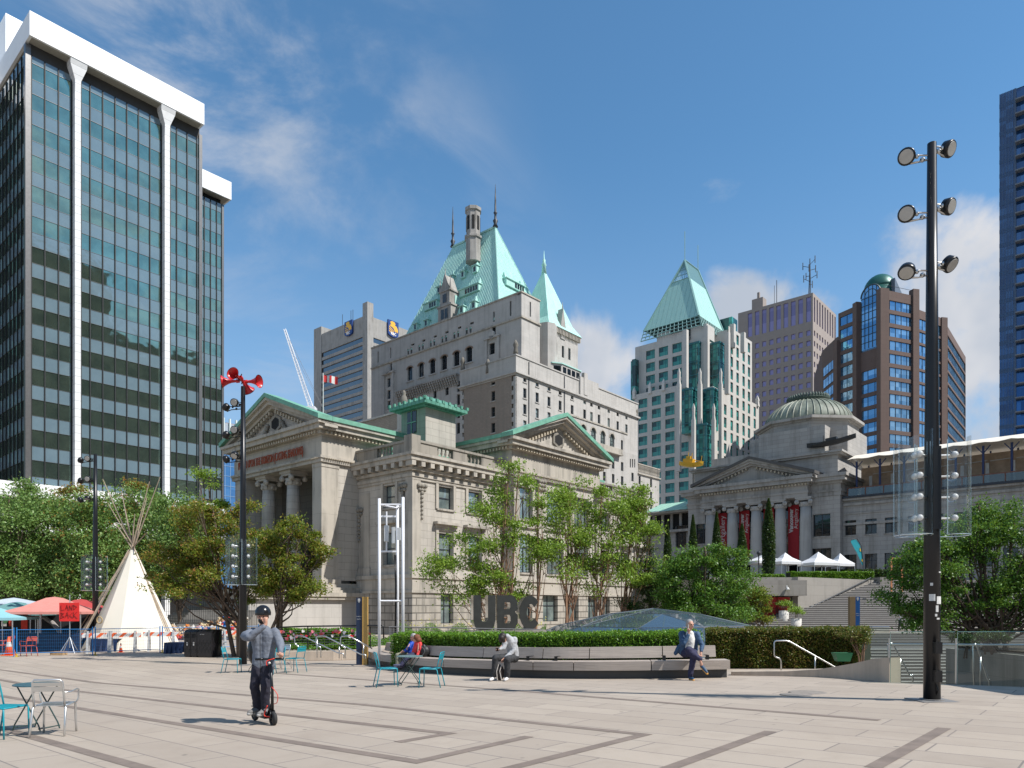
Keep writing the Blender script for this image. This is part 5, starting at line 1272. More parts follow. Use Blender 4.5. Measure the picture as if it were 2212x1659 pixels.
def punched_tower():
 L = Loc(1756, 300); g = L.root('violet_window_tower', 'square concrete tower with rows of violet windows left of the brown and blue tower', 'office tower')
 cv = lambda x: 1296 + .3334 * x
 CR = plain('brown_grey_concrete', (.30, .255, .225), .85, 0, .05, .3)
 VG = glass('violet_glass', (.30, .27, .50), (.20, .18, .36), .12, .6, cells=(3.5, 4.4))
 zt = L.fz(631.8); yl = L.fy(1594.4); xr = L.fx(1806); P = 4.35
 W = WinSet(g, 99); m = MB()
 ys = [L.fy(cv(x)) for x in (972, 1018, 1064, 1111, 1157, 1204, 1252, 1300, 1351)]
 z = L.fz(518.4 + .3334 * 560, 0, 2) ; ops = []
 zt2 = L.fz(518.4 + .3334 * 445, 0, ys[-1])
 sp_ = abs(ys[1] - ys[0]); ww = sp_ * .55
 for y in ys: ops.append((y - sp_ * .31, zt2 - 5.5, sp_ * .62, 10.4))
 z = zt2 - 10.2
 while z > 30:
  for y in ys + [L.fy(cv(925))]: ops.append((y - ww / 2, z - 1.1, ww, 2.25))
  z -= P
 wall(m, 'y', 0, 0, yl, -1, zt, ops, .5)
 for o in ops: W.add('y', 0, *o, 'far', (FRAMED, VG), .42)
 o2 = []; n = 9; xs = [xr * (i + .6) / n for i in range(n)]
 for x in xs: o2.append((x - .8, zt2 - 5.5, 1.6, 10.4))
 z = zt2 - 10.2
 while z > 30:
  for x in xs: o2.append((x - .8, z - 1.1, 1.6, 2.25))
  z -= P
 wall(m, 'x', 0, 0, xr, -1, zt, o2, .5)
 for o in o2: W.add('x', 0, *o, 'far', (FRAMED, VG), .42)
 m.box(.9, xr - .3, .9, yl - .4, -1, zt - .2); m.build('facade', CR, g)
 m = MB(); yy = yl * .78; m.box(4, 8, yy - 2.5, yy + 2.5, zt, zt + 6); m.box(5, 6, yy - .5, yy + .5, zt + 6, zt + 9); m.build('roof_hut', CR, g)
 m = MB(); yy = L.fy(cv(1345));
 for k in range(5): m.path([(3 + .6 * math.cos(k), yy + .6 * math.sin(k), zt), (3, yy, zt + 16)], .12, 4)
 for k in range(9): m.path([(3, yy, zt + 5 + k * 1.2), (3 + 2.8 * math.cos(k * 2.4), yy + 2.8 * math.sin(k * 2.4), zt + 6 + k * 1.2)], .12, 4); m.path([(3 + 2.8 * math.cos(k * 2.4), yy + 2.8 * math.sin(k * 2.4), zt + 4.5 + k * 1.2), (3 + 2.8 * math.cos(k * 2.4), yy + 2.8 * math.sin(k * 2.4), zt + 7.5 + k * 1.2)], .18, 4)
 y2 = L.fy(cv(1128)); m.path([(3, y2, zt), (3, y2, zt + 11)], .15, 4); m.path([(3, y2 + 1, zt), (3, y2 + 1, zt + 9)], .1, 4)
 m.build('antenna_mast', FRAMED, g)
 W.done()
punched_tower()
def striped_tower():
 """brown stone and blue ribbon glass tower with faceted plan; plan corners taken in depth"""
 sv = lambda x: 1693.5 + .4375 * x
 sr = lambda y: 259.2 + .4375 * y
 O = at(sv(490), 190, z=0); g = thing('striped_tower', 'brown stone tower banded with blue glass, arched window and green dome on top', 'office tower', (O.x, O.y, 0))
 BR = blocks('brown_granite', (.155, .11, .095), (.145, .10, .088), (.10, .075, .065), 2.4, 1.2, .02, stain=.15)
 BG = glass('sky_blue_ribbon_glass', (.30, .52, .72), (.12, .28, .46), .03, .6, wave=.02, cells=(1.9, 3.55), metal=.75)
 DM = plain('dark_green_dome', (.02, .11, .09), .4, .2)
 pl = [(1779, 214, 745), (sv(268), 203, 738), (sv(350), 198, 662), (sv(370), 196, 655), (sv(490), 190, 625), (sv(645), 194, 627), (sv(785), 201, 688), (sv(897), 232, 753)]
 pts = [at(v, Y, z=0) - O for v, Y, r in pl]
 P = 29.0 / F * 190
 zref = 1.6 + (H - sr(905)) / F * 190
 def face(i, j, ztop, nm, arch=False, thick=.0):
  a, b = pts[i], pts[j]; d = (b - a); ln = d.length; d.normalize(); no = Vector((d.y, -d.x, 0))
  if no.y > 0: no = -no
  T = Matrix.Translation(a) @ Matrix(((d.x, -no.x, 0, 0), (d.y, -no.y, 0, 0), (0, 0, 1, 0), (0, 0, 0, 1)))
  m = MB(); m.T = T; w_ = MB(); w_.T = T; mu = MB(); mu.T = T
  z = zref + 14 * P; ops = []
  while z > 10:
   if z + 1.1 < ztop - 1.0: ops.append((.5 if i < 5 else .2, z - 1.3, ln - (1.0 if i < 5 else .4), 2.5 if i < 5 else 2.9))
   z -= P
  if arch: ops = [o for o in ops if o[1] + 2 < ztop - 20]
  wall(m, 'x', 0, 0, ln, -1, ztop if not arch else ztop - 9, ops, .3)
  for o in ops:
   p = MB(); p.T = T; p.quad((o[0], .25, o[1]), (o[0] + o[2], .25, o[1]), (o[0] + o[2], .25, o[1] + o[3]), (o[0], .25, o[1] + o[3])); p.build('ribbon_window', BG, g)
   n = max(2, int(ln / 1.9))
   for q in range(1, n): mu.box(o[0] + o[2] * q / n - .05, o[0] + o[2] * q / n + .05, .15, .3, o[1], o[1] + o[3])
  if mu.v: mu.build('mullions', plain('blue_black_frame', (.03, .05, .08), .4), g, kind='stuff')
  m.build(nm, BR, g); return T, ln, no
 zt = lambda i: 1.6 + (H - pl[i][2]) / F * pl[i][1]
 for i, j, k in ((0, 1, 1), (1, 2, 3), (4, 5, 4), (5, 6, 6), (6, 7, 6)): face(i, j, zt(k), 'facade')
 T, ln, no = face(3, 4, zt(4), 'facade', True)
 ztop = 1.6 + (H - sr(815)) / F * 193; c = ln / 2; r = ln / 2 - .7; zs = ztop - r
 m = MB(); m.T = T; pg = [(c - r, -.1, zs - 14.5), (c + r, -.1, zs - 14.5), (c + r, -.1, zs)] + [(c + r * math.cos(t), -.1, zs + r * math.sin(t)) for t in np.linspace(0, math.pi, 15)[1:-1]] + [(c - r, -.1, zs)]
 m.extr(pg, (0, .3, 0)); aw = m.build('arched_window', BG, g)
 m = MB(); m.T = T
 for k in range(8): m.box(c - r, c + r, -.2, -.1, zs - 14.4 + k * 2, zs - 14.25 + k * 2)
 for q in (-.6, -.2, .2, .6): m.box(c + q * r - .08, c + q * r + .08, -.2, -.1, zs - 14, zs + r * math.sqrt(1 - q * q))
 m.path([(c + r * math.cos(t), -.1, zs + r * math.sin(t)) for t in np.linspace(0, math.pi, 20)], .22, 5); m.path([(c + .6 * r * math.cos(t), -.12, zs + .6 * r * math.sin(t)) for t in np.linspace(0, math.pi, 20)], .1, 4)
 m.build('arch_bars', plain('dark_arch_frame', (.04, .06, .07)), aw)
 for i, e in ((1, .0), (3, 1), (4, 1), (5, 0), (6, 0)):
  p = pts[i]; m = MB(); z = zt(i) + .6; m.cbox((p.x, p.y + .2, z / 2 - .5), (2.6 if e else 1.9, 1.6, z), Matrix.Rotation(R(12), 3, 'Z').to_quaternion()); m.build('pilaster', BR, g)
 back = [pts[7] + Vector((-4, 22, 0)), pts[0] + Vector((8, 26, 0))]
 pin = [p + Vector((0, .9, 0)) for p in pts]
 m = MB(); m.prism([(p.x, p.y) for p in pin + back], -1, min(zt(0), zt(7)) - 1.5); m.prism([(p.x, p.y) for p in (pin[2], pin[3], pin[4], pin[5], pin[5] + Vector((4, 20, 0)), pin[2] + Vector((0, 20, 0)))], 50, zt(2) - 6); m.build('core', BR, g)
 c0 = at(sv(492), 200, z=0) - O; zd = 1.6 + (H - sr(835)) / F * 200; m = MB(); m.smooth = True
 rr = 4.2; m.lathe([(rr * math.cos(t), zd + .4 + rr * 1.05 * math.sin(t)) for t in np.linspace(0, 1.55, 9)], 24, (c0.x, c0.y + 2, 0)); m.lathe([(rr, zd - 3), (rr, zd + .5)], 24, (c0.x, c0.y + 2, 0)); m.build('dome', DM, g)
 m = MB(); a = at(sv(548), 197, z=0) - O; b = at(sv(610), 206, z=0) - O; z1, z0 = 1.6 + (H - sr(778)) / F * 197, 1.6 + (H - sr(850)) / F * 197
 m.add([(a.x, a.y, z0 - 4), (b.x, b.y, z0 - 4), (b.x, b.y, z0), (a.x, a.y, z1), (a.x - 2, a.y + 4, z0 - 4), (b.x - 2, b.y + 8, z0 - 4), (b.x - 2, b.y + 8, z0), (a.x - 2, a.y + 4, z1)], [(0, 1, 2, 3), (4, 7, 6, 5), (3, 2, 6, 7), (0, 3, 7, 4), (1, 5, 6, 2)]); m.build('roof_screen', plain('slate_panel', (.12, .14, .17), .5), g)
 m = MB(); m.path([(p.x, p.y, zt(4) + 1.3) for p in (pts[4], pts[5])], .06, 4); m.box(c0.x - 2, c0.x + 7, c0.y - 1, c0.y + 4, zt(4) - 3, zt(4) + 1.5)
 m.build('roof_rail', FRAMED, g)
striped_tower()
def right_tower():
 L = Loc(2300, 150); g = L.root('blue_balcony_tower', 'tall dark blue glass apartment tower with white balconies at the right edge', 'apartment tower')
 fl = 3.05; yl = L.fy(2160); zt = L.fz(205, 0, yl); yb = L.fy(2192)
 GB = glass('navy_tower_glass', (.05, .16, .38), (.02, .07, .19), .03, .6, wave=.004, cells=(1.25, 3.05), metal=.6); BS = plain('blue_spandrel', (.015, .09, .24), .3, 0, .05); LF = plain('grey_blue_mullion', (.06, .10, .17), .4)
 m = MB(); m.box(0.05, 20, 0, yl, -1, zt); m.build('core', VOID, g); k = 0; z = zt
 mu = MB()
 while z > 0:
  m = MB(); m.box(-.1, .05, yb, yl, z - fl + .9, z); m.build('window_band', GB, g)
  m = MB(); m.box(-.16, .05, yb, yl + .1, z - fl, z - fl + .9); m.build('spandrel_band', BS, g)
  m = MB(); m.box(-1.5, .04, 0, yb - .2, z - fl - .12, z - fl + .12); m.build('balcony', plain('pale_balcony_slab', (.17, .19, .22), .6), g)
  z -= fl
 n = 10
 for i in range(n + 1): y = yb + (yl - yb) * i / n; mu.box(-.22, .0, y - .06, y + .06, 0, zt)
 mu.box(-.25, .0, yb - .3, yb + .1, 0, zt); mu.build('mullions', LF, g, kind='stuff')
 m = MB(); m.box(-.02, .04, 0, yb, 0, zt - .2); m.build('balcony_glass', GB, g)
 m = MB(); m.box(-1.45, -1.4, 0, yb - .3, 2, zt - 1); m.build('balustrade_glass', clear('blue_balustrade', (.5, .65, .75), .12), g) if False else None
right_tower()
def mirrored_blocks():
 """unseen blocks added behind the viewer, sized and darkened for the glass towers to mirror"""
 for i, (x, y, a, b, h, lab) in enumerate(((150, -66, 14, 75, 150, 'unseen dark block added behind the viewer for the glass tower to mirror'), (170, 28, 10, 45, 105, 'unseen grey block added opposite, mirrored low in the glass tower'))):
  g = thing('mirrored_block', lab, 'office block', (x, y, 0), TH)
  k = blocks('mirrored_wall_%d' % i, (.035, .035, .035) if i == 0 else (.09, .09, .09), (.03, .03, .03), (.015, .017, .02), 2.6, 3.4, .55, stain=.1)
  m = MB(); m.box(-b, b, -a, a, -3, h); m.build('wall', k, g); m = MB(); m.box(-b + 3, b - 3, -a + 3, a - 3, h, h + 4); m.build('roof_hut', k, g)
mirrored_blocks()
# ---------------------------------------------------------------- domed gallery on the terrace, right
def gallery():
 L = Loc(1815, 92); g = L.root('domed_gallery', 'grey stone gallery with columns, red banners and a ribbed green dome on the right', 'museum')
 v5 = lambda x: 1348 + .25 * x
 r5 = lambda y: 950.5 + .25 * y
 v7 = lambda x: 1814.6 + .1797 * x
 r7 = lambda y: 916 + .1797 * y
 v6 = lambda x: 1296 + .3334 * x
 r6 = lambda y: 518.4 + .3334 * y
 D0 = 4.3; W = WinSet(g, 60); md = (FRAMED, DARKGL)
 yL = L.fy(v5(555)); fz = lambda row, v, x=0: L.fz(row, x, L.fy(v, x))
 za = fz(r5(255), v5(545)); zc = fz(r5(440), v5(560)) ; zen = zc - 1.0
 y1, y2 = L.fy(v5(1625)), L.fy(v5(700))
 zcol = fz(r5(585), v5(720)); zp = fz(r5(185), v5(1110), -1.5)
 m = MB(); ops = [(L.fy(v5(1706)) - 1.1, fz(r5(832), v5(1706)), 2.2, fz(r5(640), v5(1706)) - fz(r5(832), v5(1706))), (L.fy(v5(1706)) - 1.2, D0 + .4, 2.4, fz(r5(935), v5(1706)) - D0 - .4)]
 o2 = [(L.fy(v5(678)) - 1.1, ops[0][1], 2.2, ops[0][3]), (L.fy(v5(678)) - 1.1, D0 + .4, 2.2, ops[1][3])]
 wall(m, 'y', 0, 0, y1, D0 - 3, zc - 1.2, ops, .4); wall(m, 'y', 0, y2, yL, D0 - 3, zc - 1.2, o2, .4)
 wall(m, 'y', 2.6, y1, y2, D0 - 3, zcol + .3, [], .3)
 m.box(.5, 22, .5, y1, D0 - 3, zc - 1.3); m.box(2.9, 22, y1, y2, D0 - 3, zc - 1.3); m.box(.5, 22, y2, yL - .5, D0 - 3, zc - 1.3); m.box(.02, 2.9, y1, y2, zcol + .3, zc - 1.25)
 m.quad((0, 0, D0 - 3), (22, 0, D0 - 3), (22, 0, zc - 1.2), (0, 0, zc - 1.2))
 m.box(1.0, 20, .6, yL - .6, zc - .9, za - .5)
 m.build('wall', STONED, g)
 for o in ops + o2: W.add('y', 0, *o, 'double', md, .35, TRIMD)
 t = MB()
 for o0, a, b in ((.1, zcol, zcol + .5), (.2, zcol + .5, zcol + .8), (.06, zcol + .8, zc - 1.2), (.3, zc - 1.2, zc - .9), (.8, zc - .9, zc - .4), (1.0, zc - .4, zc)):
  t.box(-o0, 22, -o0, yL + o0, a, b)
  if o0 < .5 or True: t.box(-1.3 - o0, 0, y1 + .2 - o0, y2 - .2 + o0, a + .003, b + .003)
 for o0, a, b in ((.5, za - .5, za - .25), (.75, za - .25, za)): t.box(1.0 - o0, 20, .6 - o0, yL - .6 + o0, a, b)
 t.box(2.6, 18, 3, yL - 2.5, za, za + 1.5)
 t.build('entablature', TRIMD, g)
 t = MB(); dentils(t, 'y', -1.6, y1, y2, zc - 1.25, .2, .26, .2, .42); rake_dentils(t, 'y', -1.3, y1 - .2, y2 + .2, zc + .1, zp, .5); t.build('dentils', DENT, g, kind='stuff')
 t = MB(); gable(t, 'y', -1.3, y1, y2, zc + .15, zp, 1.0, 2.3); t.extr([(-1.1, y1 + .2, zc), (-1.1, (y1 + y2) / 2, zp - .3), (-1.1, y2 - .2, zc)], (.5, 0, 0)); t.build('pediment', TRIMD, g)
 t = MB(); yc = (y1 + y2) / 2
 for (a, b) in ((y1 - 1.1, yc), (y2 + 1.1, yc)):
  t.add([(-2.4, a, zc + .02), (1.2, a, zc + .02), (1.2, b, zp + .27), (-2.4, b, zp + .27), (-2.4, a, zc + .45), (1.2, a, zc + .45), (1.2, b, zp + .62), (-2.4, b, zp + .62)], [(0, 3, 2, 1), (4, 5, 6, 7), (0, 1, 5, 4), (1, 2, 6, 5), (2, 3, 7, 6), (3, 0, 4, 7)])
 t.build('pediment_roof', plain('dark_lead', (.09, .085, .08), .7), g)
 t = MB(); t.box(-1.3, 2.6, y1 - .4, y2 + .4, D0 - 2.4, D0 + 1.2); t.build('portico_floor', TRIMD, g)
 WHC = blocks('light_column_stone', (.46, .45, .43), (.44, .43, .41), (.36, .35, .33), 4, 3, .01, stain=.3)
 for x in (748, 938, 1143, 1353, 1570): column(g, -.3, L.fy(v5(x), -.3), D0 + 1.5, zcol + .02, .78, WHC)
 RED = plain('banner_red', (.42, .022, .03), .7, 0, .06); WH = plain('banner_lettering', (.75, .72, .70), .7, 0, .02)
 for i, (a, b, r0, r1) in enumerate(((815, 888, 630, 990), (995, 1083, 610, 1010), (1205, 1297, 590, 1020), (1417, 1512, 562, 1035))):
  xp = 1.2; ya, yb = L.fy(v5(b), xp), L.fy(v5(a), xp); z1, z0 = L.fz(r5(r0), xp, (ya + yb) / 2), L.fz(r5(r1), xp, (ya + yb) / 2)
  if i == 0: ya, yb = yb - 2.6 if False else ya, yb + 1.0
  m = MB(); m.box(xp, xp + .06, ya, yb, z0, z1); bn = m.build('banner', RED, g)
  h = (z1 - z0); rot = Matrix(((0, 0, -1), (0, 1, 0), (1, 0, 0)))
  from mathutils import Euler
  R3 = Matrix(((0, 0, -1), (0, 0, 0), (0, 0, 0)))
  M3 = Matrix(((0, 0, -1), (0, 1, 0), (1, 0, 0)))
  e = M3.to_euler(); wd = yb - ya
  o = text('Vancouver', wd * .50, WH, bn, (xp - .02, ya + wd * .70, z1 - h * .07), e, 'lettering', .01, .035, align='RIGHT'); text('Artgallery', wd * .46, WH, bn, (xp - .02, ya + wd * .27, z1 - h * .07), e, 'lettering', .01, .0, align='RIGHT')
 m = MB()
 for i in range(5):
  for k in range(5): y = L.fy(v5((843, 1040, 1250, 1464, 1600)[i]), 2.5); m.box(2.45, 2.58, y - 1.9, y + 1.9, D0 + 2.2 + k * 2.4, D0 + 3.9 + k * 2.4)
 m.build('porch_windows', DARKGL, g, kind='stuff')
 c = None
 cxv = (v6(1075) + v6(1620)) / 2
 k = 9.0
 for s in np.linspace(-30, 40, 2000):
  p = L.W(k, s); e_ = abs(CX + F * p.x / p.y - cxv)
  if c is None or e_ < c[0]: c = (e_, s, p.y)
 cy, Yw = c[1], c[2]; rd = (v6(1620) - v6(1075)) / 2 / F * Yw * .985; zd = 1.6 + (H - r6(1215)) / F * Yw; zt = 1.6 + (H - r6(1062)) / F * Yw
 DG = copper('dome_copper', 50, (.13, .17, .12), (.21, .26, .19), (.3, .4, .32))
 k_ = NT('ribbed_dome_copper'); st = k_.noise(.9, k_.map((1.2, 1.2, .25)), det=6, rough=.65); MATS['ribbed_dome_copper'] = k_.fin(k_.ramp(st, (.3, (.095, .10, .08)), (.5, (.18, .20, .155)), (.78, (.31, .36, .30))), .55, 0, .4)
 m = MB(); n = 40; hgt = zt - zd; prof = [(rd * math.cos(t) , zd + hgt * math.sin(t) * 1.12) for t in np.linspace(0, 1.12, 10)]
 m.smooth = True; m.lathe(prof, 80, (k, cy, 0)); dm = m.build('dome', k_.m, g)
 m = MB()
 for i in range(n):
  a = 2 * math.pi * i / n; m.path([(k + (r_ + .02) * math.cos(a), cy + (r_ + .02) * math.sin(a), z + .03) for r_, z in prof], .085, 4, cap=False)
 m.build('dome_ribs', k_.m, dm, kind='stuff')
 m = MB(); rt = prof[-1][0]; m.lathe([(rt + .1, prof[-1][1] - .15), (rt + .35, prof[-1][1] + .3), (rt + .1, prof[-1][1] + .5), (rt - .2, prof[-1][1] + .5)], 48, (k, cy, 0))
 for i in range(44): a = 2 * math.pi * i / 44; m.lathe([(.16, 0), (.2, .3), (.05, .62)], 5, (k + (rt + .15) * math.cos(a), cy + (rt + .15) * math.sin(a), prof[-1][1] + .35))
 m.build('dome_crown', plain('dark_copper_crown', (.07, .10, .08), .6, 0, .3), dm)
 oct_ = lambda r_: [(k + r_ * math.cos(R(22.5 + 45 * i)), cy + r_ * math.sin(R(22.5 + 45 * i))) for i in range(8)]
 m = MB(); m.prism(oct_(rd * 1.12), za, zd - .6); m.box(k - rd * 1.12, k + rd * 1.12, cy - rd * .75, cy + rd * .75, za, zd - 1.6); m.box(k - rd * .75, k + rd * .75, cy - rd * 1.12, cy + rd * 1.12, za, zd - 1.6); m.build('drum', STONED, g)
 m = MB(); m.prism(oct_(rd * 1.16), zd - .6, zd - .35); m.prism(oct_(rd * 1.24), zd - .35, zd + .02); m.build('drum_cornice', TRIMD, g)
 c0 = 1.2; yw = L.fy(2330, c0); zw = L.fz(r7(905), c0, -.2); m = MB(); ops = []
 for x, w_ in ((125, 130), (371, 132), (612, 115)):
  yy = L.fy(v7(x), c0); ops += [(yy - .68, L.fz(r7(1335 - (x - 125) * .065), c0, yy), 1.36, 1.9)]
 z0 = ops[0][1]; ops = [(o[0], z0, o[2], 1.9) for o in ops]; st_ = ops[1][0] - ops[0][0]
 ops += [(ops[0][0] + st_ * k2, z0, 1.36, 1.9) for k2 in range(3, 12)]
 ops += [(o[0] - .05, z0 - 4.6, 1.46, 2.1) for o in ops]
 wall(m, 'y', c0, yw, 0, D0 - 3, zw, ops, .35); m.quad((c0, yw, zw), (20, yw, zw), (20, 0, zw), (c0, 0, zw)); m.build('wing_wall', STONED, g)
 for o in ops: W.add('y', c0, *o, 'double', md, .3, TRIMD)
 t = MB()
 for o0, a, b in ((.15, zw - 3.4, zw - 3.1), (.1, zw - 2.0, zw - 1.8), (.25, zw - .9, zw - .6), (.5, zw - .25, zw)): t.box(c0 - o0, c0 + .2, yw, -.05, a, b)
 t.build('wing_moulding', TRIMD, g)
 t = MB(); t.box(c0 - .7, c0 + .2, yw, -.05, zw, zw + .28); t.build('wing_gutter', plain('navy_gutter', (.02, .025, .035), .5), g)
 m = MB(); ya = yL; yb = L.fy(1395, .8); zl = L.fz(r5(600), .8, yL); ol = [(L.fy(v5(492), .8) - .9, L.fz(r5(930), .8, L.fy(v5(492), .8)), 1.8, 3.3)]
 wall(m, 'y', .8, ya, yb, D0 - 3, zl - 3, ol, .35); m.build('left_wing_wall', STONED, g)
 for o in ol: W.add('y', .8, *o, 'double', md, .3)
 m = MB(); m.box(2.2, 2.5, ya, yb, zl - 3, zl); m.build('clerestory', VOID, g)
 m = MB(); m.box(.1, 2.4, ya, yb, zl - 3.2, zl - 2.85); m.box(.2, 2.3, ya, yb, zl - .25, zl + .02)
 for i in range(5): y = ya + (yb - ya) * (i + .5) / 5; m.box(1.9, 2.15, y - .2, y + .2, zl - 2.85, zl - .2)
 m.build('left_wing_eaves', TRIMD, g)
 m = MB(); m.add([(-.2, ya, zl), (-.2, yb, zl), (5.5, yb, zl + 2.0), (5.5, ya, zl + 2.0)], [(0, 1, 2, 3)]); m.build('left_wing_roof', copper('wing_sheet_roof', .9, (.30, .52, .40), (.36, .58, .46), (.2, .4, .3)), g)
 W.done()
 P = L; BP = plain('navy_post', (.015, .03, .10), .5, 0, .1); CL = plain('canvas', (.72, .66, .56), .8, 0, .06); BRN = plain('brown_rail', (.16, .06, .03), .5)
 t = L.root('roof_terrace', 'canvas tent roof on navy posts with brown rail, on top of the right gallery wing', 'canopy')
 zr = zw + .28; zt_ = L.fz(r7(430), c0 + .5, L.fy(v7(150), c0 + .5))
 m = MB(); m2 = MB()
 ys = [L.fy(v7(x), c0 + .5) for x in (200, 480)]; stp = abs(ys[1] - ys[0]); ys = [ys[0] - i * stp for i in range(9)]
 for y in ys:
  m.path([(c0 + .5, y, zr), (c0 + .5, y, zt_ - .3)], .13, 8); m.path([(c0 + .5, y, zt_ - 1.2), (c0 + .5, y + .7, zt_ - .3)], .06, 5); m.path([(c0 + .5, y, zt_ - 1.2), (c0 + .5, y - .7, zt_ - .3)], .06, 5); m.path([(c0 + 6, y, zr), (c0 + 6, y, zt_)], .1, 6)
 m.build('post', BP, t)
 m = MB(); m.smooth = True; n = 40; y0, y9 = ys[0] + .9, ys[-1] - 2
 vs = []; fs = []
 for i in range(n + 1):
  y = y0 + (y9 - y0) * i / n; sag = .35 * abs(math.sin(math.pi * (y - ys[0]) / stp))
  vs += [(c0 - .5, y, zt_ - sag * .5), (c0 + 3, y, zt_ + 1.0), (c0 + 7, y, zt_ - .2)]
 for i in range(n): b = i * 3; fs += [(b, b + 1, b + 4, b + 3), (b + 1, b + 2, b + 5, b + 4)]
 m.add(vs, fs); m.build('canvas_roof', CL, t)
 m = MB(); m.box(c0 + 5.8, c0 + 6, y9, y0, zr, zt_ - .3); m.build('back_screen', plain('tan_screen', (.42, .31, .22), .8, 0, .25, 1.2), t)
 m = MB(); m.box(c0 - .1, c0 - .02, y9, y0, zr + 1.0, zr + 1.12)
 y = y0
 while y > y9: m.box(c0 - .12, c0, y - .06, y + .06, zr, zr + 1.1); y -= 2.1
 m.build('rail', BRN, t)
 m = MB(); m.box(c0 - .08, c0 - .05, y9, y0, zr + .08, zr + .98); m.build('rail_glass', clear('smoked_rail_glass', (.45, .5, .5), .1), t)
 m = MB(); y = y0 - 1.4
 while y > y9: m.box(c0 + 4.9, c0 + 5.0, y - .18, y + .18, zr + .3, zr + 3.2); m.path([(c0 + 4.9, y - .3, zr + 3.4), (c0 + 4.9, y - 2.6, zr + 3.5)], .05, 4); y -= 2.6
 m.build('white_frame', FRAMEW, t)
 def boat(v, row, x, ln, mat, name, label, tilt, flat=False):
  y = L.fy(v, x); z = L.fz(row, x, y); p = L.W(x, y, z); b = thing(name, label, 'sculpture', p, TH + R(90)); m = MB()
  n = 9; secs = []
  for i in range(n):
   s = i / (n - 1) * 2 - 1; w_ = .72 * math.sqrt(max(0, 1 - abs(s) ** 2.6)) * (.6 if flat else 1) + .02; zz = .35 * s * s
   secs.append([(s * ln / 2, -w_, .55 + zz), (s * ln / 2, -w_ * .6, .1 + zz), (s * ln / 2, 0, -.05 + zz), (s * ln / 2, w_ * .6, .1 + zz), (s * ln / 2, w_, .55 + zz)])
  vs = [q for s_ in secs for q in s_]; fs = []
  for i in range(n - 1):
   for j in range(4): fs.append((i * 5 + j, i * 5 + j + 1, (i + 1) * 5 + j + 1, (i + 1) * 5 + j))
   fs.append((i * 5, (i + 1) * 5, (i + 1) * 5 + 4, i * 5 + 4))
  m.T = Matrix.Rotation(tilt, 4, 'Y'); m.add(vs, fs); m.build('hull', mat, b)
  m = MB(); m.T = Matrix.Rotation(tilt, 4, 'Y')
  if flat: m.box(-.8, .6, -.35, .35, .5, .95); m.box(-ln * .4, ln * .4, -.4, .4, .45, .62); m.path([(.9, 0, .5), (.9, 0, 1.5)], .04, 4)
  else:
   m.box(-ln * .1, ln * .3, -.4, .4, .5, 1.2); m.box(ln * .02, ln * .2, -.3, .3, 1.2, 1.6); m.path([(0, 0, 1), (0, 0, 2.1)], .06, 5); m.path([(ln * .15, 0, 1), (ln * .15, 0, 2.2)], .06, 5); m.path([(-ln * .4, 0, .6), (-ln * .4, 0, 1.7)], .05, 5); m.path([(-ln * .4, 0, .9), (-ln * .1, 0, 1.0)], .05, 5)
  m.build('cabin', mat, b)
 boat(v5(575), r5(235), 1.4, 4.0, plain('yellow_paint', (.62, .36, .02), .5, 0, .08), 'boat_sculpture', 'small yellow boat sculpture perched at the left edge of the gallery roof', R(-8))
 boat(v5(1790), r5(45), 2.0, 6.2, plain('black_paint', (.02, .02, .02), .5), 'boat_sculpture', 'long black boat sculpture on the gallery roof below the green dome', R(4), True)
gallery()
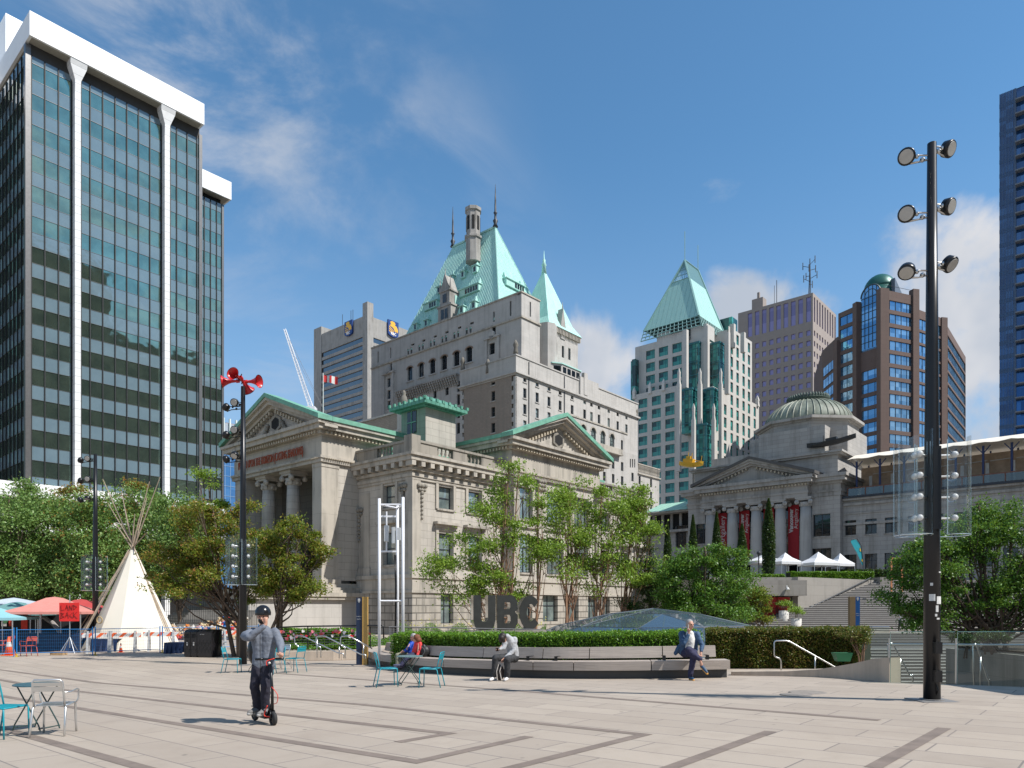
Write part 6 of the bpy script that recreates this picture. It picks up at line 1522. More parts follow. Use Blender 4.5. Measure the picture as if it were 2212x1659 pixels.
# ---------------------------------------------------------------- terrace, retaining walls and flights of steps
STEP = blocks('step_concrete', (.15, .14, .13), (.13, .12, .115), (.2, .18, .17), 2.4, .9, .01, stain=.3)
def terrace():
 z4 = 4.3
 P = [(17, 66.5), (25.6, 66.5), (35.6, 72.2), (70, 72.2), (110, 100), (110, 160), (0, 150), (5, 110)]
 m = MB(); m.prism([(x, y) for x, y in P], -1.3, z4); m.build('terrace_deck', CONC, kind='structure')
 t = thing('retaining_wall', 'grey concrete retaining wall with sloping black handrail beside the big steps', 'wall', (25.4, 63.6, 0))
 a = Vector((25.5, 64.2, 0)) - t.location; b = Vector((36.2, 71.6, 0)) - t.location; d = (b - a).normalized(); n = Vector((-d.y, d.x, 0)) * .6
 m = MB(); m.add([a + Vector((0, 0, -1.3)), b + Vector((0, 0, -1.3)), b + n + Vector((0, 0, -1.3)), a + n + Vector((0, 0, -1.3)), a + Vector((0, 0, z4)), b + Vector((0, 0, z4)), b + n + Vector((0, 0, z4)), a + n + Vector((0, 0, z4))], [(0, 3, 2, 1), (4, 5, 6, 7), (0, 1, 5, 4), (1, 2, 6, 5), (2, 3, 7, 6), (3, 0, 4, 7)])
 m.box(b.x - .1, b.x + .9, b.y - 1.0, b.y + .6, 0, z4 + .25); m.build('wall', CONC, t)
 m = MB(); pts = []
 for i in range(9):
  s = i / 8; p = a.lerp(b, .05 + s * .85) - n.normalized() * .18; pts.append(p + Vector((0, 0, .35 + s * 3.2 + .95)))
 m.path(pts, .05, 6)
 for i in range(0, 9, 2): m.path([pts[i], pts[i] - Vector((0, 0, .9))], .03, 5)
 m.build('handrail', FRAMED, t)
 g = thing('entrance_canopy', 'heavy concrete canopy beam over the red gallery doors', 'canopy', (22.5, 64, 0))
 m = MB(); m.box(-3.2, 3.1, -1.5, .9, 2.6, 3.95); m.build('beam', CONC, g)
 m = MB(); m.box(-6, 3.2, .9, 1.5, -1, 4.3); m.build('back_wall', CONC, g)
 m = MB(); m.box(1.3, 1.42, -1.52, -1.4, 3.3, 3.5); m.lathe([(.1, 0), (.16, .3)], 8, (1.36, -1.6, 3.3), (0, -.6, -.8)); m.build('floodlight', FRAMEW, g)
 RD = plain('red_door_paint', (.45, .02, .02), .45, 0, .08)
 d = thing('red_doors', 'pair of tall red doors under the concrete canopy', 'door', at(1678, 64.6, z=.35));
 for s in (-1, 1):
  m = MB(); m.box(s * .6 - .56, s * .6 + .56, -.06, .02, 0, 2.15); q = m.build('door_leaf', RD, d); m = MB(); m.box(s * .12 - .02, s * .12 + .02, -.12, -.06, .8, 1.2); m.build('handle', FRAMED, q)
 text('TICKETS', .15, FRAMEW, d, (.6, -.065, 1.25), FACEX, 'door_lettering', .002)
 bl = lambda y: pitL.x + (23.7 - pitL.x) * (y - pitL.y) / (58 - pitL.y)
 m = MB()
 y = 42.5; z = -3.6;
 for i in range(14): m.box(bl(y) - .5, 62, y, 50.5, z, z + .17 - .002 * 0); z += .17; y += .46
 zA = z
 for i in range(5): m.box(bl(52) - 1, 62, 52 + i * .9, 58.4, z - .4 if i == 0 else z - .001, z + .156); z += .156
 m.box(bl(50) - 1, 62, 50.4, 58.4, -4, zA)
 m.build('court_steps', STEP, kind='structure')
 m = MB(); m.box(14, 64, 56.6, 60.5, -1.2, -.42); m.build('landing', PAVE, kind='structure')
 m = MB(); z = -.42; y = 60.0; n = 28
 for i in range(n):
  xa = 19.0 + (y - 60) * 1.35; m.box(max(19.0, xa), 64, y, 74, z, z + .168); z += .168; y += .43
 o = m.build('great_steps', STEP, kind='structure')
 m = MB(); z = -.42; y = 60.0
 for i in range(n):
  xa = 19.0 + (y - 60) * 1.35; m.box(max(19.0, xa) + .05, 63.9, y - .012, y + .09, z + .125, z + .172); z += .168; y += .43
 y = 42.5; z = -3.6
 for i in range(14): m.box(bl(y) - .4, 61.9, y - .012, y + .09, z + .13, z + .174); z += .17; y += .46
 m.build('step_nosing', plain('sunlit_nosing', (.55, .52, .48), .7, 0, .1), kind='structure')  # strips painted pale to stand for sunlit treads against the dark risers
 m = MB(); m.box(pitL.x - 3, 62, 10, 50, -4.2, -3.6); m.build('court_floor', STEP, kind='structure')
 m = MB()
 pl = [Vector((*p, 0)) for p in PIT]
 for i in (3, 0, 1):
  p, q = pl[i], pl[(i + 1) % 4]; d = (q - p).normalized(); no = Vector((d.y, -d.x, 0)) * .35
  k = 8
  for j in range(k):
   a, b = p.lerp(q, j / k), p.lerp(q, (j + 1) / k); za, zb = gz(a.x, a.y) - .003, gz(b.x, b.y) - .003
   m.add([(a.x, a.y, -4), (b.x, b.y, -4), (b.x, b.y, zb), (a.x, a.y, za), (a.x + no.x, a.y + no.y, -4), (b.x + no.x, b.y + no.y, -4), (b.x + no.x, b.y + no.y, zb), (a.x + no.x, a.y + no.y, za)], [(0, 1, 2, 3), (4, 7, 6, 5), (3, 2, 6, 7), (0, 3, 7, 4), (1, 5, 6, 2), (0, 4, 5, 1)])
 m.build('court_wall', CONC, kind='structure')
 q = thing('tree_planter', 'raised grey concrete planter under the big tree right of the lamp mast', 'planter', (38, 35, 0)); m = MB(); m.box(-14.2, 20, -3, 4.5, -3.7, -.65); m.box(-13.9, 19.7, -2.7, 4.2, -.65, -.6); m.build('planter_wall', CONC, q)
 m = MB(); m.box(-13.8, 19.6, -2.6, 4.1, -.6, -.5); m.build('soil', plain('soil', (.05, .035, .02), .95), q)
terrace()
# ---------------------------------------------------------------- things standing on the plaza
BLACK = plain('black_painted_steel', (.012, .012, .013), .32, .2, .2, 4)
STEEL = plain('brushed_steel', (.55, .55, .54), .28, 1., .08, 6)
ALU = plain('silver_tube', (.62, .63, .63), .33, .85, .06)
TEAL = plain('teal_paint', (.006, .27, .34), .38, 0, .05)
WOOD_ = None
def wood():
 k = NT('weathered_timber'); v = k.map((1.2, 1.2, 26)); a = k.noise(1.6, k.map((.7, .7, 22)), det=7, rough=.7, dist=.4); b = k.noise(.9, det=4)
 c = k.ramp(a, (.25, (.26, .22, .185)), (.5, (.42, .36, .31)), (.8, (.54, .47, .40))); c = k.mix(k.ramp(b, (.35, 0), (.75, .5)), c, (.30, .265, .235))
 k.bump(a, .35, .01); return k.fin(c, .75, 0, .3)
WOOD = wood()
ACRYL = clear('clear_acrylic', (.975, .985, .985), .03, .02, .004, (.8, .85, .85), .3)
BULB = plain('white_lamp_core', (.75, .75, .73), .4); LENS = plain('grey_lamp_lens', (.42, .41, .38), .25)
def smooth_path(P, n=6):
 out_ = []; P = [Vector(q) for q in P]
 for i in range(len(P) - 1):
  a, b, c, d = P[max(i - 1, 0)], P[i], P[i + 1], P[min(i + 2, len(P) - 1)]
  for j in range(n):
   t = j / n; out_.append(.5 * ((2 * b) + (c - a) * t + (2 * a - 5 * b + 4 * c - d) * t * t + (3 * b - a - 3 * c + d) * t ** 3))
 return out_ + [P[-1]]
def normals(P):
 N = []
 for i in range(len(P)):
  d = P[min(i + 1, len(P) - 1)] - P[max(i - 1, 0)]; N.append(Vector((-d.y, d.x, 0)).normalized())
 return N
BF = smooth_path([gp(v, r, .45) for v, r in ((836, 1398.5), (806, 1400.5), (795, 1406), (812, 1411.5), (850, 1416.5), (935, 1423), (1104, 1428), (1239, 1429.5), (1407, 1428.5), (1578, 1426))])
BN = normals(BF)
def at_path(P, v):
 best = min(range(len(P)), key=lambda i: abs(CX + F * P[i].x / P[i].y - v) if P[i].y < 21.5 or v < 830 else 1e9); return best
def bench():
 o0 = BF[30]; g = thing('curved_bench', 'long curved weathered timber bench on a dark base in front of the hedge', 'bench', (o0.x, o0.y, o0.z - .45))
 def strip(mb, i0, i1, off0, off1, z0, z1, tilt=0, gap=.012):
  q = []
  for i in range(i0, i1 + 1):
   p = BF[i] - o0; n = BN[i]; gz_ = 0
   if i == i0: p = p + (BF[min(i + 1, len(BF) - 1)] - BF[i]).normalized() * gap
   if i == i1: p = p - (BF[i] - BF[i - 1]).normalized() * gap
   q.append([p + n * off0 + Vector((0, 0, z0)), p + n * off1 + Vector((0, 0, z0)), p + n * (off1 + tilt) + Vector((0, 0, z1)), p + n * (off0 + tilt) + Vector((0, 0, z1))])
  vs = [x for s in q for x in s]; fs = []
  for i in range(len(q) - 1):
   for j in range(4): a, b = i * 4 + j, i * 4 + (j + 1) % 4; fs.append((a, b, b + 4, a + 4))
  fs += [(0, 1, 2, 3), tuple(len(vs) - 4 + j for j in (3, 2, 1, 0))]
  mb.add(vs, fs)
 n = len(BF) - 1
 cuts = [0, 10, 18, 25, 31, 38, at_path(BF, 1239), at_path(BF, 1408), n]
 cuts = sorted(set(cuts))
 for a, b in zip(cuts, cuts[1:]):
  m = MB(); strip(m, a, b, 0, .52, .22, .45); m.build('seat_beam', WOOD, g)
 cb = [c for c in (14, 20, 26, 33, 38, at_path(BF, 1256), at_path(BF, 1443), n - 1)]
 for a, b in zip(cb, cb[1:]):
  if b > a: m = MB(); strip(m, a, b, .56, .68, .50, .79, .07); m.build('backrest_beam', WOOD, g)
 m = MB(); strip(m, 0, n, .16, .60, -.12, .22, gap=.05); m.build('base', plain('dark_steel_base', (.045, .045, .045), .5), g)
 for v in (1132, 1190, 1453, 1522):
  i = at_path(BF, v); p = BF[i] - o0; nn = BN[i]; a = math.atan2(nn.y, nn.x) - R(90); q = Matrix.Rotation(a, 3, 'Z').to_quaternion()
  m = MB(); m.cbox(p + nn * .40 + Vector((0, 0, .565)), (.09, .26, .012), q); m.cbox(p + nn * .28 + Vector((0, 0, .51)), (.09, .012, .12), q); m.build('armrest_bracket', BLACK, g)
bench()
# ---------------------------------------------------------------- lamp masts
def mast(v, row, Y, hgt, heads, label, rods, rz=0., detail=False):
 p = Vector(((v - CX) / F * Y, Y, 0)); p.z = gz(p.x, p.y); g = thing('lamp_mast', label, 'lamp post', p, 0, 'lamp masts with clear acrylic shields')
 m = MB(); m.smooth = True; m.path([(0, 0, 0), (0, 0, 3.4), (0, 0, 6.3), (0, 0, hgt)], [.14, .13, .105, .075], 20); m.build('pole', BLACK, g)
 m = MB(); m.box(-.32, .32, -.32, .32, -.03, .012); m.lathe([(.2, .012), (.2, .03)], 20); m.build('base_plate', plain('grey_base_plate', (.25, .24, .23), .6, .3), g)
 for z, a, yaw, pitch, ln in heads:
  d = Vector((math.cos(a), math.sin(a), 0)); c = d * ln + Vector((0, 0, z)); look = Vector((math.cos(yaw) * math.cos(pitch), math.sin(yaw) * math.cos(pitch), math.sin(pitch)))
  m = MB(); m.smooth = True
  m.lathe([(.085, -.12), (.13, -.09), (.142, -.02), (.147, .03), (.135, .05)], 20, c, look); q = m.build('lamp_head', BLACK, g)
  m = MB(); m.lathe([(.12, .045), (.112, .058)], 20, c, look); m.build('lens', LENS, q)
  m = MB(); m.path([d * .08 + Vector((0, 0, z - .06)), d * (ln - .2) + Vector((0, 0, z - .1)), c - look * .06 - Vector((0, 0, .14))], .017, 6); m.path([d * .08 + Vector((0, 0, z + .02)), d * (ln - .18) + Vector((0, 0, z + .02)), c - look * .1 + Vector((0, 0, .02))], .014, 6); m.ball(d * (ln * .38) + Vector((0, 0, z - .06)), .045, 8, 6); m.ball(d * (ln * .6) + Vector((0, 0, z)), .04, 8, 6); m.build('bracket', STEEL if detail else BLACK, q)
 zb, zt = 2.95, 4.72
 for k, a in enumerate(rods):
  d = Vector((math.cos(a), math.sin(a), 0)); c = d * .36
  m = MB(); m.smooth = True; n = 28; vs = []; fs = []; a0 = a - R(150) + .3; arc = R(300); rr = .27
  for i in range(n + 1):
   t = a0 + arc * i / n; vs += [(c.x + rr * math.cos(t), c.y + rr * math.sin(t), zb), (c.x + rr * math.cos(t), c.y + rr * math.sin(t), zt - .12 * (k % 2) + .12 * math.cos(t * 1.0))]
  for i in range(n): fs.append((2 * i, 2 * i + 2, 2 * i + 3, 2 * i + 1))
  m.add(vs, fs); o = m.build('acrylic_shield', ACRYL, g)
  m = MB()
  for t in (a0, a0 + arc): m.path([(c.x + rr * math.cos(t), c.y + rr * math.sin(t), zb), (c.x + rr * math.cos(t), c.y + rr * math.sin(t), zt - .1)], .009, 5)
  m.path([(c.x + rr * math.cos(a0 + arc * i / 24), c.y + rr * math.sin(a0 + arc * i / 24), zb) for i in range(25)], .007, 4, cap=False)
  m.build('shield_edge', clear('acrylic_edge', (.75, .88, .86), .35, .05, .3, (.7, .8, .78)), o)
  for i in range(4):
   z = zb + .30 + i * .375; bc = d * .33 + Vector((0, -.0, z)); m = MB(); m.smooth = True; m.ball(bc + Vector((0, -.09, 0)), .058, 10, 6); b = m.build('bulb', BULB, g)
   m = MB(); m.smooth = True; m.ball(bc, .088, 14, 8); m.build('bulb_globe', ACRYL, b)
   m = MB(); m.path([d * .1 + Vector((0, 0, z)), bc - d * .04], .02, 6); m.build('bulb_stem', STEEL, b)
 m = MB(); m.box(-.07, .07, -.17, -.12, zb + .1, zt - .2); m.build('bulb_rail', BLACK, g)
 if detail:
  WHT = plain('paper_sticker', (.62, .62, .6), .7, 0, .15, 20)
  for (a, z, w_, h, t) in ((R(-60), 1.72, .13, .14, .25), (R(-118), 1.78, .10, .12, 0), (R(-122), 2.05, .045, .05, 0), (R(-84), 1.58, .05, .12, .5), (R(-75), 1.45, .06, .03, 0), (R(-45), 2.28, .12, .02, -.05), (R(-92), 1.5, .04, .05, .8)):
   m = MB(); r_ = .139
   for j in range(4):
    q0, q1 = a - w_ / 2 / r_ + w_ / r_ * j / 4, a - w_ / 2 / r_ + w_ / r_ * (j + 1) / 4
    m.quad((r_ * math.cos(q0), r_ * math.sin(q0), z), (r_ * math.cos(q1), r_ * math.sin(q1), z + t * w_ / 4), (r_ * math.cos(q1), r_ * math.sin(q1), z + h), (r_ * math.cos(q0), r_ * math.sin(q0), z + h))
   m.build('sticker', WHT, g)
  for z in (.95, .45): m = MB(); m.box(-.06, .06, -.22, -.12, z - .1, z + .1); m.build('socket_box', BLACK, g)
  m = MB()
  for k in range(3): m.path([(.0, -.13, .3), (.02, -.16, .2), (.0, -.13, .1)], .01, 5)
  m.build('cable', BLACK, g)
 return g
mp = gp(2013, 1513); YM = mp.y
HM = 1.6 + (H - 310) / F * YM - mp.z
hz = lambda row: 1.6 + (H - row) / F * YM - mp.z
M1 = mast(2013, 1513, YM, HM, [(hz(338), R(180), R(-128), R(-28), .45), (hz(318), R(8), R(-55), R(-25), .34), (hz(462), R(180), R(-128), R(-22), .45), (hz(443), R(8), R(-55), R(-22), .34), (hz(587), R(180), R(-128), R(-48), .45), (hz(568), R(8), R(-55), R(-42), .36)],
     'tall black lamp mast with stickers in the right foreground', [R(196), R(-8), R(170)], detail=True)
Y2 = YM * 2.06; hs_ = lambda row: 1.6 + (H - row) / F * Y2 - gz((521 - CX) / F * Y2, Y2)
M2 = mast(525, 0, Y2, hs_(835), [(hs_(871), R(200), R(-95), R(-20), .30), (hs_(880), R(185), R(170), R(35), .62), (hs_(930), R(200), R(-95), R(-15), .30), (hs_(940), R(185), R(170), R(30), .62), (hs_(985), R(200), R(-95), R(-45), .30), (hs_(993), R(185), R(172), R(-20), .62)],
     'black lamp mast topped with four red loudspeakers behind the rider', [R(215), R(-30), R(160)])
Y3 = YM * 2.78; h3 = lambda row: 1.6 + (H - row) / F * Y3 - gz((206 - CX) / F * Y3, Y3)
M3 = mast(206, 0, Y3, h3(981), [(h3(991), R(190), R(-90), R(-15), .36), (h3(994), R(180), R(175), R(20), .75), (h3(1035), R(190), R(-90), R(-15), .36), (h3(1038), R(180), R(175), R(20), .75), (h3(1077), R(190), R(-90), R(-75), .36), (h3(1080), R(180), R(175), R(-20), .75)],
     'black lamp mast behind the blue fence, left of the tepee', [R(200), R(-10), R(165)])
RSP = plain('red_horn', (.52, .018, .022), .32, 0, .06)
def horn(v, row, dy, look, label):
 c = at(v, Y2 + dy, row); g = thing('loudspeaker', label, 'loudspeaker', c, 0, 'red horn loudspeakers on the middle lamp mast'); look = Vector(look).normalized()
 m = MB(); m.smooth = True
 prof = [(.06, -.42), (.07, -.30), (.045, -.28), (.06, -.12), (.10, .0), (.16, .12), (.225, .2), (.235, .215), (.22, .205), (.15, .11), (.09, 0), (.05, -.10), (.02, -.12)]
 m.lathe([(r_, z) for r_, z in prof], 24, (0, 0, 0), look, cap=False); m.build('horn', RSP, g)
 m = MB(); m.smooth = True; m.ball(look * -.02, .05, 10, 6); m.build('horn_centre', RSP, g)
 m = MB(); m.path([look * -.25, Vector((at(522, Y2, row - 4) - c).xyz)], .02, 6); m.build('bracket', BLACK, g)
 m = MB(); m.lathe([(.236, .205), (.236, .222)], 24, (0, 0, 0), look, cap=False); m.build('rim', BLACK, g)
horn(510, 812, -.12, (-.22, -1, .12), 'red horn loudspeaker facing the viewer on the middle mast')
horn(492, 824, .0, (-1, -.25, -.12), 'red horn loudspeaker pointing left on the middle mast')
horn(549, 824, 0, (1, -.25, -.05), 'red horn loudspeaker pointing right on the middle mast')
horn(531, 834, .15, (.2, .7, -.6), 'red horn loudspeaker seen from its back, lowest on the mast')
# ---------------------------------------------------------------- chairs and tables
def chair(mat, name, label, cat, group, arms=False, loc=(0, 0, 0), rz=0):
 """metal slatted chair, facing +y, seat .45 high"""
 g = thing(name, label, cat, loc, rz, group); r_ = .0125 if not arms else .015
 m = MB()
 for i in range(5): m.box(-.19, .19, -.20 + i * .083, -.20 + i * .083 + .068, .445, .455)
 m.build('seat', mat, g)
 m = MB(); m.smooth = True; m.path([(-.2, -.21, .445), (-.21, .20, .445), (-.19, .215, .445), (.19, .215, .445), (.21, .20, .445), (.2, -.21, .445)], r_, 8); m.build('seat_frame', mat, g)
 m = MB(); m.smooth = True; m.path([(-.2, -.2, .44), (-.2, -.235, .60), (-.195, -.285, .80), (-.17, -.295, .835), (.17, -.295, .835), (.195, -.285, .80), (.2, -.235, .60), (.2, -.2, .44)], r_, 8); m.build('back_frame', mat, g)
 m = MB()
 for z0, z1 in ((.665, .735), (.745, .80)):
  y0, y1 = -.2 - (z0 - .44) * .235, -.2 - (z1 - .44) * .235; m.add([(-.19, y0 - .012, z0), (.19, y0 - .012, z0), (.19, y0, z0), (-.19, y0, z0), (-.19, y1 - .012, z1), (.19, y1 - .012, z1), (.19, y1, z1), (-.19, y1, z1)], [(0, 3, 2, 1), (4, 5, 6, 7), (0, 1, 5, 4), (1, 2, 6, 5), (2, 3, 7, 6), (3, 0, 4, 7)])
 m.build('backrest', mat, g)
 for s in (-1, 1):
  m = MB(); m.smooth = True; m.path([(s * .2, .18, .445), (s * .212, .21, .42), (s * .215, .215, .2), (s * .22, .225, 0)], r_, 8); m.build('leg', mat, g)
  m = MB(); m.smooth = True; m.path([(s * .2, -.18, .445), (s * .212, -.21, .42), (s * .22, -.255, .2), (s * .225, -.30, 0)], r_, 8); m.build('leg', mat, g)
  if arms: m = MB(); m.smooth = True; m.path([(s * .2, -.225, .645), (s * .25, -.1, .64), (s * .265, .12, .66), (s * .265, .19, .64), (s * .255, .205, .5), (s * .225, .19, .445)], .012, 8); m.build('armrest', mat, g)
 return g
GC = 'teal metal chairs on the plaza'
c1 = chair(TEAL, 'garden_chair', 'teal chair left of the table by the seated couple', 'chair', GC, loc=gp(836, 1483), rz=R(-70))
dup(c1, gp(930, 1484), R(82), 'teal chair right of the table by the seated couple')
dup(c1, gp(502, 1453), R(-85), 'teal chair left of the scooter rider, facing right')
dup(c1, gp(637, 1452), R(68), 'teal chair right of the scooter rider, near the handrails')
dup(c1, gp(592, 1456), R(150), 'teal chair mostly hidden behind the scooter rider')
dup(c1, gp(8, 1592), R(-100), 'teal chair cut by the left edge of the picture')
s1 = chair(ALU, 'silver_armchair', 'silver metal armchair seen from behind in the left foreground', 'chair', 'silver armchairs', True, gp(118, 1586), R(14))
dup(s1, gp(606, 1445), R(160), 'silver chair behind the scooter rider')
OR = plain('orange_red_paint', (.62, .10, .05), .4, 0, .05)
o1 = chair(OR, 'orange_chair', 'orange chair behind the fence beside the traffic cone, on its right', 'chair', 'orange chairs behind the fence', True, gp(62, 1417), R(60))
dup(o1, gp(12, 1415), R(100), 'orange chair behind the fence at the left edge')
def table(loc, rz, top, legm, label):
 g = thing('bistro_table', label, 'table', loc, rz, 'round folding bistro tables')
 m = MB(); m.lathe([(.31, .695), (.325, .70), (.325, .715), (.31, .72)], 32); m.build('tabletop', top, g)
 for s in (-1, 1):
  m = MB(); m.path([(-.26, s * .19, 0), (-.22, s * .19, .1), (.20, s * .19, .69)], .011, 6); m.build('leg', legm, g)
  m = MB(); m.path([(.26, s * .17, 0), (.22, s * .17, .1), (-.20, s * .17, .69)], .011, 6); m.build('leg', legm, g)
  m = MB(); m.path([(s * .24, -.19, .05), (s * .24, .19, .05)], .01, 6); m.build('stretcher', legm, g)
 return g
TG = plain('grey_green_top', (.12, .20, .20), .4, .1); TB = plain('blue_grey_top', (.05, .13, .17), .35, .1); LG = plain('dark_leg', (.03, .06, .055), .5)
table(gp(885, 1479), R(20), TG, LG, 'grey green folding table between the two teal chairs by the bench')
table(gp(80, 1576), R(-15), TB, LG, 'blue grey folding table behind the silver armchair')
table(gp(556, 1452), R(30), TG, LG, 'folding table hidden behind the scooter rider')
# ---------------------------------------------------------------- litter bins
def bins():
 p = gp(441, 1419); g = thing('litter_bins', 'black recycling bins standing left of the middle lamp mast', 'bin', p, R(-14)); K = plain('glossy_black_panel', (.015, .014, .016), .2, 0, .3)
 for x0, x1, n in ((-.72, -.42, 'slim_bin'), (-.40, -.10, 'slim_bin'), (-.08, .62, 'wide_bin')):
  m = MB(); m.box(x0, x1, -.35, .35, .06, 1.06); m.add([(x0, -.35, 1.06), (x1, -.35, 1.06), (x1, .35, 1.06), (x0, .35, 1.06), (x0, -.2, 1.18), (x1, -.2, 1.18), (x1, .35, 1.18), (x0, .35, 1.18)], [(4, 5, 6, 7), (0, 1, 5, 4), (1, 2, 6, 5), (2, 3, 7, 6), (3, 0, 4, 7)]); m.box(x0 + .03, x1 - .03, -.32, .32, 0, .06); b = m.build(n, K, g)
  m = MB(); c = (x0 + x1) / 2; w_ = .1
  if n == 'slim_bin': m.box(c - w_, c + w_, -.358, -.352, .82, 1.0); m.build('opening', VOID, b)
  m = MB()
  k = 3 if n == 'slim_bin' else 8
  for i in range(k):
   for j in range(2): xx = x0 + (x1 - x0) * (i + .5) / k; z = .2 + .28 * j + .1 * (i % 2); m.box(xx - .012, xx + .012, -.356, -.352, z, z + .16)
  m.build('vent_slots', VOID, b)
  if n == 'slim_bin': m = MB(); m.lathe([(.035, 0), (.035, .004)], 12, (c, -.352, .62), (0, -1, 0)); m.box(c - .03, c + .03, -.355, -.352, .5, .58); m.build('pictogram', FRAMEW, b)
  else: text('RECYCLE', .05, FRAMEW, b, (c - .1, -.355, .98), FACEX, 'lettering', .001)
bins()
# ---------------------------------------------------------------- steel letters
def letters():
 c = at(1093, 27, 1361); g = thing('steel_letters', 'big polished steel letters UBC standing behind the hedge', 'sign', c, R(16))
 k = NT('polished_steel_letter'); n = k.noise(60, k.map((1, 1, .03)), det=3); k.bump(n, .12, .002); MS = k.fin(k.mix(k.ramp(n, (.3, 0), (.7, 1)), (.42, .41, .38), (.58, .56, .52)), .16, 1.)
 FR = plain('dark_brushed_face', (.05, .052, .048), .38, .4, .2, 3)
 for s, x, w_ in (('U', -.88, .84), ('B', .0, .80), ('C', .88, .84)):
  d = .20
  if s == 'U':
   out_ = [(-.5, 1), (-.5, .3), (-.44, .12), (-.3, .02), (-.1, 0), (.1, 0), (.3, .02), (.44, .12), (.5, .3), (.5, 1), (.16, 1), (.16, .36), (.12, .27), (0, .24), (-.12, .27), (-.16, .36), (-.16, 1)]
   polys = [out_]; holes = None
   quads = [[out_[i], out_[i + 1]] for i in range(len(out_) - 1)]
   parts = [[(-.5, 1), (-.5, .3), (-.16, .36), (-.16, 1)], [(-.5, .3), (-.44, .12), (-.12, .27), (-.16, .36)], [(-.44, .12), (-.3, .02), (-.1, 0), (0, 0), (0, .24), (-.12, .27)]]
   parts += [[(-a, b) for a, b in q][::-1] for q in parts]
  elif s == 'B':
   parts = [[(-.5, 0), (-.16, 0), (-.16, 1), (-.5, 1)], [(-.16, .8), (.1, .8), (.3, .98), (.2, 1), (-.16, 1)], [(.1, .8), (.14, .76), (.48, .84), (.3, .98)], [(.14, .76), (.14, .66), (.48, .6), (.48, .84)], [(.14, .66), (.1, .61), (.36, .52), (.48, .6)], [(-.16, .61), (-.16, .44), (.1, .44), (.36, .52), (.1, .61)],
                     [(.36, .52), (.1, .44), (.15, .38), (.5, .44)], [(.5, .44), (.15, .38), (.15, .26), (.5, .2)], [(.5, .2), (.15, .26), (.1, .2), (.34, .03)], [(.34, .03), (.1, .2), (-.16, .2), (-.16, 0), (.2, 0)]]
  else:
   parts = []; n = 14; a0, a1 = R(38), R(322)
   for i in range(n):
    t0, t1 = a0 + (a1 - a0) * i / n, a0 + (a1 - a0) * (i + 1) / n
    parts.append([(.0 + .5 * math.cos(t0), .5 + .5 * math.sin(t0)), (.0 + .5 * math.cos(t1), .5 + .5 * math.sin(t1)), (.04 + .19 * math.cos(t1), .5 + .25 * math.sin(t1)), (.04 + .19 * math.cos(t0), .5 + .25 * math.sin(t0))])
  hh = 1.30; m = MB(); f = MB()
  for q in parts:
   m.extr([(x + a * w_, -d + .004, b * hh) for a, b in q], (0, 2 * d, 0)); f.extr([(x + a * w_, -d - .006, b * hh) for a, b in q], (0, .009, 0))
  o = m.build('letter', MS, g); f.build('letter_face', FR, o)
 m = MB(); m.box(-1.5, 1.5, -.3, .3, -1.6, -.004); m.build('plinth', CONC, g)
letters()
# ---------------------------------------------------------------- glass dome of the court below
def skylight():
 c = at(1412, 33, z=0); zt = 1.6 + (H - 1314) / F * 33; zg = -.85; g = thing('glass_skylight', 'low faceted glass dome rising behind the hedge, right of the steel letters', 'skylight', (c.x, c.y, zg))
 GL = clear('skylight_glass', (.62, .76, .84), .22, .03, .08, (.35, .5, .62)); zt -= zg
 rx = [(6.9, 0.35), (6.0, 1.02), (4.4, 1.62), (2.0, 2.16), (0, zt)]; n = 10
 ringp = [[Vector((r_ * math.cos(2 * math.pi * (i + .5 * (k % 2)) / n), r_ * .95 * math.sin(2 * math.pi * (i + .5 * (k % 2)) / n), z)) for i in range(n)] for k, (r_, z) in enumerate(rx[:4])] + [[Vector((0, 0, zt))] * n]
 m = MB(); f = MB()
 for k in range(4):
  for i in range(n):
   a, b = ringp[k][i], ringp[k][(i + 1) % n]; c0, c1 = ringp[k + 1][i], ringp[k + 1][(i + (1 if k % 2 == 0 else 1)) % n]
   if k % 2 == 0: tri = [(a, b, c0), (b, ringp[k + 1][(i + 1) % n], c0)]
   else: tri = [(a, b, c1), (a, c1, c0)]
   for t in tri:
    if (t[0] - t[1]).length < .01 or (t[1] - t[2]).length < .01 or (t[0] - t[2]).length < .01: continue
    m.add(list(t), [(0, 1, 2)])
    f.path([t[0], t[1]], .014, 4); f.path([t[1], t[2]], .014, 4)
 m.build('glass_facets', GL, g); f.build('glazing_bars', plain('glazing_bar', (.12, .14, .15), .4, .5), g)
 m = MB()
 for cx_, cy_, r_, h in ((-3.4, -1.8, 1.5, .5), (.9, -2.6, 1.9, .95), (-1.3, -.6, 2.3, 1.1)):
  v = [(cx_ + r_ * math.cos(R(45 + 90 * i)), cy_ + r_ * math.sin(R(45 + 90 * i)), .35) for i in range(4)] + [(cx_, cy_, .35 + h)]; m.add(v, [(0, 1, 4), (1, 2, 4), (2, 3, 4), (3, 0, 4)])
 m.build('inner_pyramid', clear('blue_inner_glass', (.35, .55, .80), .3, .05, .25, (.12, .25, .45)), g)
 m = MB(); m.lathe([(6.7, -.1), (6.7, .34)], 10, cap=False); m.lathe([(6.5, .3), (6.7, .34)], 10, cap=False); m.build('curb', CONC, g)
 m = MB(); m.lathe([(5.4, -.05), (.1, -.04)], 20); m.build('court_shade', plain('dark_floor', (.05, .06, .07), .8), g)
skylight()
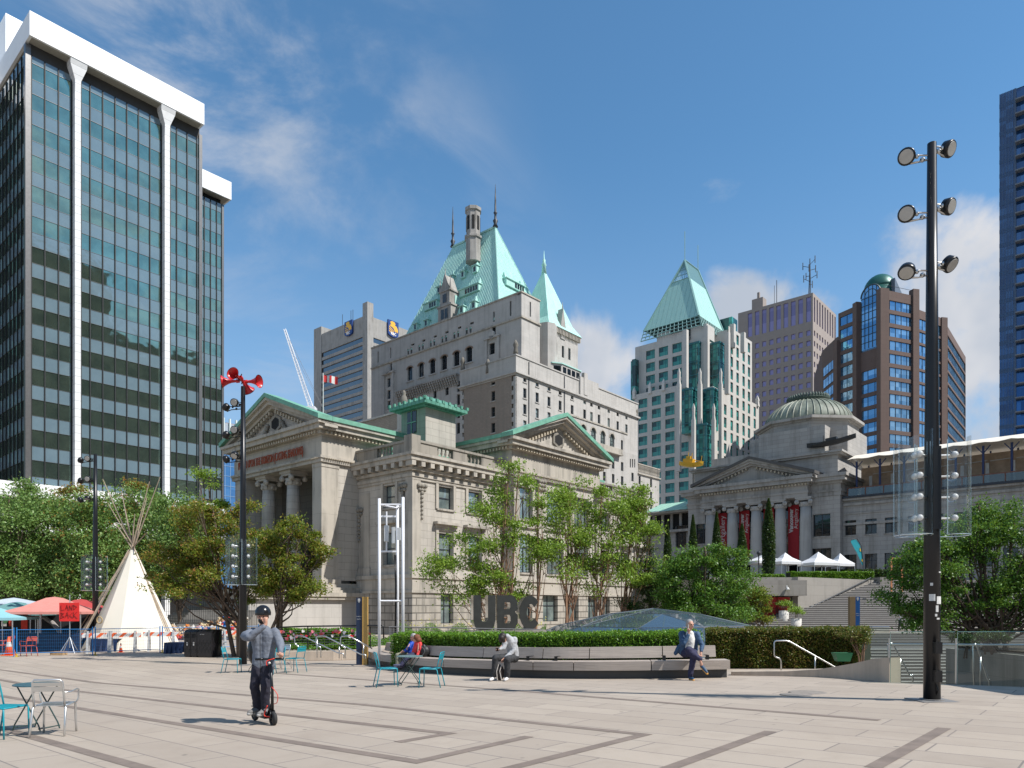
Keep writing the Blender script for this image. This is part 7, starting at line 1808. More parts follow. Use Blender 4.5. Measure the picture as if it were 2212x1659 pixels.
# ---------------------------------------------------------------- white three-post antenna mast
def antenna():
 Yb = 25.; a, b, c_ = at(819.4, Yb, z=0), at(858.6, Yb + .9, z=0), at(870.6, Yb, z=0); g0 = gz(a.x, a.y); g = thing('antenna_mast', 'white three-post antenna frame in front of the courthouse corner', 'antenna mast', (a.x, a.y, g0)); WP = plain('white_steel_post', (.74, .75, .78), .35, 0, .03)
 o = Vector((a.x, a.y, g0)); Zr = lambda row: 1.6 + (H - row) / F * Yb - g0
 for q, r_ in ((a, 1077), (b, 1082), (c_, 1074)): m = MB(); m.smooth = True; m.path([Vector((q.x, q.y, g0)) - o, Vector((q.x, q.y, g0 + Zr(r_))) - o], .052, 12); m.build('post', WP, g)
 P = [Vector((q.x, q.y, g0)) - o for q in (a, b, c_)]
 for r_ in (1090, 1298):
  m = MB()
  for i in range(3): m.path([P[i] + Vector((0, 0, Zr(r_))), P[(i + 1) % 3] + Vector((0, 0, Zr(r_)))], .03, 4)
  m.build('brace', WP, g)
 for r_ in (1112, 1189):
  m = MB(); p = P[0].lerp(P[1], .5) + Vector((0, 0, Zr(r_))); m.cbox((P[0] + P[1]) / 2 + Vector((0, 0, Zr(r_))), (.62, .07, .06)); m.build('cross_bar', WP, g)
 for vx, r0, r1, w_ in ((835, 1133, 1168, .15), (850, 1137, 1172, .12), (862, 1138, 1165, .12)):
  q = at(vx, Yb + .3, z=0) - Vector((a.x, a.y, 0)); m = MB(); m.box(q.x - w_ / 2, q.x + w_ / 2, q.y - .07, q.y + .07, Zr(r1), Zr(r0)); m.build('antenna_panel', plain('antenna_panel', (.5, .52, .53), .45), g)
 q = at(835, Yb + .35, z=0) - Vector((a.x, a.y, 0)); m = MB(); m.path([q + Vector((0, 0, Zr(1190))), q + Vector((0, 0, Zr(1102)))], .03, 6); m.build('antenna_pipe', WP, g)
 q = P[1]; m = MB(); m.smooth = True
 for k in range(3): m.path([q + Vector((-.1 + .03 * k, -.09, Zr(1195))), q + Vector((-.06 + .02 * k, -.1, Zr(1260))), q + Vector((-.09 + .02 * k, -.09, .2))], .014, 5)
 m.build('cables', BLACK, g)
antenna()
# ---------------------------------------------------------------- wayfinding pillars
NAVY = plain('navy_sign', (.008, .02, .055), .4, 0, .1); BLUE = plain('blue_sign', (.012, .07, .22), .4, 0, .08); GOLD = plain('gold_sign', (.50, .30, .08), .5, 0, .06); BRZ = plain('bronze_sign', (.16, .11, .055), .5, 0, .1)
def crest(p, x, z, s, d):
 m = MB(); m.extr([(x - s, d, z + s * 2.2), (x + s, d, z + s * 2.2), (x + s, d, z), (x + s * .5, d, z - s * .9), (x, d, z - s * 1.4), (x - s * .5, d, z - s * .9), (x - s, d, z)], (0, .004, 0)); o = m.build('crest', FRAMEW, p)
 m = MB(); m.box(x - s * .8, x + s * .8, d - .003, d - .001, z + s * 1.0, z + s * 1.15); m.box(x - s * .8, x + s * .8, d - .003, d - .001, z + s * .1, z + s * .25); m.box(x - s * .8, x + s * .8, d - .003, d - .001, z - s * .5, z - s * .38); m.build('crest_lines', NAVY, o)
def pillar(v0, v1, v2, Y, row, c0, c1, flip, label, words):
 a, b, c_ = at(v0, Y, z=0), at(v1, Y, z=0), at(v2, Y, z=0); g0 = gz(b.x, b.y); h = 1.6 + (H - row) / F * Y - g0; g = thing('sign_pillar', label, 'sign', (b.x, b.y, g0), 0, 'campus sign pillars')
 m = MB(); m.box(a.x - b.x, -.004, -.12, .12, 0, h); l = m.build('panel', c0, g); m = MB(); m.box(.004, c_.x - b.x, -.09, .15, 0, h + (.03 if not flip else 0)); r_ = m.build('panel', c1, g)
 q = l if not flip else r_; xx = (a.x - b.x) / 2 if not flip else (c_.x - b.x) / 2; d = -.124 if not flip else -.094; w_ = abs(xx) * 2
 crest(q, xx, h - w_ * .62, w_ * .2, d - .004)
 for i, (s, z) in enumerate(words): text(s, w_ * .22, FRAMEW, q, (xx, d - .002, h * z), FACEX, 'lettering', .001)
pillar(771, 783.2, 794, 26.5, 1291, NAVY, GOLD, False, 'navy and gold sign pillar left of the white antenna frame', (('ROBSON', .72), ('SQUARE', .68)))
pillar(1834, 1846, 1856, 40, 1289, BRZ, BLUE, True, 'bronze and blue sign pillar in front of the big steps', (('Robson', .62), ('Square', .58), ('UBC', .25), ('info', .12)))
# ---------------------------------------------------------------- rails, walls, glass
def pp(v, row, Y, dy=0.): return at(v, Y + dy, 1.6 and row)
def rail(pts, Y, mids, name, label, grp, r_=.021, lean=0.):
 o = at(pts[0][0], Y, z=0); o.z = gz(o.x, o.y); g = thing(name, label, 'handrail', o, 0, grp); P = [at(v, Y + lean * i / len(pts), row) - o for i, (v, row) in enumerate(pts)]
 Q = [P[0]]
 for i in range(1, len(P) - 1):
  a, b, c_ = P[i - 1], P[i], P[i + 1]; l = min(.06, (b - a).length * .4, (c_ - b).length * .4); Q += [b + (a - b).normalized() * l, b + ((a - b).normalized() + (c_ - b).normalized()) * l * .3, b + (c_ - b).normalized() * l]
 Q.append(P[-1]); m = MB(); m.smooth = True; m.path(Q, r_, 8); m.build('rail', STEEL, g)
 for v, r0, r1 in mids: m = MB(); m.smooth = True; m.path([at(v, Y, r0) - o, at(v, Y, r1) - o], r_ * .95, 8); m.build('post', STEEL, g)
wv = lambda x: 483.9 + .2344 * x
wr = lambda y: 1278.8 + .2344 * y
G3 = 'steel handrails left of the bench'
rail([(wv(690), wr(530)), (wv(690), wr(500)), (wv(652), wr(480)), (wv(652), wr(405)), (wv(722), wr(403)), (wv(1055), wr(565)), (wv(1103), wr(565)), (wv(1103), wr(612))], 24.5, [(wv(1062), wr(500), wr(612))], 'stair_handrail', 'first steel handrail right of the scooter rider', G3)
rail([(wv(892), wr(605)), (wv(892), wr(505)), (wv(850), wr(495)), (wv(850), wr(408)), (wv(925), wr(404)), (wv(1265), wr(577)), (wv(1307), wr(577)), (wv(1307), wr(615))], 24.0, [(wv(858), wr(430), wr(605)), (wv(1285), wr(480), wr(612))], 'stair_handrail', 'middle steel handrail of the three left of the bench', G3)
rail([(wv(1117), wr(612)), (wv(1117), wr(505)), (wv(1075), wr(495)), (wv(1075), wr(408)), (wv(1150), wr(404)), (wv(1365), wr(522))], 23.5, [], 'stair_handrail', 'steel handrail nearest the left end of the bench', G3)
qv = lambda x: 1659 + .3334 * x
qr = lambda y: 985 + .3334 * y
G4 = 'steel handrails right of the bench'
rail([(qv(85), qr(1430)), (qv(85), qr(1315)), (qv(40), qr(1300)), (qv(40), qr(1197)), (qv(130), qr(1197)), (qv(500), qr(1405)), (qv(553), qr(1402)), (qv(553), qr(1450))], 19.3, [(qv(305), qr(1297), qr(1437))], 'stair_handrail', 'steel handrail in front of the right end of the hedge', G4)
rail([(qv(797), qr(1466)), (qv(785), qr(1340)), (qv(780), qr(1325)), (qv(780), qr(1215)), (qv(805), qr(1210)), (qv(920), qr(1425)), (qv(938), qr(1415)), (qv(938), qr(1468))], 18.6, [(qv(857), qr(1310), qr(1466))], 'stair_handrail', 'steel handrail at the corner of the glass balustrade left of the big mast', G4)
rail([(qv(1336), qr(1485)), (qv(1330), qr(1350)), (qv(1328), qr(1222)), (qv(1350), qr(1216)), (qv(1425), qr(1448)), (qv(1435), qr(1450)), (qv(1435), qr(1490))], 18.0, [(qv(1377), qr(1300), qr(1488))], 'stair_handrail', 'steel handrail right of the big lamp mast', G4)
def balustrade():
 g = thing('glass_balustrade', 'clear glass balustrade with steel rail beside the big lamp mast', 'balustrade', (pitL.x, pitL.y, gz(pitL.x, pitL.y))); o = g.location.copy()
 GLS = clear('green_tinted_glass', (.80, .90, .87), .05, .02, .03, (.3, .38, .36), .4)
 a, b = pitL.copy(), pitR.copy(); n = 4
 for i in range(n):
  p, q = a.lerp(b, i / n + .004), a.lerp(b, (i + 1) / n - .004); m = MB(); p0, q0 = p - o, q - o; dn = Vector((0, .012, 0))
  m.add([p0, q0, q0 + Vector((0, 0, 1.14)), p0 + Vector((0, 0, 1.14))], [(0, 1, 2, 3)]); m.build('glass_panel', GLS, g)
  m = MB(); m.path([p0 + Vector((0, 0, 1.14)), q0 + Vector((0, 0, 1.14))], .008, 4); m.path([p0, p0 + Vector((0, 0, 1.14))], .007, 4); m.build('glass_edge', clear('glass_edge_green', (.4, .6, .52), .2, .1, .5, (.25, .42, .38)), g)
  m = MB(); m.path([p0 + Vector((0, .05, .02)), p0 + Vector((0, .05, 1.0))], .02, 6); m.build('post', STEEL, g)
 m = MB(); m.path([a - o + Vector((0, .09, .86)), b - o + Vector((0, .09, .86))], .02, 8); m.build('rail', STEEL, g)
 g2 = thing('glass_balustrade', 'glass balustrade running behind the hedge in front of the steps', 'balustrade', at(1600, 26, z=gz(8.2, 26))); o = g2.location.copy(); P = [at(v, y, row) - o for v, y, row in ((1520, 27, 1356), (1660, 26.5, 1355.5), (1800, 26, 1355), (1921, 25.5, 1354))]
 for p, q in zip(P, P[1:]):
  m = MB(); m.add([p - Vector((0, 0, 1.2)), q - Vector((0, 0, 1.2)), q, p], [(0, 1, 2, 3)]); m.build('glass_panel', GLS, g2); m = MB(); m.path([p, q], .02, 6); m.path([p, p - Vector((0, 0, 1.2))], .015, 6); m.build('rail', STEEL, g2)
 g3 = thing('steel_rail', 'thin white rail in front of the glass dome', 'handrail', at(1560, 24, z=gz(6.6, 24))); o = g3.location.copy(); m = MB(); m.path([at(1475, 24.3, 1366) - o, at(1475, 24.3, 1354.5) - o, at(1613, 23.8, 1352) - o], .018, 6); m.build('rail', STEEL, g3); m = MB(); m.path([at(1544, 24, 1353) - o, at(1544, 24, 1372) - o], .015, 6); m.build('post', STEEL, g3)
balustrade()
def low_walls():
 BG = blocks('tan_concrete', (.54, .45, .36), (.50, .42, .33), (.25, .2, .16), 2.6, 3, .02, stain=.45)
 def run(name, label, pts, w_=.3):
  P = [gp(v, r) for v, r, t in pts]; o = P[0].copy(); g = thing(name, label, 'wall', o); m = MB(); Nn = normals(P); vs = []
  for p, n_, (v, r, t) in zip(P, Nn, pts): q = p - o; vs += [q - Vector((0, 0, .25)), q + n_ * w_ - Vector((0, 0, .25)), q + n_ * w_ + Vector((0, 0, t)), q + Vector((0, 0, t))]
  fs = []
  for i in range(len(P) - 1):
   for j in range(4): a, b = i * 4 + j, i * 4 + (j + 1) % 4; fs.append((a, b, b + 4, a + 4))
  fs += [(0, 1, 2, 3), tuple(len(vs) - 4 + j for j in (3, 2, 1, 0))]; m.add(vs, fs); m.build('wall', BG, g)
 run('planter_wall', 'low tan concrete wall curving up to the glass balustrade', [(1579, 1459, .10), (1700, 1461, .13), (1770, 1463, .2), (1845, 1467, .38), (1890, 1470.5, .52), (1921, 1474, .56)])
 run('planter_wall', 'tan concrete planter wall behind the three left handrails', [(540, 1428, .34), (640, 1427.5, .36), (720, 1427, .38), (800, 1424.5, .42), (836, 1420, .5)])
low_walls()
def wire_rail():
 Y = 26.5; o = at(610, Y, z=0); o.z = gz(o.x, o.y); g = thing('wire_railing', 'dark railing with thin wires left of the white antenna frame', 'railing', o); Z = lambda v, row: at(v, Y, row) - o
 m = MB(); m.smooth = True; m.path([Z(598, 1355.5), Z(655, 1353), Z(825, 1351), Z(828, 1354), Z(829, 1380)], .028, 8); m.build('top_rail', BLACK, g)
 for v in (665, 736, 800): m = MB(); m.path([Z(v, 1354), Z(v, 1400)], .022, 6); m.build('post', BLACK, g)
 m = MB()
 for k in range(7): m.path([Z(598, 1362 + k * 5.2), Z(828, 1360 + k * 5.2)], .006, 4)
 m.build('wires', STEEL, g, kind='stuff')
 g2 = thing('wire_railing', 'grey railing between the antenna frame and the steel letters', 'railing', at(900, 25.5, z=-.7)); o2 = g2.location.copy(); Z2 = lambda v, row: at(v, 25.5, row) - o2
 m = MB(); m.path([Z2(840, 1354), Z2(1170, 1360)], .02, 6)
 for v in (842, 905, 968, 1030, 1100): m.path([Z2(v, 1354 + (v - 840) * .018), Z2(v, 1385)], .015, 5)
 m.build('frame', plain('grey_rail', (.2, .2, .2), .5, .3), g2); m = MB()
 for k in range(3): m.path([Z2(840, 1360 + 4 * k), Z2(1170, 1366 + 4 * k)], .005, 4)
 m.build('wires', STEEL, g2, kind='stuff')
 cols = [('red', (.55, .02, .03)), ('pink', (.65, .18, .24)), ('white', (.7, .66, .66)), ('coral', (.62, .10, .08))]; hm = {}
 def heart(nm, c):
  m = MB(); pts = [(0, 0, -.1), (.05, 0, -.05), (.09, 0, 0), (.095, 0, .045), (.06, 0, .075), (.02, 0, .065), (0, 0, .04), (-.02, 0, .065), (-.06, 0, .075), (-.095, 0, .045), (-.09, 0, 0), (-.05, 0, -.05)]; m.extr(pts, (0, .012, 0)); return m.mesh('paper_heart', plain(nm + '_paper', c, .8, 0, .15, 9))
 for nm, c in cols: hm[nm] = heart(nm, c)
 rr = random.Random(4)
 for i in range(46):
  nm = rr.choice(cols)[0]; v = 600 + rr.random() ** .9 * 205; row = 1358 + rr.random() * 17 + (6 if v < 640 else 0); o_ = bpy.data.objects.new('paper_heart', hm[nm]); C.objects.link(o_); o_.location = at(v, Y - .05 - .02 * (i % 3), row); o_.rotation_euler = (rr.uniform(-.3, .3), rr.uniform(-.6, .6), rr.uniform(-.7, .7)); s = rr.uniform(.5, .85); o_.scale = (s, 1, s)
  tag(o_, '%s paper heart tied to the wire railing' % nm, 'paper heart', '%s paper hearts on the railing' % nm)
wire_rail()
def side_occluder():  # unseen block added only for the shadow it throws beside the mast
 g = thing('occluder', 'grey kiosk added unseen at the far right to cast the shadow beside the big mast', 'occluder', (17.2, 12.6, -.1)); m = MB(); m.box(-3.2, 4, -.75, 1.1, 0, 5.2); m.box(-3.5, 4.3, -1, 1.4, 5.2, 5.45); m.build('wall', CONC, g); m = MB(); m.box(-2, 1, -.8, -.76, .1, 2.3); m.build('door', FRAMED, g)
side_occluder()
def covers():
 for v, row, r_, lab in ((1745, 1496, .36, 'round metal cover in the paving in front of the right bench end'), (1720, 1501, .30, 'smaller round cover in the paving near the mast shadow')):
  p = gp(v, row); m = MB(); m.lathe([(r_, .003), (r_, .009), (r_ - .02, .011)], 32); o = m.build('manhole_cover', plain('worn_cover', (.27, .235, .20), .7, .1, .2, 9)); o.location = p; tag(o, lab, 'manhole cover', 'round covers in the paving')
covers()
# ---------------------------------------------------------------- camp behind the blue fence
def camp():
 Yt = 37; c = at(287, Yt, z=0); g0 = gz(c.x, c.y); zap = 1.6 + (H - 1188) / F * Yt - g0; k = NT('tepee_canvas'); n1 = k.noise(.8, det=5); MATS['tc'] = CV = k.fin(k.mix(k.ramp(n1, (.3, 0), (.8, .35)), (.74, .70, .60), (.64, .59, .49)), .85, 0, .1)
 g = thing('tepee', 'tall cream canvas tepee with bare poles behind the blue fence', 'tepee', (c.x, c.y, g0), .2)
 m = MB(); n = 12; rb = 2.35; vs = []; lv = 5
 for j in range(lv + 1):
  s = j / lv
  for i in range(n): a = 2 * math.pi * i / n; r_ = rb * (1 - s) + .13 * s - .05 * math.sin(math.pi * s) * (1 if i % 2 else .2); vs.append((r_ * math.cos(a), r_ * math.sin(a), zap * s))
 m.add(vs, [(j * n + i, j * n + (i + 1) % n, (j + 1) * n + (i + 1) % n, (j + 1) * n + i) for j in range(lv) for i in range(n)]); m.build('canvas_cover', CV, g)
 PO = plain('bare_pole', (.34, .27, .2), .8, 0, .3, 6)
 rr = random.Random(2)
 for i, (tx, row) in enumerate(((222, 1168 - 133), (232, 1085), (270, 1105), (262, 1060), (300, 1120), (317, 1075), (323, 1040), (318, 1150), (346, 1030), (249, 1130), (291, 1110))):
  t = at(tx, Yt + rr.uniform(-.6, .6), row) - Vector((c.x, c.y, g0)); a = math.atan2(-t.y, -t.x) + .2; ap = Vector((rr.uniform(-.06, .06), rr.uniform(-.06, .06), zap + .12)); d = (ap - t); b = ap + d * ((ap.z) / max(.3, -d.z)); m = MB(); m.path([t, ap, ap + (Vector((math.cos(a) * rb * .96, math.sin(a) * rb * .96, 0)) - ap)], [.018, .04, .05], 6); m.T = None; o = m.build('pole', PO, g); o.rotation_euler = (0, 0, -.2)
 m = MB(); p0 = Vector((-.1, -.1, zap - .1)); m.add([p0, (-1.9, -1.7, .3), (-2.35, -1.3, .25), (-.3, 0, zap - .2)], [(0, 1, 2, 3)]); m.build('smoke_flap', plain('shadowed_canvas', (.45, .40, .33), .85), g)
 m = MB(); m.path([(-.15, -.15, zap), (-2.1, -1.8, 0)], .035, 6); m.path([(-.1, -.2, zap - .1), (-2.6, -1.5, 0)], .03, 6); m.build('flap_pole', PO, g)
 def canopy(v, row, Y, w_, hr, col, label, hp=.75):
  p = at(v, Y, z=0); p.z = gz(p.x, p.y); z = 1.6 + (H - row) / F * Y - p.z; g = thing('canopy', label, 'canopy', p, .25, 'canopies of the camp'); ze = z - hp; m = MB(); q = w_ / 2; e = [(-q, -q, ze), (q, -q, ze), (q, q, ze), (-q, q, ze)]
  tp = .28; t = [(-tp, -tp, z - .06), (tp, -tp, z - .06), (tp, tp, z - .06), (-tp, tp, z - .06)]; mid = [((a[0] + b[0]) / 2, (a[1] + b[1]) / 2, (a[2] + b[2]) / 2 - .06) for a, b in zip(e, t)]
  sk = [(a[0], a[1], ze - .12) for a in e]; m.add(sk + e + mid + t + [(0, 0, z)], [(j * 4 + i, j * 4 + (i + 1) % 4, j * 4 + 4 + (i + 1) % 4, j * 4 + 4 + i) for j in range(3) for i in range(4)] + [(12, 13, 16), (13, 14, 16), (14, 15, 16), (15, 12, 16)]); m.build('canvas', plain(label[:14] + '_cloth', col, .8, 0, .08), g)
  for a in e: m = MB(); m.path([(a[0] * .97, a[1] * .97, 0), (a[0] * .97, a[1] * .97, ze)], .025, 6); m.build('leg', ALU, g)
  return p
 canopy(118, 1289, 35, 3.3, 0, (.58, .23, .19), 'faded red canopy left of the tepee', .72); canopy(176, 1294, 38, 2.9, 0, (.42, .05, .045), 'darker red canopy between the red canopy and the tepee', .62)
 canopy(-22, 1310, 33, 3.0, 0, (.25, .50, .55), 'pale blue canopy at the left edge', .5); canopy(30, 1291, 40, 3.4, 0, (.45, .50, .55), 'grey white canopy behind the pale blue one', .35); canopy(38, 1300, 38.5, 3.3, 0, (.12, .26, .25), 'dark teal canopy under the grey white one', .6)
 DK = plain('navy_tarpaulin', (.012, .03, .085), .6, 0, .4, 2)
 for x, Y, w_, h, lab in ((95, 35.2, 4.2, .85, 'long table under a navy tarpaulin below the red canopy'), (384, 33.5, .9, .5, 'low heap under a navy tarpaulin right of the tepee'), (235, 35, 1.3, .6, 'navy tarpaulin covered crate in front of the tepee')):
  p = gp(x, 1311.7 + 1555 * 2.3 / Y); p = at(x, Y, z=0); p.z = gz(p.x, p.y); t = thing('covered_table', lab, 'table', p); m = MB(); n = 14
  for i in range(n): a, b = -w_ / 2 + w_ * i / n, -w_ / 2 + w_ * (i + 1) / n; f = .04 * (i % 3); m.add([(a, -.45 - f, 0), (b, -.45 - .04 * ((i + 1) % 3), 0), (b, -.4, h), (a, -.4, h), (a, .4, h), (b, .4, h), (b, .45, 0), (a, .45, 0)], [(0, 1, 2, 3), (3, 2, 5, 4), (4, 5, 6, 7)])
  m.build('tarpaulin', DK, t)
 bk = at(85, 39.5, z=0); bk.z = gz(bk.x, bk.y); t = thing('camp_tent', 'dark sided tent with a grey arched opening under the canopies', 'tent', bk); m = MB(); m.box(-5, 4.6, 0, 3, 0, 2.1); m.build('side', plain('dark_tent_cloth', (.03, .028, .03), .9), t); m = MB(); m.path([(-1 + 2.4 * math.cos(a), -.1, 1.9 * math.sin(a)) for a in np.linspace(0, math.pi, 14)], .12, 6); m.build('arch', plain('grey_tent_cloth', (.3, .27, .25), .9), t)
 for v, row, w_, h, col, lab in ((11, 1337, .5, .62, (.55, .5, .45), 'white shirt with a round green print hanging at the left canopy'), (20, 1337, .35, .62, (.6, .06, .03), 'orange red shirt beside the printed shirt'), (52, 1339, .42, .75, (.65, .05, .03), 'long red shirt hanging by the canopy leg'), (215, 1338, .25, .25, (.4, .3, .16), 'round tan hoop hanging under the darker red canopy')):
  p = at(v, 34.8, row - 12); o = thing('hanging_shirt' if w_ > .3 else 'hanging_hoop', lab, 'shirt' if w_ > .3 else 'hoop', p); m = MB()
  if w_ > .3: m.extr([(-w_ * .3, 0, 0), (-w_ * .6, 0, -.12), (-w_ * .55, 0, -.25), (-w_ * .35, 0, -.2), (-w_ * .36, 0, -h), (w_ * .36, 0, -h), (w_ * .35, 0, -.2), (w_ * .55, 0, -.25), (w_ * .6, 0, -.12), (w_ * .3, 0, 0)], (0, .05, 0)); m.build('cloth', plain('shirt_cloth_%d' % v, col, .8), o)
  else: m.path([(.13 * math.cos(a), 0, -.3 + .16 * math.sin(a)) for a in np.linspace(0, 6.28, 18)], .03, 6); m.build('ring', plain('tan_hoop', col, .8), o)
  if v == 11: m = MB(); m.lathe([(.14, 0), (.14, .01)], 14, (0, -.005, -.35), (0, -1, 0)); m.build('print', plain('green_print', (.08, .2, .09), .8), o)
 p = gp(150, 1411); Ys = p.y; g = thing('protest_sign', 'bright red square sign reading LAND BACK on a tripod', 'sign', p); zz = lambda row: 1.6 + (H - row) / F * Ys - p.z; w_ = 43 / F * Ys / 2
 RS = plain('fluorescent_red', (.80, .025, .02), .6, 0, .04); INK = plain('marker_ink', (.015, .01, .01), .7); m = MB(); m.box(-w_, w_, -.02, 0, zz(1342), zz(1302)); b = m.build('board', RS, g); hh = zz(1302) - zz(1342); m = MB()
 def stroke(pts, ox, oz, s): m.path([(ox + a * s, -.026, oz + b * s) for a, b in pts], .012, 4, flat=.4)
 GL = {'L': [[(0, 1), (.05, 0), (.6, .12)]], 'A': [[(0, 0), (.35, 1), (.6, -.05)], [(.12, .4), (.6, .45)]], 'N': [[(0, 0), (.05, 1), (.5, .05), (.55, 1)]], 'D': [[(0, 0), (.05, 1)], [(-.1, 1), (.65, .6), (0, 0)]], 'B': [[(0, 0), (.05, 1)], [(-.1, .95), (.5, .8), (.1, .55), (.6, .25), (-.15, -.05)]], 'C': [[(.55, .95), (.05, .5), (.6, .05)]], 'K': [[(0, 0), (.02, 1)], [(.6, 1), (.05, .45), (.65, -.1)]]}
 for wd, oz, s in (('LAND', zz(1302) - hh * .42, .24), ('BACK', zz(1342) + hh * .16, .27)):
  for i, ch in enumerate(wd):
   for st in GL[ch]: stroke(st, -w_ * .82 + i * w_ * .42, oz + (.02 if i % 2 else 0), s)
 m.build('lettering', INK, b)
 m = MB(); m.path([(0, .03, .25), (0, .03, zz(1285))], .022, 8)
 for a in (-2.2, -.6, 1.2, 2.8): m.path([(0, .03, .75), (.45 * math.cos(a), .03 + .45 * math.sin(a), .0)], .016, 6)
 m.build('stand', ALU, g)
 BF_ = plain('blue_fence_paint', (.01, .16, .42), .45, 0, .06); YL = plain('yellow_foot', (.55, .38, .02), .6)
 FP = [(-130, 1425), (33, 1419), (203, 1415.5), (348, 1409.5), (470, 1405), (560, 1401)]
 first = None
 for i, (a, b) in enumerate(zip(FP, FP[1:])):
  A_, B_ = gp(*a), gp(*b); L_ = (B_ - A_).length; an = math.atan2(B_.y - A_.y, B_.x - A_.x); g = thing('fence_panel', ('blue wire fence panel at the left edge with orange chairs behind', 'blue wire fence panel in front of the red sign', 'blue wire fence panel in front of the tepee with the small cone', 'blue wire fence panel between the tepee and the black bins', 'blue wire fence panel behind the black bins')[i], 'fence panel', A_, an, 'blue fence panels'); hgt = 1.16
  m = MB(); m.path([(.05, 0, .16), (.05, 0, hgt), (L_ - .05, 0, hgt), (L_ - .05, 0, .16), (.05, 0, .16)], .019, 6); m.path([(.05, 0, 0), (.05, 0, hgt + .1)], .024, 6); m.path([(L_ - .05, 0, 0), (L_ - .05, 0, hgt + .1)], .024, 6); m.build('frame', BF_, g)
  m = MB(); n = int(L_ / .075)
  for q in range(1, n): x = L_ * q / n; m.path([(x, 0, .18), (x, 0, hgt)], .0028, 3, cap=False)
  for z in np.arange(.28, hgt, .15): m.path([(.06, .004, z), (L_ - .06, .004, z)], .003, 3, cap=False)
  m.build('wire_mesh', BF_, g, kind='stuff'); m = MB(); m.path([(.05, 0, 0), (.05, 0, .14)], .03, 6); m.cbox((.05, 0, .01), (.1, .45, .02)); m.build('foot', YL, g)
 k = NT('striped_board'); q = k.n('ShaderNodeSeparateXYZ'); k.l(k.tc.outputs['Object'], q.inputs[0]); f = k.math('FRACT', k.math('DIVIDE', k.math('SUBTRACT', q.outputs[0], q.outputs[2]), .42)); SB = k.fin(k.mix(k.math('LESS_THAN', f, .42), (.72, .70, .66), (.78, .13, .02)), .5)
 GA = plain('grey_plastic_leg', (.36, .36, .35), .6, 0, .15, 5)
 def barricade(v0, v1, row, lab, wr_=None):
  a, b = gp(v0, row), gp(v1, row - 1); L_ = (b - a).length; g = thing('barricade', lab, 'barricade', a, math.atan2(b.y - a.y, b.x - a.x), 'orange and white barricades'); m = MB(); m.box(-.25, L_ + .25, -.03, 0, .72, .93); o = m.build('board', SB, g)
  if wr_: text(wr_, .13, INK, o, (L_ / 2, .004, .82), (R(90), 0, R(180)), 'lettering', .001); text(wr_, .13, INK, o, (L_ / 2, -.033, .82), (R(90), 0, 0), 'lettering', .001, sx=-1)
  for x in (0, L_):
   for s in (-1, 1):
    m = MB(); m.add([(x - .05, s * .32 - .03, 0), (x + .05, s * .32 - .03, 0), (x + .05, s * .32 + .05, 0), (x - .05, s * .32 + .05, 0), (x - .04, s * .05 - .02, 1.02), (x + .04, s * .05 - .02, 1.02), (x + .04, s * .05 + .02, 1.02), (x - .04, s * .05 + .02, 1.02)], [(0, 3, 2, 1), (4, 5, 6, 7), (0, 1, 5, 4), (1, 2, 6, 5), (2, 3, 7, 6), (3, 0, 4, 7)]); m.build('leg', GA if s < 0 else FRAMEW, g)
   m = MB(); m.cbox((x, 0, .3), (.05, .5, .05)); m.build('crossbar', GA, g)
 barricade(190, 236, 1411, 'white barricade with one orange stripe in front of the small mast'); barricade(240, 292, 1410, 'striped barricade with lettering left of the traffic cone', 'VANCOUVER'); barricade(322, 374, 1407, 'striped barricade at the right foot of the tepee'); barricade(485, 520, 1402, 'red and white barricade behind the middle lamp mast')
 def cone(v, row, s, lab):
  g = thing('traffic_cone', lab, 'traffic cone', gp(v, row), 0, 'orange traffic cones'); g.scale = (s, s, s); m = MB(); m.box(-.18, .18, -.18, .18, 0, .03); m.smooth = True; m.lathe([(.14, .03), (.03, .7)], 16); m.build('cone', plain('cone_orange', (.80, .11, .01), .5, 0, .05), g); m = MB(); m.smooth = True; m.lathe([(.095, .33), (.065, .5)], 16, cap=False); o = m.build('sleeve', FRAMEW, g); o.scale = (1.03, 1.03, 1)
  return g
 cone(261, 1409, .62, 'small orange cone between two barricades by the tepee'); cone(19, 1416, 1.2, 'tall orange cone with white sleeve between the orange chairs')
 m = MB(); m.box(-.28, .28, -.18, .18, 0, .16); o = m.build('cardboard_box', plain('cardboard', (.42, .28, .15), .85)); o.location = gp(127, 1415); tag(o, 'small cardboard box lying under the LAND BACK sign', 'box')
 p = at(395, 49, z=0); p.z = gz(p.x, p.y); g = thing('iron_railing', 'black iron bar railing right of the tepee', 'railing', p); m = MB(); z0, z1 = .6 , 1.6 + (H - 1291) / F * 49 - p.z
 for i in range(62): x = -2.6 + i * .125; m.path([(x, 0, z0), (x, 0, z1)], .014, 4, cap=False)
 m.box(-2.7, 5.2, -.02, .02, z1 - .15, z1 - .1); m.box(-2.7, 5.2, -.02, .02, z0, z0 + .06); m.build('bars', BLACK, g, kind='stuff')
 q = at(440, 47, z=0); q.z = gz(q.x, q.y); st = thing('side_steps', 'grey stone side steps where the soft toys are heaped', 'steps', q); m = MB()
 for i in range(12): m.box(-2.6, 2.1, i * .35, 6, .16 * i, .16 * i + .16 if i else .16)
 m.build('flight', CONC, st)
 cs = [('white', (.62, .58, .52)), ('tan', (.42, .27, .15)), ('brown', (.16, .08, .045)), ('red', (.5, .03, .03)), ('blue', (.05, .16, .42)), ('pink', (.58, .25, .28)), ('cream', (.6, .48, .3)), ('orange', (.6, .2, .05))]; ms = {}
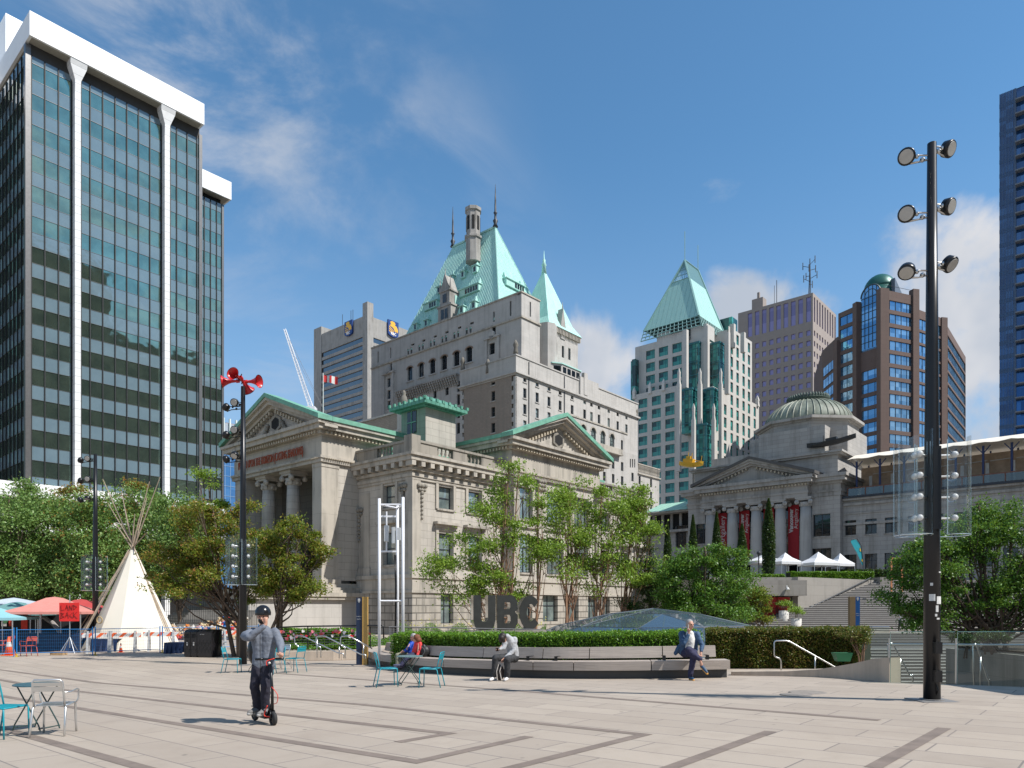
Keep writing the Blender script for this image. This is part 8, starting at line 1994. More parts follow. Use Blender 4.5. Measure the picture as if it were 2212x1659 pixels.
 for nm, c_ in cs:
  m = MB(); m.smooth = True; m.ball((0, 0, .1), .11, 8, 6, (1, .9, 1.1)); m.ball((0, -.02, .27), .085, 8, 6)
  for s in (-1, 1): m.ball((s * .06, 0, .345), .03, 6, 4); m.ball((s * .12, -.04, .14), .045, 6, 4); m.ball((s * .07, -.13, .03), .05, 6, 4)
  m.ball((0, -.1, .255), .03, 6, 4); ms[nm] = m.mesh('soft_toy', plain(nm + '_plush', c_, .95, 0, .2, 8, spec=.1))
 rr = random.Random(5)
 for i in range(230):
  nm = rr.choice(cs)[0] if rr.random() < .6 else rr.choice(['white', 'tan', 'cream']); u = rr.uniform(-2.5, 2.0); lv = rr.random(); y = -.35 + lv * 2.6; z = .16 * int(max(0, y / .35) + .0) + (.16 if y > 0 else 0) + rr.uniform(0, .14)
  if lv > .55 and u < .2 - (1 - lv) * 2: continue
  o = bpy.data.objects.new('soft_toy', ms[nm]); C.objects.link(o); o.location = (q.x + u, q.y + y, q.z + z); o.rotation_euler = (rr.uniform(-.6, .6), rr.uniform(-.6, .6), rr.uniform(-1.5, 1.5)); s = rr.uniform(.8, 1.5); o.scale = (s, s, s); tag(o, '%s soft toy in the heap on the stone side steps' % nm, 'soft toy', '%s soft toys heaped on the steps' % nm)
 p = at(698, 66, z=15.5); g = thing('flagpole', 'flagpole on the courthouse roof with a red and white flag', 'flagpole', p); zt = 1.6 + (H - 806) / F * 66 - 15.5; m = MB(); m.path([(0, 0, 0), (0, 0, zt)], .05, 8); m.build('pole', FRAMEW, g); n = 10; z0 = zt - .15
 def cloth(x0, x1, mat, nm):
  m = MB(); m.smooth = True; vs = []
  for i in range(n + 1): x = x0 + (x1 - x0) * i / n; y = .1 * math.sin(x * 7); vs += [(x, y, z0 - .12 * x - .02), (x, y - .05, z0 - .62 - .22 * x)]
  m.add(vs, [(2 * i, 2 * i + 2, 2 * i + 3, 2 * i + 1) for i in range(n)]); return m.build(nm, mat, fl)
 fl = MB(); fl.box(-.03, .03, -.03, .03, z0 - .65, z0); fl = fl.build('flag', plain('flag_red', (.5, .02, .02), .7), g); cloth(.03, .35, MATS['flag_red'], 'red_bar'); cloth(.35, 1.05, FRAMEW, 'white_field'); cloth(1.05, 1.35, MATS['flag_red'], 'red_bar'); cloth(.6, .8, MATS['flag_red'], 'leaf_emblem').location = (0, -.01, 0)
 for v0, v1, ve, vp, Y, lab in ((1610, 1690, 1213, 1197, 80, 'white tent behind the tallest cypress, left of the others'), (1668, 1724, 1214, 1193.5, 77, 'white tent just right of the tallest cypress'), (1732, 1803, 1216.5, 1192, 76, 'largest white tent, in front of the right gallery window'), (1790, 1839, 1218, 1195, 79, 'white tent at the right end of the row')):
  p = at((v0 + v1) / 2, Y, z=4.3); g = thing('white_tent', lab, 'tent', p, R(12), 'white tents on the terrace'); q = (v1 - v0) / F * Y / 2 * .86; ze = 1.6 + (H - ve) / F * Y - 4.3; zt = 1.6 + (H - vp) / F * Y - 4.3; m = MB(); e = [(-q, -q, ze), (q, -q, ze), (q, q, ze), (-q, q, ze)]; mid = [(a * .45, b * .45, ze + (zt - ze) * .42) for a, b, _ in e]
  m.add([(a, b, ze - .3) for a, b, _ in e] + e + mid + [(0, 0, zt)], [(j * 4 + i, j * 4 + (i + 1) % 4, j * 4 + 4 + (i + 1) % 4, j * 4 + 4 + i) for j in range(2) for i in range(4)] + [(8, 9, 12), (9, 10, 12), (10, 11, 12), (11, 8, 12)]); m.build('canvas', plain('white_tent_cloth', (.74, .74, .75), .7, 0, .03), g)
  for a in e: m = MB(); m.path([(a[0] * .98, a[1] * .98, 0), (a[0] * .98, a[1] * .98, ze)], .035, 6); m.build('leg', ALU, g)
 p = at(1863, 75, z=4.3); g = thing('feather_flag', 'turquoise feather flag leaning in front of the gallery wing', 'flag', p); Z = lambda v, row: at(v, 75, row) - p; m = MB(); pts = [Z(1838, 1170), Z(1841, 1165), Z(1850, 1166), Z(1857, 1175), Z(1862, 1196), Z(1864.5, 1222), Z(1862, 1219), Z(1852, 1195), Z(1843, 1180)]; m.extr(pts, (0, .06, 0)); m.build('sail', plain('turquoise_cloth', (.02, .35, .42), .6, 0, .12, 2), g); m = MB(); m.path([Z(1839, 1166), Z(1851, 1163), Z(1860, 1178), Z(1864, 1210), Z(1865, 1240)], .04, 6); m.build('pole', FRAMED, g); m = MB(); m.extr([Z(1857, 1183), Z(1859, 1186), Z(1860, 1192), Z(1857, 1190)], (0, -.03, 0)); m.extr([Z(1861, 1207), Z(1863, 1209), Z(1863, 1214), Z(1861, 1212)], (0, -.03, 0)); m.build('yellow_mark', plain('yellow_mark', (.7, .45, .03), .6), g)
 for v, row, Y, lab in ((1620, 1189, 74, 'slim black terrace lamp post left of the tallest cypress'),):
  p = at(v + 19, Y, z=4.3); g = thing('street_lamp', lab, 'street lamp', p); m = MB(); zt = 1.6 + (H - row - 10) / F * Y - 4.3; m.path([(0, 0, 0), (0, 0, zt)], .06, 6); m.build('post', BLACK, g); m = MB(); m.ball((0, 0, zt + .2), .22, 8, 6); m.build('globe', FRAMED, g)
 p = at(1937, 66, z=3.0); g = thing('timber_easel', 'small orange wooden frame at the top of the big steps', 'frame', p); m = MB(); m.box(-.55, -.42, -.05, .05, 0, 3.0); m.box(.42, .55, -.05, .05, 0, 3.0); m.box(-.55, .55, -.05, .05, 3.0, 3.15); m.build('timber', plain('orange_timber', (.55, .22, .1), .7), g)
 p = gp(1856, 1462); p.z += .32; p.y += .9; g = thing('green_tub', 'green plastic tub tipped beside the end of the hedge', 'tub', p); m = MB(); m.T = Matrix.Scale(.8, 4); m.add([(-.2, -.12, 0), (.2, -.12, 0), (.2, .12, 0), (-.2, .12, 0), (-.3, -.18, .28), (.26, -.18, .28), (.26, .18, .28), (-.3, .18, .28)], [(0, 3, 2, 1), (0, 1, 5, 4), (1, 2, 6, 5), (2, 3, 7, 6), (3, 0, 4, 7)]); m.build('tub', plain('green_plastic', (.03, .16, .07), .5), g)
camp()
# ---------------------------------------------------------------- plants
def leafmesh(name, cen, size, mat, seed=0, up=.35, asp=.55):
 """many small bent leaf faces, one island each, as one mesh"""
 r_ = np.random.default_rng(seed); n = len(cen); cen = np.asarray(cen, float)
 d = r_.normal(size=(n, 3)); d[:, 2] -= .15; d /= np.linalg.norm(d, axis=1)[:, None]
 nn = r_.normal(size=(n, 3)); nn[:, 2] += up * 3; s = np.cross(d, nn); s /= np.linalg.norm(s, axis=1)[:, None] + 1e-9; u = np.cross(s, d)
 L = size * r_.uniform(.65, 1.35, (n, 1)); W = L * asp
 a = cen - d * L * .5; b = cen + s * W * .5 + u * L * .08; c = cen + d * L * .5; e = cen - s * W * .5 + u * L * .08
 v = np.stack([a, b, c, e], 1).reshape(-1, 3); me = bpy.data.meshes.new(name); me.vertices.add(4 * n); me.vertices.foreach_set('co', v.ravel())
 me.loops.add(4 * n); me.loops.foreach_set('vertex_index', np.arange(4 * n)); me.polygons.add(n); me.polygons.foreach_set('loop_start', np.arange(0, 4 * n, 4)); me.polygons.foreach_set('loop_total', np.full(n, 4))
 me.materials.append(mat); me.update(calc_edges=True); return me
def leafobj(name, cen, size, mat, parent, seed=0, **k):
 o = bpy.data.objects.new(name, leafmesh(name, cen, size, mat, seed, **k)); C.objects.link(o); o.parent = parent; return o
LG_ = leafmat('fresh_green_leaf', [(.13, .23, .03), (.22, .36, .045), (.34, .47, .08)], .4)
LM_ = leafmat('mid_green_leaf', [(.04, .11, .014), (.08, .19, .025), (.15, .29, .04)], .3)
LD_ = leafmat('dark_green_leaf', [(.012, .035, .010), (.025, .06, .015), (.04, .09, .02)], .2)
LO_ = leafmat('olive_maple_leaf', [(.07, .13, .012), (.13, .20, .02), (.20, .25, .03), (.30, .20, .035)], .35)
LB_ = leafmat('left_wood_leaf', [(.07, .14, .035), (.12, .23, .055), (.19, .31, .08), (.26, .37, .12)], .3)
LA_ = leafmat('autumn_leaf', [(.12, .16, .03), (.26, .22, .04), (.36, .14, .05)], .35)
LH_ = leafmat('hedge_leaf', [(.04, .12, .008), (.10, .24, .018), (.22, .38, .035)], .25)
LR_ = leafmat('rusty_hedge_leaf', [(.05, .09, .012), (.10, .14, .02), (.22, .13, .04)], .25)
LRED = leafmat('dark_red_leaf', [(.07, .02, .02), (.16, .04, .03), (.05, .05, .02)], .25)
BARK = plain('grey_brown_bark', (.12, .085, .06), .9, 0, .35, 5, .4); BARKR = plain('red_brown_bark', (.27, .155, .095), .85, 0, .3, 4, .4)
def tree(name, label, base, lobes, n, leaf, size, trunk=.16, bark=BARK, stems=1, seed=1, group=None, clump=.55, hollow=.5, lean=0, branches=26, cat='tree', split=.3, extra=None, per=260):
 """lobes: (dx, dy, z, rx, ry, rz) about the base; leaves sit in clumps near the lobes' skins, limbs reach the clumps"""
 r_ = np.random.default_rng(seed); g = thing(name, label, cat, base, 0, group); vol = np.array([l[3] * l[4] * l[5] for l in lobes]) ** .67; vol /= vol.sum(); cl = []
 nc = max(12, int(n / per))
 for i in range(nc):
  l = lobes[r_.choice(len(lobes), p=vol)]; d = r_.normal(size=3); d /= np.linalg.norm(d); q = (hollow + (1 - hollow) * r_.random()) ; cl.append((l[0] + d[0] * l[3] * q, l[1] + d[1] * l[4] * q, l[2] + d[2] * l[5] * q))
 cl = np.array(cl); w_ = r_.uniform(.4, 1.6, nc); w_ /= w_.sum(); idx = r_.choice(nc, n, p=w_); sg = clump * r_.uniform(.45, 1.15, nc)
 P = cl[idx] + r_.normal(size=(n, 3)) * sg[idx][:, None] * np.array([1, 1, .55]); P = P[P[:, 2] > .25]
 leafobj('foliage', P, size, leaf, g, seed)
 if extra: leafobj('turning_foliage', P[r_.random(len(P)) < extra[1]] + r_.normal(size=3) * .05, size, extra[0], g, seed + 9)
 m = MB(); m.smooth = True; zc = float(np.mean([l[2] for l in lobes])); lo = min(l[2] - l[5] for l in lobes); tops = []
 for s in range(stems):
  a = 2 * math.pi * s / stems + seed; sp = trunk * (0 if stems == 1 else 1.6); l = lobes[s % len(lobes)]
  k = [Vector((math.cos(a) * sp, math.sin(a) * sp, -.2)), Vector((math.cos(a) * sp * 1.6 + l[0] * .12, math.sin(a) * sp * 1.6 + l[1] * .12, max(.4, lo * .5))), Vector((l[0] * .45 + .2 * math.cos(a), l[1] * .45, max(.8, lo + .2 * (zc - lo)))), Vector((l[0] * .8, l[1] * .8, l[2])), Vector((l[0], l[1], l[2] + l[5] * .6))]
  Q = smooth_path(k, 4); rr = [trunk * (1 - .82 * i / (len(Q) - 1)) / (1 if stems == 1 else 1.35) for i in range(len(Q))]; m.path(Q, rr, 8); tops.append(Q)
 for i in range(min(branches, nc)):
  c = Vector(cl[i]); Q = tops[i % len(tops)]; j = int(len(Q) * (split + (.95 - split) * r_.random())) - 1; j = max(1, min(len(Q) - 2, j)); p = Q[j]
  if p.z > c.z: p = Q[max(2, j - 5)]
  mid = p.lerp(c, .5) + Vector((r_.normal() * .12, r_.normal() * .12, -.12 * (c - p).length)); t0 = trunk * .36; m.path(smooth_path([p, mid, c], 3), [t0, t0 * .85, t0 * .7, t0 * .55, t0 * .42, t0 * .3, t0 * .15], 5)
  for q in range(3):
   e = c + Vector(r_.normal(size=3)) * clump * .9; m.path([mid.lerp(c, .6), e], [t0 * .3, t0 * .1], 4)
 m.build('trunk', bark, g); return g
def gpt(v, Y): p = at(v, Y, z=0); p.z = gz(p.x, p.y); return p
def L3(Y, base, *ls):
 """lobes given by column, row and half sizes in picture columns/rows at depth Y"""
 o = []
 for v, row, w_, h in ls: p = at(v, Y, row) - base; o.append((p.x, 0 + (hash((v, row)) % 5 - 2) * .12, p.z, w_ / F * Y, w_ / F * Y * .9, h / F * Y))
 return o
for i, (v, Y, ls, mat, lab) in enumerate((
 (15, 52, [(15, 1120, 75, 85), (-10, 1210, 80, 80), (40, 1250, 70, 60)], LB_, 'bushy green tree at the left edge behind the canopies'),
 (105, 55, [(100, 1130, 62, 70), (120, 1220, 75, 70), (90, 1270, 60, 45)], LB_, 'green tree with thin top below the first white column of the tower'),
 (200, 52, [(190, 1140, 60, 80), (215, 1230, 62, 70), (175, 1260, 50, 50)], LB_, 'green tree behind the small lamp mast'),
 (300, 56, [(300, 1130, 66, 75), (280, 1200, 60, 70), (320, 1255, 60, 55)], LB_, 'green tree directly behind the tepee poles'),
 (390, 53, [(385, 1130, 62, 70), (410, 1200, 60, 70), (370, 1260, 55, 50)], LB_, 'green tree right of the tepee poles'))):
 b = gpt(v, Y); tree('broadleaf_tree', lab, b, L3(Y, b, *ls), 20000, mat, .20, .2, BARK, 1, 11 + i, 'trees behind the camp', .75, .35, extra=(LA_, .12) if 0 < i < 4 else None)
b = gpt(455, 62); tree('slender_tree', 'slender pale green tree rising beside the portico corner', b, L3(62, b, (452, 1040, 26, 42), (465, 1100, 36, 45), (445, 1160, 40, 40)), 5000, LG_, .2, .12, BARK, 1, 31, None, .5, .2)
for i, (v, row) in enumerate(((150, 1072), (285, 1062), (60, 1060), (340, 1085))):
 b = gpt(v, 60); tree('turning_tree', ('young tree with reddish tips in front of the white podium band', 'rust tipped young tree above the tepee', 'young tree with yellow green tips near the left edge', 'thin yellowing tree right of the tepee poles')[i], b, L3(60, b, (v, row, 34, 30), (v + 12, row + 45, 48, 32)), 3600, LA_ if i < 2 else LB_, .19, .1, BARK, 1, 41 + i, 'young trees behind the camp', .45, .2)
b = gpt(518, 31); tree('maple_tree', 'olive and orange maple left of the middle lamp mast, arching over the bins', b, L3(31, b, (390, 1205, 75, 45), (455, 1120, 70, 50), (515, 1105, 40, 35), (430, 1255, 95, 40), (520, 1180, 85, 65), (345, 1245, 42, 28), (470, 1180, 70, 60), (530, 1270, 60, 30)), 30000, LO_, .10, .15, BARK, 3, 51, 'olive maples', .26, .2, branches=60, per=300, extra=(LA_, .2))
b = gpt(590, 30); tree('maple_tree', 'olive and orange maple right of the middle lamp mast', b, L3(30, b, (640, 1150, 40, 40), (690, 1200, 45, 45), (610, 1200, 65, 60), (650, 1270, 65, 35), (590, 1255, 60, 40), (670, 1150, 35, 45), (575, 1160, 35, 35)), 20000, LO_, .10, .13, BARK, 3, 52, 'olive maples', .26, .2, branches=50, per=300, extra=(LA_, .2))
for i, (v, ls, n) in enumerate(((1071, [(1095, 1060, 55, 70), (1130, 1040, 30, 50), (1105, 1018, 34, 30), (1010, 1170, 60, 50), (955, 1215, 55, 38), (1050, 1240, 75, 60), (1110, 1150, 50, 70), (980, 1290, 50, 32), (1060, 1110, 50, 50)], 23000), (1149, [(1165, 1090, 36, 75), (1175, 1200, 40, 65), (1120, 1280, 50, 45)], 9000), (1227, [(1230, 1080, 45, 60), (1255, 1150, 45, 65), (1225, 1230, 52, 55), (1205, 1150, 40, 60)], 12500), (1291, [(1300, 1110, 42, 62), (1330, 1180, 50, 60), (1280, 1240, 50, 50), (1340, 1120, 40, 50)], 13500), (1344, [(1370, 1110, 42, 58), (1395, 1160, 42, 60), (1350, 1230, 50, 60), (1400, 1230, 40, 50), (1360, 1070, 30, 30)], 16000))):
 b = gpt(v, 41 + i * .8); tree('thin_tree', ('largest thin light green tree, in front of the courthouse corner', 'sparse thin tree behind the letter C', 'thin light green tree between the letters and the glass dome', 'thin tree at the left rim of the glass dome', 'thin light green tree right of the pediment')[i], b, L3(41 + i * .8, b, *ls), int(n * .6), LG_, .15, .11, BARKR, 3, 61 + i, 'thin light green trees before the courthouse', .46, .15, branches=45, split=.15)
b = gpt(1415, 45); tree('dark_conifer', 'dark evergreen between the thin trees and the round green tree', b, L3(45, b, (1400, 1180, 22, 60), (1405, 1260, 42, 60), (1440, 1300, 50, 45), (1370, 1320, 35, 30)), 15000, LD_, .13, .15, BARK, 1, 71, None, .3, .3)
b = gpt(1530, 42); tree('round_tree', 'dense round bright green tree behind the glass dome', b, L3(42, b, (1520, 1215, 60, 55), (1480, 1270, 62, 60), (1570, 1275, 58, 62), (1530, 1310, 90, 42), (1600, 1230, 26, 40)), 34000, LM_, .145, .2, BARK, 1, 72, None, .38, .6)
b = gpt(1650, 46); tree('autumn_shrub', 'yellow and rust tinted shrub left of the red doors', b, L3(46, b, (1622, 1290, 34, 26), (1632, 1320, 34, 28)), 5500, LO_, .13, .08, BARK, 2, 73, None, .28, .4, cat='shrub')
b = gpt(2150, 36) ; b.z = -.55; tree('spreading_tree', 'wide spreading green tree on the right behind the big lamp mast', b, L3(36, b, (2100, 1160, 62, 55), (2112, 1110, 34, 32), (2190, 1145, 60, 55), (2005, 1180, 50, 42), (2000, 1220, 75, 60), (1960, 1285, 55, 50), (2080, 1290, 90, 55), (2170, 1200, 80, 75), (2240, 1250, 90, 90), (2000, 1340, 70, 30), (2170, 1300, 80, 50)), 62000, LM_, .13, .2, BARK, 4, 81, None, .36, .5, branches=70)
b = gpt(2085, 33); b.z = -.55; tree('low_dark_shrub', 'low dark shrub under the spreading tree', b, L3(33, b, (2085, 1380, 40, 16), (2150, 1375, 45, 14)), 5000, LD_, .09, .05, BARK, 2, 82, None, .2, .3, cat='shrub')
b = at(2122, 100, z=10); tree('red_tree', 'dark red tree top peeping over the canvas roof', b, [(0, 0, 11.8, 2.2, 2, 1.6), (-.8, 0, 10.6, 2.6, 2, 1.4)], 2600, LRED, .28, .12, BARK, 1, 83, None, .6, .2)
for i, (v, Y, r0, w_) in enumerate(((1442, 84, 1130, 8), (1497, 82, 1112, 8.5), (1548, 80, 1106, 9), (1603, 79, 1131, 10), (1660.5, 71.5, 1077, 13))):
 b = at(v, Y, z=4.3); zt = 1.6 + (H - r0) / F * Y - 4.3; r_ = np.random.default_rng(90 + i); n = 7000; s = r_.random(n) ** .8; rad = w_ / F * Y * np.minimum(1, (1 - s) * 2.4) ** .75 * np.minimum(1, .55 + s * 4) * r_.uniform(.75, 1.06, n); a = r_.uniform(0, 6.283, n)
 g = thing('cypress', ('cypress farthest left, half hidden by the light green trees', 'second cypress from the left, by the end wall', 'cypress in front of the first banner', 'cypress in front of the second banner', 'tallest and widest cypress, before the third banner')[i], 'cypress', b, 0, 'cypresses on the terrace'); leafobj('foliage', np.stack([rad * np.cos(a), rad * np.sin(a), .15 + s * (zt - .15)], 1), .2, LD_, g, i, asp=.4)
 m = MB(); m.lathe([(w_ / F * Y * .75 * min(1, (1 - t) * 2.4) ** .75, .1 + t * (zt - .3)) for t in (0, .2, .45, .7, .9, .99)], 10); m.build('inner_twigs', plain('dark_twigs', (.01, .018, .008), .95), g)
def hedge(name, label, path, w_, z0, z1, n, mat, size, seed, core=(.012, .02, .006), taper=0):
 P = [Vector(p) for p in path]; o = P[0].copy(); g = thing(name, label, 'hedge', o); r_ = np.random.default_rng(seed); N = normals(P); ln = [(P[i + 1] - P[i]).length for i in range(len(P) - 1)]; tot = sum(ln); cen = []
 for i in range(len(P) - 1):
  k = int(n * ln[i] / tot); t = r_.random(k); f = r_.random(k); d = np.where(f < .5, r_.normal(0, .035, k), np.where(f < .85, r_.random(k) * w_, w_ + r_.normal(0, .03, k))); z = np.where((f >= .5) & (f < .85), z1 + r_.normal(0, .035, k), z0 + r_.random(k) * (z1 - z0)); bump = .05 * np.sin(t * ln[i] * 5 + i) + r_.normal(0, .02, k); d = d + np.where(f < .5, -bump, 0)
  q0, q1 = np.array(P[i] - o), np.array(P[i + 1] - o); n0 = np.array(N[i]); n1 = np.array(N[i + 1]); b_ = q0[None] * (1 - t[:, None]) + q1[None] * t[:, None] + (n0[None] * (1 - t[:, None]) + n1[None] * t[:, None]) * d[:, None]; b_[:, 2] += z + bump * .4; cen.append(b_)
 leafobj('foliage', np.concatenate(cen), size, mat, g, seed, up=.6, asp=.6)
 m = MB(); vs = []
 for p, q in zip(P, N): p = p - o; vs += [p + q * .07 + Vector((0, 0, z0)), p + q * (w_ - .07) + Vector((0, 0, z0)), p + q * (w_ - .07) + Vector((0, 0, z1 - .07)), p + q * .07 + Vector((0, 0, z1 - .07))]
 fs = [(i * 4 + j, i * 4 + (j + 1) % 4, i * 4 + 4 + (j + 1) % 4, i * 4 + 4 + j) for i in range(len(P) - 1) for j in range(4)] + [(0, 1, 2, 3), tuple(len(vs) - 4 + j for j in (3, 2, 1, 0))]; m.add(vs, fs); m.build('inner_twigs', plain('hedge_twigs_%d' % seed, core, .95), g)
hb = [BF[i] + BN[i] * .85 - Vector((0, 0, .45)) for i in range(27, len(BF) - 2, 1)]; hb = [at(846, hb[0].y + .8, z=0), at(872, hb[0].y + .3, z=0)] + hb
hedge('bench_hedge', 'clipped bright green hedge behind the long bench', [Vector((p.x, p.y, gz(p.x, p.y))) for p in hb], 1.1, .1, 1.13, 60000, LH_, .055, 101)
hr_ = [gp(v, r) + Vector((0, .3, 0)) for v, r in ((1530, 1446), (1620, 1446), (1720, 1446), (1800, 1446), (1872, 1448))]
hedge('rusty_hedge', 'browner clipped hedge right of the bench behind the steel handrail', hr_, 1.2, .0, 1.12, 34000, LR_, .06, 102)
b = gp(1880, 1452); tree('leggy_shrub', 'leggy rust tinted shrub at the right end of the hedge', b + Vector((0, .5, 0)), [(.1, 0, .95, .34, .4, .25), (-.25, 0, .95, .3, .4, .25)], 2200, LR_, .06, .03, BARKR, 5, 103, None, .12, .2, cat='shrub')
hedge('low_hedge', 'bright green clipped hedge below the stone pedestal, left of the navy sign', [gpt(590, 31), gpt(768, 31)], 1.2, .3, 1.12, 14000, LH_, .09, 104)
hedge('terrace_hedge', 'clipped hedge on the terrace wall below the white tents', [at(v, 72.6, z=4.3) for v in (1708, 1800, 1888)], 1.3, -.4, .85, 14000, LH_, .14, 105)
hedge('terrace_hedge', 'lower bright hedge on the terrace left of the tall cypress', [at(v, 67, z=4.0) for v in (1612, 1660, 1695)], 1.1, -.2, .6, 8000, LH_, .14, 106)
hedge('terrace_hedge', 'dark hedge in front of the gallery wing right of the tents', [at(v, 79, z=4.3) for v in (1800, 1900, 1960)], 1.3, 0, 1.4, 8000, LD_, .16, 107)
def cover(label, pts, n, mat, size, h, seed, name='ground_cover'):
 r_ = np.random.default_rng(seed); P = [gp(v, r) for v, r in pts]; a, b, c, d = P; u, t = r_.random(n)[:, None], r_.random(n)[:, None]; q = (np.array(a) * (1 - u) + np.array(b) * u) * (1 - t) + (np.array(d) * (1 - u) + np.array(c) * u) * t; q[:, 2] += h[0] + r_.random(n) * h[1] * (.5 + .5 * np.sin(q[:, 0] * 4)); o = leafobj(name, q - np.array(a), size, mat, None, seed, up=.8); o.location = a; o['kind'] = 'stuff'
cover('', ((548, 1426), (836, 1419), (845, 1405), (560, 1408)), 15000, LM_, .085, (.42, .22), 111)
cover('', ((560, 1409), (845, 1406), (850, 1398), (575, 1398)), 6000, LH_, .09, (.42, .35), 112)
cover('', ((860, 1402), (1180, 1402), (1180, 1396), (860, 1396)), 6000, LM_, .08, (.75, .55), 113, 'flower_bed')
YLW = plain('yellow_petal', (.55, .50, .08), .7)
cover('', ((860, 1402), (1180, 1402), (1180, 1396), (860, 1396)), 420, YLW, .07, (1.15, .6), 114, 'flower_heads')
for v, r0, r1, Y, lab in ((1693, 1319, 1341, 62.5, 'white round planter with a small tree, nearer the red doors'), (1720, 1336, 1362, 59.2, 'white round planter with a small tree on the landing')):
 z0 = 1.6 + (H - r1) / F * Y; h = (r1 - r0) / F * Y; p = at(v, Y, z=z0); g = thing('round_planter', lab, 'planter', p, 0, 'round planters by the steps'); m = MB(); m.smooth = True; m.lathe([(.40, 0), (.42, h), (.34, h), (.33, h - .1)], 24, cap=False); m.build('pot', plain('white_pot', (.55, .53, .49), .8, 0, .15, 3), g); m = MB(); m.lathe([(.33, h - .12), (.01, h - .1)], 16); m.build('soil', MATS['soil'], g)
 tree('potted_tree', lab.replace('white round planter with a small tree', 'small yellow green tree in the white planter'), p + Vector((0, 0, h - .1)), [(-.2, 0, .8, .55, .5, .28), (.3, 0, .65, .5, .5, .25)], 1500, LG_, .11, .035, BARK, 2, 120 + int(v), 'small trees in the round planters', .18, .3)
# ---------------------------------------------------------------- people
SKIN = plain('skin', (.50, .27, .19), .55, 0, .08, 6); HAIRD = plain('dark_hair', (.018, .012, .01), .6, 0, .3, 14); HAIRG = plain('grey_hair', (.33, .32, .31), .7, 0, .3, 14); HAIRR = plain('auburn_hair', (.17, .06, .025), .7, 0, .4, 14)
def limb(mb, pts):
 """tapered round limb through (point, radius) pairs"""
 mb.smooth = True
 for (p, r0), (q, r1) in zip(pts, pts[1:]):
  p, q = Vector(p), Vector(q); mb.path([p, q], [r0, r1], 14); mb.ball(p, r0, 14, 8); mb.ball(q, r1, 14, 8)
FOLD = bpy.data.textures.new('cloth_folds', 'CLOUDS'); FOLD.noise_scale = .07; FOLD.noise_depth = 1
def skin_up(mb, name, mat, parent, vox=.012, sm=4, fold=0):
 o = mb.build(name, mat, parent); r_ = o.modifiers.new('r', 'REMESH'); r_.mode = 'VOXEL'; r_.voxel_size = vox; r_.use_smooth_shade = True; s = o.modifiers.new('s', 'SMOOTH'); s.iterations = sm; s.factor = .6
 if fold: d = o.modifiers.new('d', 'DISPLACE'); d.texture = FOLD; d.strength = fold; d.mid_level = .5; s = o.modifiers.new('s2', 'SMOOTH'); s.iterations = 1
 bpy.context.view_layer.update(); me = bpy.data.meshes.new_from_object(o.evaluated_get(bpy.context.evaluated_depsgraph_get())); o.modifiers.clear(); o.data = me; return o
def hand(mb, w_, d, side, curl=.5, s=1.):
 """palm and five separate bent fingers; d points along the hand, side towards the thumb"""
 w_, d, side = Vector(w_), Vector(d).normalized(), Vector(side).normalized(); n = d.cross(side)
 limb(mb, [(w_, .026 * s), (w_ + d * .045 * s, .030 * s), (w_ + d * .08 * s, .026 * s)])
 for i, (o, l) in enumerate(((.026, .07), (.009, .08), (-.009, .075), (-.025, .058))):
  a = w_ + d * .085 * s + side * o * s; b = a + (d * math.cos(curl) - n * math.sin(curl)) * l * .5 * s; c = b + (d * math.cos(curl * 2.2) - n * math.sin(curl * 2.2)) * l * .5 * s; limb(mb, [(a, .0095 * s), (b, .009 * s), (c, .0075 * s)])
 a = w_ + d * .025 * s + side * .026 * s; limb(mb, [(a, .012 * s), (a + (d + side * .8).normalized() * .035 * s, .0105 * s), (a + (d * 1.2 + side * .5 - n * .4).normalized() * .065 * s, .009 * s)])
def head(mb, c, look, s=1.):
 """skull, jaw, nose, ears, brow and lips; c is the middle of the head"""
 c, f = Vector(c), Vector(look).normalized(); r_ = f.cross(Vector((0, 0, 1))).normalized(); u = r_.cross(f)
 mb.smooth = True; P = lambda a, b, h: c + r_ * a * s + f * b * s + u * h * s
 mb.ball(P(0, -.012, .03), .088 * s, 16, 10, (.9, 1.06, 1)); limb(mb, [(P(0, .012, -.01), .074 * s), (P(0, .03, -.07), .046 * s)]); limb(mb, [(P(0, .075, .015), .013 * s), (P(0, .098, -.02), .016 * s)])
 for q in (-1, 1): mb.ball(P(q * .082, -.01, -.005), .024 * s, 8, 6, (.5, .8, 1.2)); limb(mb, [(P(q * .018, .083, .035), .010 * s), (P(q * .048, .07, .035), .009 * s)])
 limb(mb, [(P(-.02, .078, -.047), .008 * s), (P(.02, .078, -.047), .008 * s)])
 limb(mb, [(P(0, -.02, -.05), .055 * s), (P(0, -.035, -.15), .056 * s)]); return P
def eyes(P, parent, s=1.):
 m = MB()
 for q in (-1, 1): m.ball(P(q * .032, .078, .012), .011 * s, 8, 6)
 m.build('eye', plain('eye_dark', (.03, .025, .02), .3), parent)
def shoe(mb, a, d, l=.27, w_=.045):
 a, d = Vector(a), Vector(d).normalized(); limb(mb, [(a - d * .04 + Vector((0, 0, .045)), w_), (a + d * (l * .35) + Vector((0, 0, .035)), w_ * .92), (a + d * (l * .62) + Vector((0, 0, .028)), w_ * .72)])
